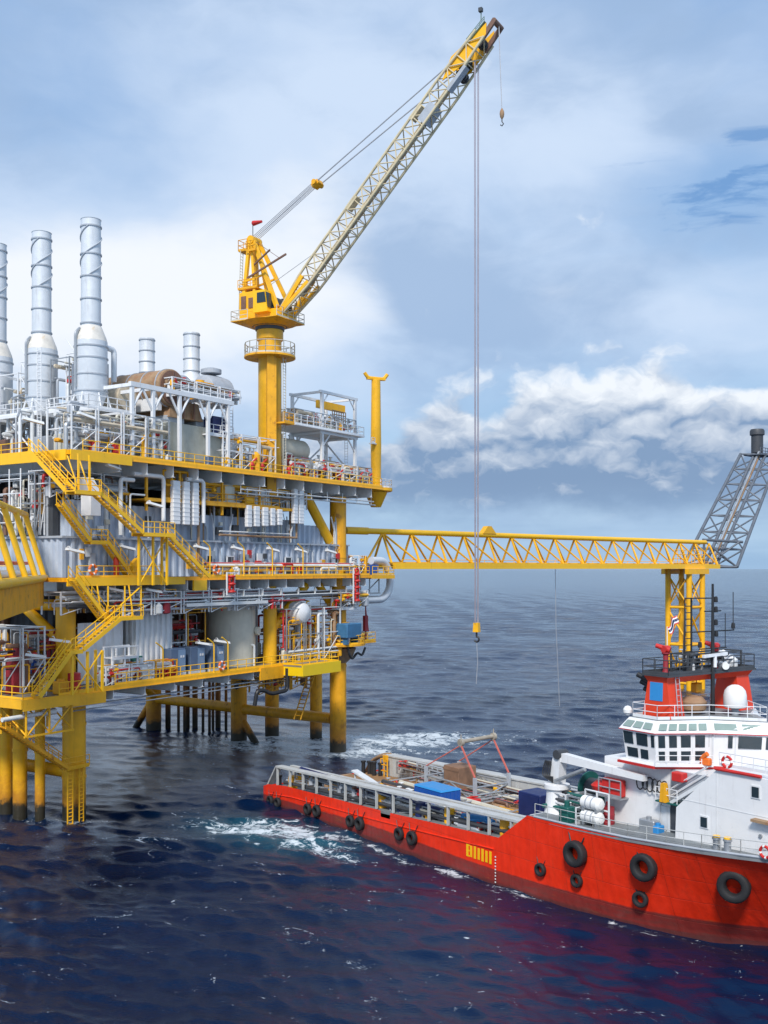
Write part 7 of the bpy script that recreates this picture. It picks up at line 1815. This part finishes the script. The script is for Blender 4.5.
part('foot', MB().box(cx_ - 1.9, cy_ - .6, cz, cx_ - 1.5, cy_ + 1.4, cz + .1).box(cx_ + 1.4, cy_ - .6, cz, cx_ + 1.8, cy_ + 1.4, cz + .1), M['navy'], o)
x1, y0 = on_deck(475, 804); x0 = on_deck(447, 791)[0]; y1 = min(12.2, on_deck(511, 796)[1])
bx, by = (x0 + x1) / 2, (y0 + y1) / 2
bz = zd(bx)
o = thing('cargo_basket', 'grey open steel cargo basket with slings on the ship deck', 'cargo basket', (bx, by, bz), SF)
mb = MB(); mb.box(x0, y0, bz + .12, x1, y1, bz + .25)
for x in (x0, (x0 + x1) / 2, x1): mb.box(x - .12, y0, bz, x + .12, y1, bz + .11)
part('floor', mb, M['steel'], o)
for x in (x0, x1):
    for y in (y0, y1): part('corner_post', MB().box(x - .14, y - .14, bz, x + .14, y + .14, bz + 2.5), M['grey'], o)
mb = MB()
for z in (.9, 1.6): 
    mb.bar((x0, y0, bz + z), (x1, y0, bz + z), .09); mb.bar((x0, y1, bz + z), (x1, y1, bz + z), .09); mb.bar((x0, y0, bz + z), (x0, y1, bz + z), .09); mb.bar((x1, y0, bz + z), (x1, y1, bz + z), .09)
for y in (y0, y1):
    mb.bar((x0, y, bz + .2), ((x0 + x1) / 2, y, bz + 1.6), .07); mb.bar((x1, y, bz + .2), ((x0 + x1) / 2, y, bz + 1.6), .07)
mb.bar((x1, y0, bz + .2), (x1, y1, bz + 1.6), .07)
part('side_frame', mb, M['steel'], o)
solo('wooden_crate', MB().bbox(x0 + .9, y0 + 1.4, bz + .26, x0 + 3.1, y0 + 3.6, bz + 2.6, .05).box(x0 + .85, y0 + 1.35, bz + .5, x0 + 3.15, y0 + 1.39, bz + .7).box(x0 + .85, y0 + 1.35, bz + 2.2, x0 + 3.15, y0 + 1.39, bz + 2.4), paint('brown_crate', (.25, .14, .085), .7, var=.3, rust=.4), 'brown crate standing in the grey cargo basket', 'crate', (x0 + 2, y0 + 2.5, bz + .26), SF)
solo('pipe_bundle', MB().cyl((x1 - .7, y0 + .5, bz + .52), (x1 - .7, y1 - .4, bz + .52), .24, n=14).cyl((x1 - 1.2, y0 + .5, bz + .47), (x1 - 1.2, y1 - .4, bz + .47), .2, n=14), M['cream'], 'two pale pipes lying in front of the brown crate in the basket', 'pipes', (x1 - 1, by, bz + .26), SF)
xm = bx
ym0, ym1 = y0 + .5, y1 - .5
def at_x(px, py, x):          # height of a bearing on the athwart plane x of the ship
    k = (px - 384) / 1050; a_, p_ = (SF.c, SF.s), (-SF.s, SF.c)
    y = (k * (SF.oy + x * a_[1]) - SF.ox - x * a_[0]) / (p_[0] - k * p_[1])
    Y = SF.oy + x * a_[1] + y * p_[1]
    return y, H_EYE + (568 - py) * Y / 1050
(ya, za), (yb, zb2) = at_x(461, 742, xm), at_x(493.5, 736, xm)
o = thing('spreader_bar', 'grey lifting spreader bar held over the cargo basket by red slings', 'spreader bar', (xm, (ya + yb) / 2, bz + 2.5), SF)
part('bar', MB().cyl((xm, ya - .2, za), (xm, yb + .2, zb2), .19, n=14).cyl((xm, ya - .15, za - .05), (xm, ya + .15, za - .05), .36, n=16).cyl((xm, yb - .15, zb2 - .05), (xm, yb + .15, zb2 - .05), .36, n=16).bar((xm, ya, za), (xm, ya, za + .7), .05).bar((xm, yb, zb2), (xm, yb, zb2 + .7), .05), paint('weathered_bar', (.36, .32, .26), .6, var=.25, rust=.4), o)
sl = paint('red_sling', (.50, .12, .09), .8, var=.3)
for ye, ze, yc in ((ya, za, y0), (yb, zb2, y1)):
    for xc in (x0, x1): part('sling', MB().tube([(xm, ye, ze - .3), (xc, yc, bz + 2.5)], .10 if xc == x1 else .06, 6), sl, o)
nx0, nx1 = sy(518, 800, 6.0)[0], sy(540, 800, 6.0)[0]
solo('cargo_box', MB().bbox(nx0, 6.0, zd(nx0), nx1, 8.2, zd(nx0) + 2.4, .06).box(nx0 + .2, 5.95, zd(nx0) + .2, nx1 - .2, 5.99, zd(nx0) + 2.2), M['navy'], 'dark blue cargo box standing before the white ship crane', 'container', (nx0 + 1, 7, zd(nx0)), SF)
x0, z0 = sy(463, 817, 1.3); x1, z1 = sy(493, 823, 1.3)
solo('hose_bundle', MB().tube([(x0, 1.3, z0), (x0 + 1.2, 1.25, z0 - .05), (x1 - 1, 1.3, z1 + .1), (x1, 1.35, z1)], .26, 10).tube([(x0 + .2, 1.1, z0 + .25), (x1 - .5, 1.1, z1 + .3)], .16, 8), M['sky_blue'], 'bright blue hose bundle lashed inside the cargo rail', 'hose', (x0, 1.3, z0 - .3), SF)
for px, py, m_, l, nm in ((450, 815, 'yellow', 'yellow drum behind the cargo rail', 'drum'), (382, 806, 'yellow_worn', 'worn yellow drum in the low notch of the red side', 'drum'), (421, 812, 'navy', 'dark blue drum behind the cargo rail below the blue container', 'drum'), (293, 783, 'yellow_worn', 'yellow drum at the stern corner inside the rail', 'drum'), (506, 836, 'yellow_worn', 'yellowish bin beside the foot of the raised red side', 'bin')):
    x, z = sy(px, py, 1.3)
    solo(nm, MB().lathe([(.48, 0), (.5, .3), (.48, .34), (.5, .8), (.48, .84), (.48, 1.2), (.1, 1.25)], (x, 1.3, zd(x) - .02), 18), M[m_], l, nm, (x, 1.3, zd(x)), SF)
hx, hy = on_deck(393, 784)
mb = MB()
for k in range(5): mb.torus((hx, hy, zd(hx) + .1 + .0 * k), .45 + .2 * k, .1, 'z', 26, 6)
solo('hose_coil', mb, M['yellow'], 'flat yellow hose coil lying on the brown ship deck', 'hose', (hx, hy, zd(hx)), SF)
hx, hy = on_deck(504, 805)
mb = MB()
for k in range(4): mb.torus((hx, hy, zd(hx) + .1), .4 + .2 * k, .1, 'z', 26, 6)
solo('rope_coil', mb, M['rusty'], 'rusty brown rope coil on the deck beside the cargo basket', 'rope', (hx, hy, zd(hx)), SF)
hx, hy = on_deck(478, 805)
solo('red_skid', MB().bbox(hx - .6, hy - .9, zd(hx), hx + .7, hy - .2, zd(hx) + .7, .06).bar((hx - .5, hy - .5, zd(hx) + .7), (hx + .5, hy - .5, zd(hx) + .9), .07), M['red'], 'small red pump skid at the foot of the cargo basket', 'skid', (hx, hy - .5, zd(hx)), SF)
mb = MB(); a, b = on_deck(322, 781), on_deck(340, 787)
x, z = sy(366, 783, 2.6)
solo('gangway', MB().hexa([(x - 2, 2.3, zd(x) + 2.3), (x + 1.4, 2.3, zd(x) + 1.6), (x + 1.4, 3.0, zd(x) + 1.6), (x - 2, 3.0, zd(x) + 2.3)], [(x - 2, 2.3, zd(x) + 2.45), (x + 1.4, 2.3, zd(x) + 1.75), (x + 1.4, 3.0, zd(x) + 1.75), (x - 2, 3.0, zd(x) + 2.45)]).bar((x - 1.8, 2.6, zd(x)), (x - 1.8, 2.6, zd(x) + 2.3), .1).bar((x + 1.2, 2.6, zd(x)), (x + 1.2, 2.6, zd(x) + 1.6), .1), M['wall_light'], 'short pale sloping gangway plate inside the cargo rail', 'gangway', (x, 2.6, zd(x)), SF)
q = random.Random(31)
mb = MB()
for i in range(3): pass
fr = thing('pipe_rack', 'grey pipe rack with upright bars by the far bulwark', 'rack', (on_deck(442, 786)[0], 11.6, zd(20)), SF)
rx = on_deck(437, 784)[0]
part('frame', MB().rail([(rx - 2, 11.7, zd(rx)), (rx + 3.0, 11.7, zd(rx))], h=2.0, sp=.9, r=.09, mids=2), M['grey'], fr)
part('stored_pipe', MB().cyl((rx - 2, 12.1, zd(rx) + .4), (rx + 3, 12.1, zd(rx) + .4), .2).cyl((rx - 2, 12.1, zd(rx) + .85), (rx + 3, 12.1, zd(rx) + .85), .18), M['rusty'], fr)

process_skid('pipes, drums and hoses stowed inside the white cargo rail of the ship', 71, 5.0, 38.5, 1.0, 1.7, 2.6, 1.3, 62, ('dark', 'navy', 'cream', 'pipe_white', 'yellow_worn', 'dark', 'brown', 'grey', 'black'), 14, 8, cat='stowed gear', name='stowed_gear', fr=SF, fm=('grey', 'dark', 'steel'))
process_skid('loose pipes and lashings along the far bulwark of the ship', 72, 8.0, 30.0, 11.5, 12.4, 2.6, 1.3, 30, ('dark', 'cream', 'rusty', 'steel', 'red', 'brown'), 10, 4, cat='stowed gear', name='stowed_gear', fr=SF, fm=('grey', 'steel'))
process_skid('lashings, pipes and small gear lying on the deck around the cargo basket', 75, 14.0, 31.0, 3.0, 11.0, 2.75, .8, 34, ('dark', 'cream', 'rusty', 'steel', 'red', 'brown', 'yellow_worn', 'navy'), 12, 3, cat='deck gear', name='deck_gear', fr=SF, fm=('grey', 'steel'))
process_skid('hoses and valves around the foot of the white ship crane', 73, 39.9, 44.0, 1.9, 4.2, 5.95, 1.6, 34, ('dark', 'steel', 'white', 'black', 'green', 'grey'), 10, 2, cat='deck gear', name='deck_gear', fr=SF, fm=('white', 'steel'))
process_skid('dark aerials and lamps gear on the funnel platform', 74, 47.9, 49.5, 6.0, 12.0, 16.77, 1.3, 10, ('black', 'dark', 'white'), 3, 1, cat='deck gear', name='deck_gear', fr=SF, fm=('dark',), vm=('white', 'black'))
# tyre fenders on the red side
tyre = None
def tyre_at(px, py, r, label):
    global tyre
    y = 0.
    for _ in range(8):
        x, z = sy(px, py, y - .25 * r); y = hull_y(x, z)
    dy_ = (hull_y(x + .5, z) - hull_y(x - .5, z))
    ang = math.atan2(dy_, 1.0)
    w_ = .34 * r
    loc = SF.w(x, y - w_ * 1.05, z)
    if tyre is None:
        o = thing('tyre_fender', label, 'tyre fender', (0, 0, 0), WF, 'black tyre fenders hanging on the red side')
        prof = [(.50, -.28), (.60, -.36), (.86, -.36), (.96, -.30), (1.0, -.2), (1.0, .2), (.96, .30), (.86, .36), (.60, .36), (.50, .28), (.46, .0)]
        mb = MB(); vs, fs = [], []; n = 36; m = len(prof)
        for (rr, yy) in prof:
            for i in range(n):
                t = 2 * PI * i / n; k_ = .985 if (i % 2 and rr > .95) else 1
                vs.append((rr * k_ * math.cos(t), yy, rr * k_ * math.sin(t)))
        for j in range(m):
            for i in range(n): fs.append((j*n + i, j*n + (i+1) % n, ((j+1) % m)*n + (i+1) % n, ((j+1) % m)*n + i))
        mb.add(vs, fs); part('tyre', mb, M['rubber'], o, smooth=50)
        part('chain', MB().tube([(-.5, .1, .8), (-1.0, .3, 1.9)], .06, 5), M['black'], o); part('chain', MB().tube([(.5, .1, .8), (1.0, .3, 1.9)], .06, 5), M['black'], o)
        tyre = o
    else: o = copy_tree(tyre, None, None, label)
    o.location = loc; o.rotation_euler = (0, 0, SF.ang + ang); o.scale = (r, r, r)
for px, py, r, l in ((270.5, 800.5, .52, 'black tyre fender at the stern corner, first of the aft pair'), (278, 802.5, .52, 'black tyre fender at the stern, second of the aft pair'),
    (308, 809, .55, 'black tyre fender, left of the second pair from the stern'), (317, 811, .57, 'black tyre fender, right of the second pair from the stern'),
    (350.6, 821, .55, 'black tyre fender, left of the third pair from the stern'), (360, 823.6, .6, 'black tyre fender, right of the third pair from the stern'),
    (399.4, 833.8, .55, 'black tyre fender, left of the pair just right of the notch'), (412.3, 838, .6, 'black tyre fender, right of the pair just right of the notch'),
    (576, 853.6, .92, 'big black tyre fender below the white life raft canisters'), (644.6, 867, .92, 'big black tyre fender below the ship door'), (734.9, 886, 1.02, 'biggest black tyre fender near the bow at the right edge'),
    (540.7, 869.6, .48, 'small black tyre fender low on the side, leftmost small one'), (577, 880.6, .48, 'small black tyre fender right below a big one under the canisters'), (640.8, 899, .55, 'small black tyre fender near the water below the ship door')):
    tyre_at(px, py, r, l)

# ------------------------------------------------------------------ people
skin = paint('skin', (.42, .24, .16), .55, var=.08); 
def person(label, base, fr, heading, suit, helmet, arms):
    """standing figure, one skinned body; arms: (right hand, left hand) in body coordinates"""
    o = thing('person', label, 'person', base, fr)
    bm = bmesh.new()
    lay = bm.verts.layers.skin.verify()
    J = {}
    def v(n, co, r):
        q_ = bm.verts.new(co); q_[lay].radius = (r, r * .85) ; J[n] = q_; return q_
    v('pelvis', (0, 0, .95), .155); v('waist', (0, 0, 1.1), .14); v('chest', (0, 0, 1.32), .17); v('neck', (0, 0, 1.5), .062); v('head', (0, .012, 1.63), .10); v('crown', (0, 0, 1.74), .085)
    for s in (-1, 1):
        h = arms[0 if s > 0 else 1]
        v(f'sh{s}', (s * .19, 0, 1.43), .075); v(f'el{s}', ((s * .24 + h[0]) / 2 + s * .05, (h[1]) / 2 - .05, (1.43 + h[2]) / 2 - .03), .052); v(f'wr{s}', h, .036)
        d_ = (Vector(h) - J[f'el{s}'].co).normalized()
        v(f'pa{s}', Vector(h) + d_ * .09, .042); v(f'fi{s}', Vector(h) + d_ * .17, .022)
        v(f'th{s}', Vector(h) + d_ * .08 + Vector((-s * .05, .03, 0)), .016)
        v(f'hip{s}', (s * .1, 0, .88), .105); v(f'kn{s}', (s * .115, .02, .5), .075); v(f'an{s}', (s * .125, -.02, .1), .052); v(f'toe{s}', (s * .14, .15, .045), .045)
        for a, b in ((f'sh{s}', f'el{s}'), (f'el{s}', f'wr{s}'), (f'wr{s}', f'pa{s}'), (f'pa{s}', f'fi{s}'), (f'pa{s}', f'th{s}'), ('pelvis', f'hip{s}'), (f'hip{s}', f'kn{s}'), (f'kn{s}', f'an{s}'), (f'an{s}', f'toe{s}'), ('chest', f'sh{s}')): bm.edges.new((J[a], J[b]))
    for a, b in (('pelvis', 'waist'), ('waist', 'chest'), ('chest', 'neck'), ('neck', 'head'), ('head', 'crown')): bm.edges.new((J[a], J[b]))
    J['pelvis'][lay].use_root = True
    me = bpy.data.meshes.new('body'); bm.to_mesh(me); bm.free()
    tmp = bpy.data.objects.new('tmp', me); COL.objects.link(tmp)
    tmp.modifiers.new('s', 'SKIN').use_smooth_shade = True
    sb = tmp.modifiers.new('d', 'SUBSURF'); sb.levels = 2; sb.render_levels = 2
    dg = bpy.context.evaluated_depsgraph_get()
    m2 = bpy.data.meshes.new_from_object(tmp.evaluated_get(dg)); m2.name = 'body'
    bpy.data.objects.remove(tmp)
    m2.materials.clear()
    for m_ in (suit, skin, M['black']): m2.materials.append(m_)
    hands = [Vector(h) for h in arms]
    for p in m2.polygons:
        c_ = p.center
        p.material_index = 1 if c_.z > 1.50 or any((c_ - h).length < .19 and (c_ - h).length > -.1 and (c_.z < h.z + .03) for h in hands) and abs(c_.x) > .2 else 2 if c_.z < .13 else 0
        p.use_smooth = True
    b = bpy.data.objects.new('body', m2); COL.objects.link(b); b.parent = o
    b.rotation_euler = (0, 0, heading)
    BASE[b.name] = base
    hm = MB(); hm.lathe([(.18, 1.70), (.175, 1.715), (.14, 1.72), (.135, 1.78), (.10, 1.84), (.04, 1.87), (.005, 1.872)], (0, 0, 0), 18)
    ho = bpy.data.objects.new('helmet', hm.mesh('helmet', helmet)); COL.objects.link(ho); ho.parent = o; ho.rotation_euler = (0, 0, heading)
    fc = MB()
    for s in (-1, 1): fc.lathe([(.004, -.012), (.014, 0), (.004, .012)], (s * .036, .108, 1.645), 8)
    fo = bpy.data.objects.new('eyes', fc.mesh('eyes', M['black'])); COL.objects.link(fo); fo.parent = o; fo.rotation_euler = (0, 0, heading)
    return o
relax = ((.27, .06, .86), (-.27, .06, .86)); work = ((.2, .42, 1.12), (-.22, .40, 1.05))
hx, hy = on_deck(520, 816)
person('person in red coverall standing on the ship deck before the dark blue box', (hx, hy, zd(hx)), SF, 2.2, M['red'], M['chalk'], work)
hx, hy = on_deck(529, 813)
person('person in pale blue coverall standing beside the dark blue box on the ship', (hx, hy, zd(hx)), SF, .6, M['blue_cab'], M['orange'], relax)
person('person in white top and orange helmet at the rail of the left lower landing', (-6.6, -3.9, ZL - .12), PF, PI * .9, M['chalk'], M['orange'], work)
# ------------------------------------------------------------------ render
sc.render.engine = 'CYCLES'
sc.cycles.use_denoising = True
sc.cycles.max_bounces = 6
sc.cycles.diffuse_bounces = 3
sc.cycles.glossy_bounces = 3
sc.cycles.sample_clamp_indirect = 6
sc.view_settings.view_transform = 'Standard'
sc.view_settings.look = 'None'
sc.view_settings.exposure = 0.15
sc.view_settings.gamma = 1
sc.view_settings.use_curve_mapping = False
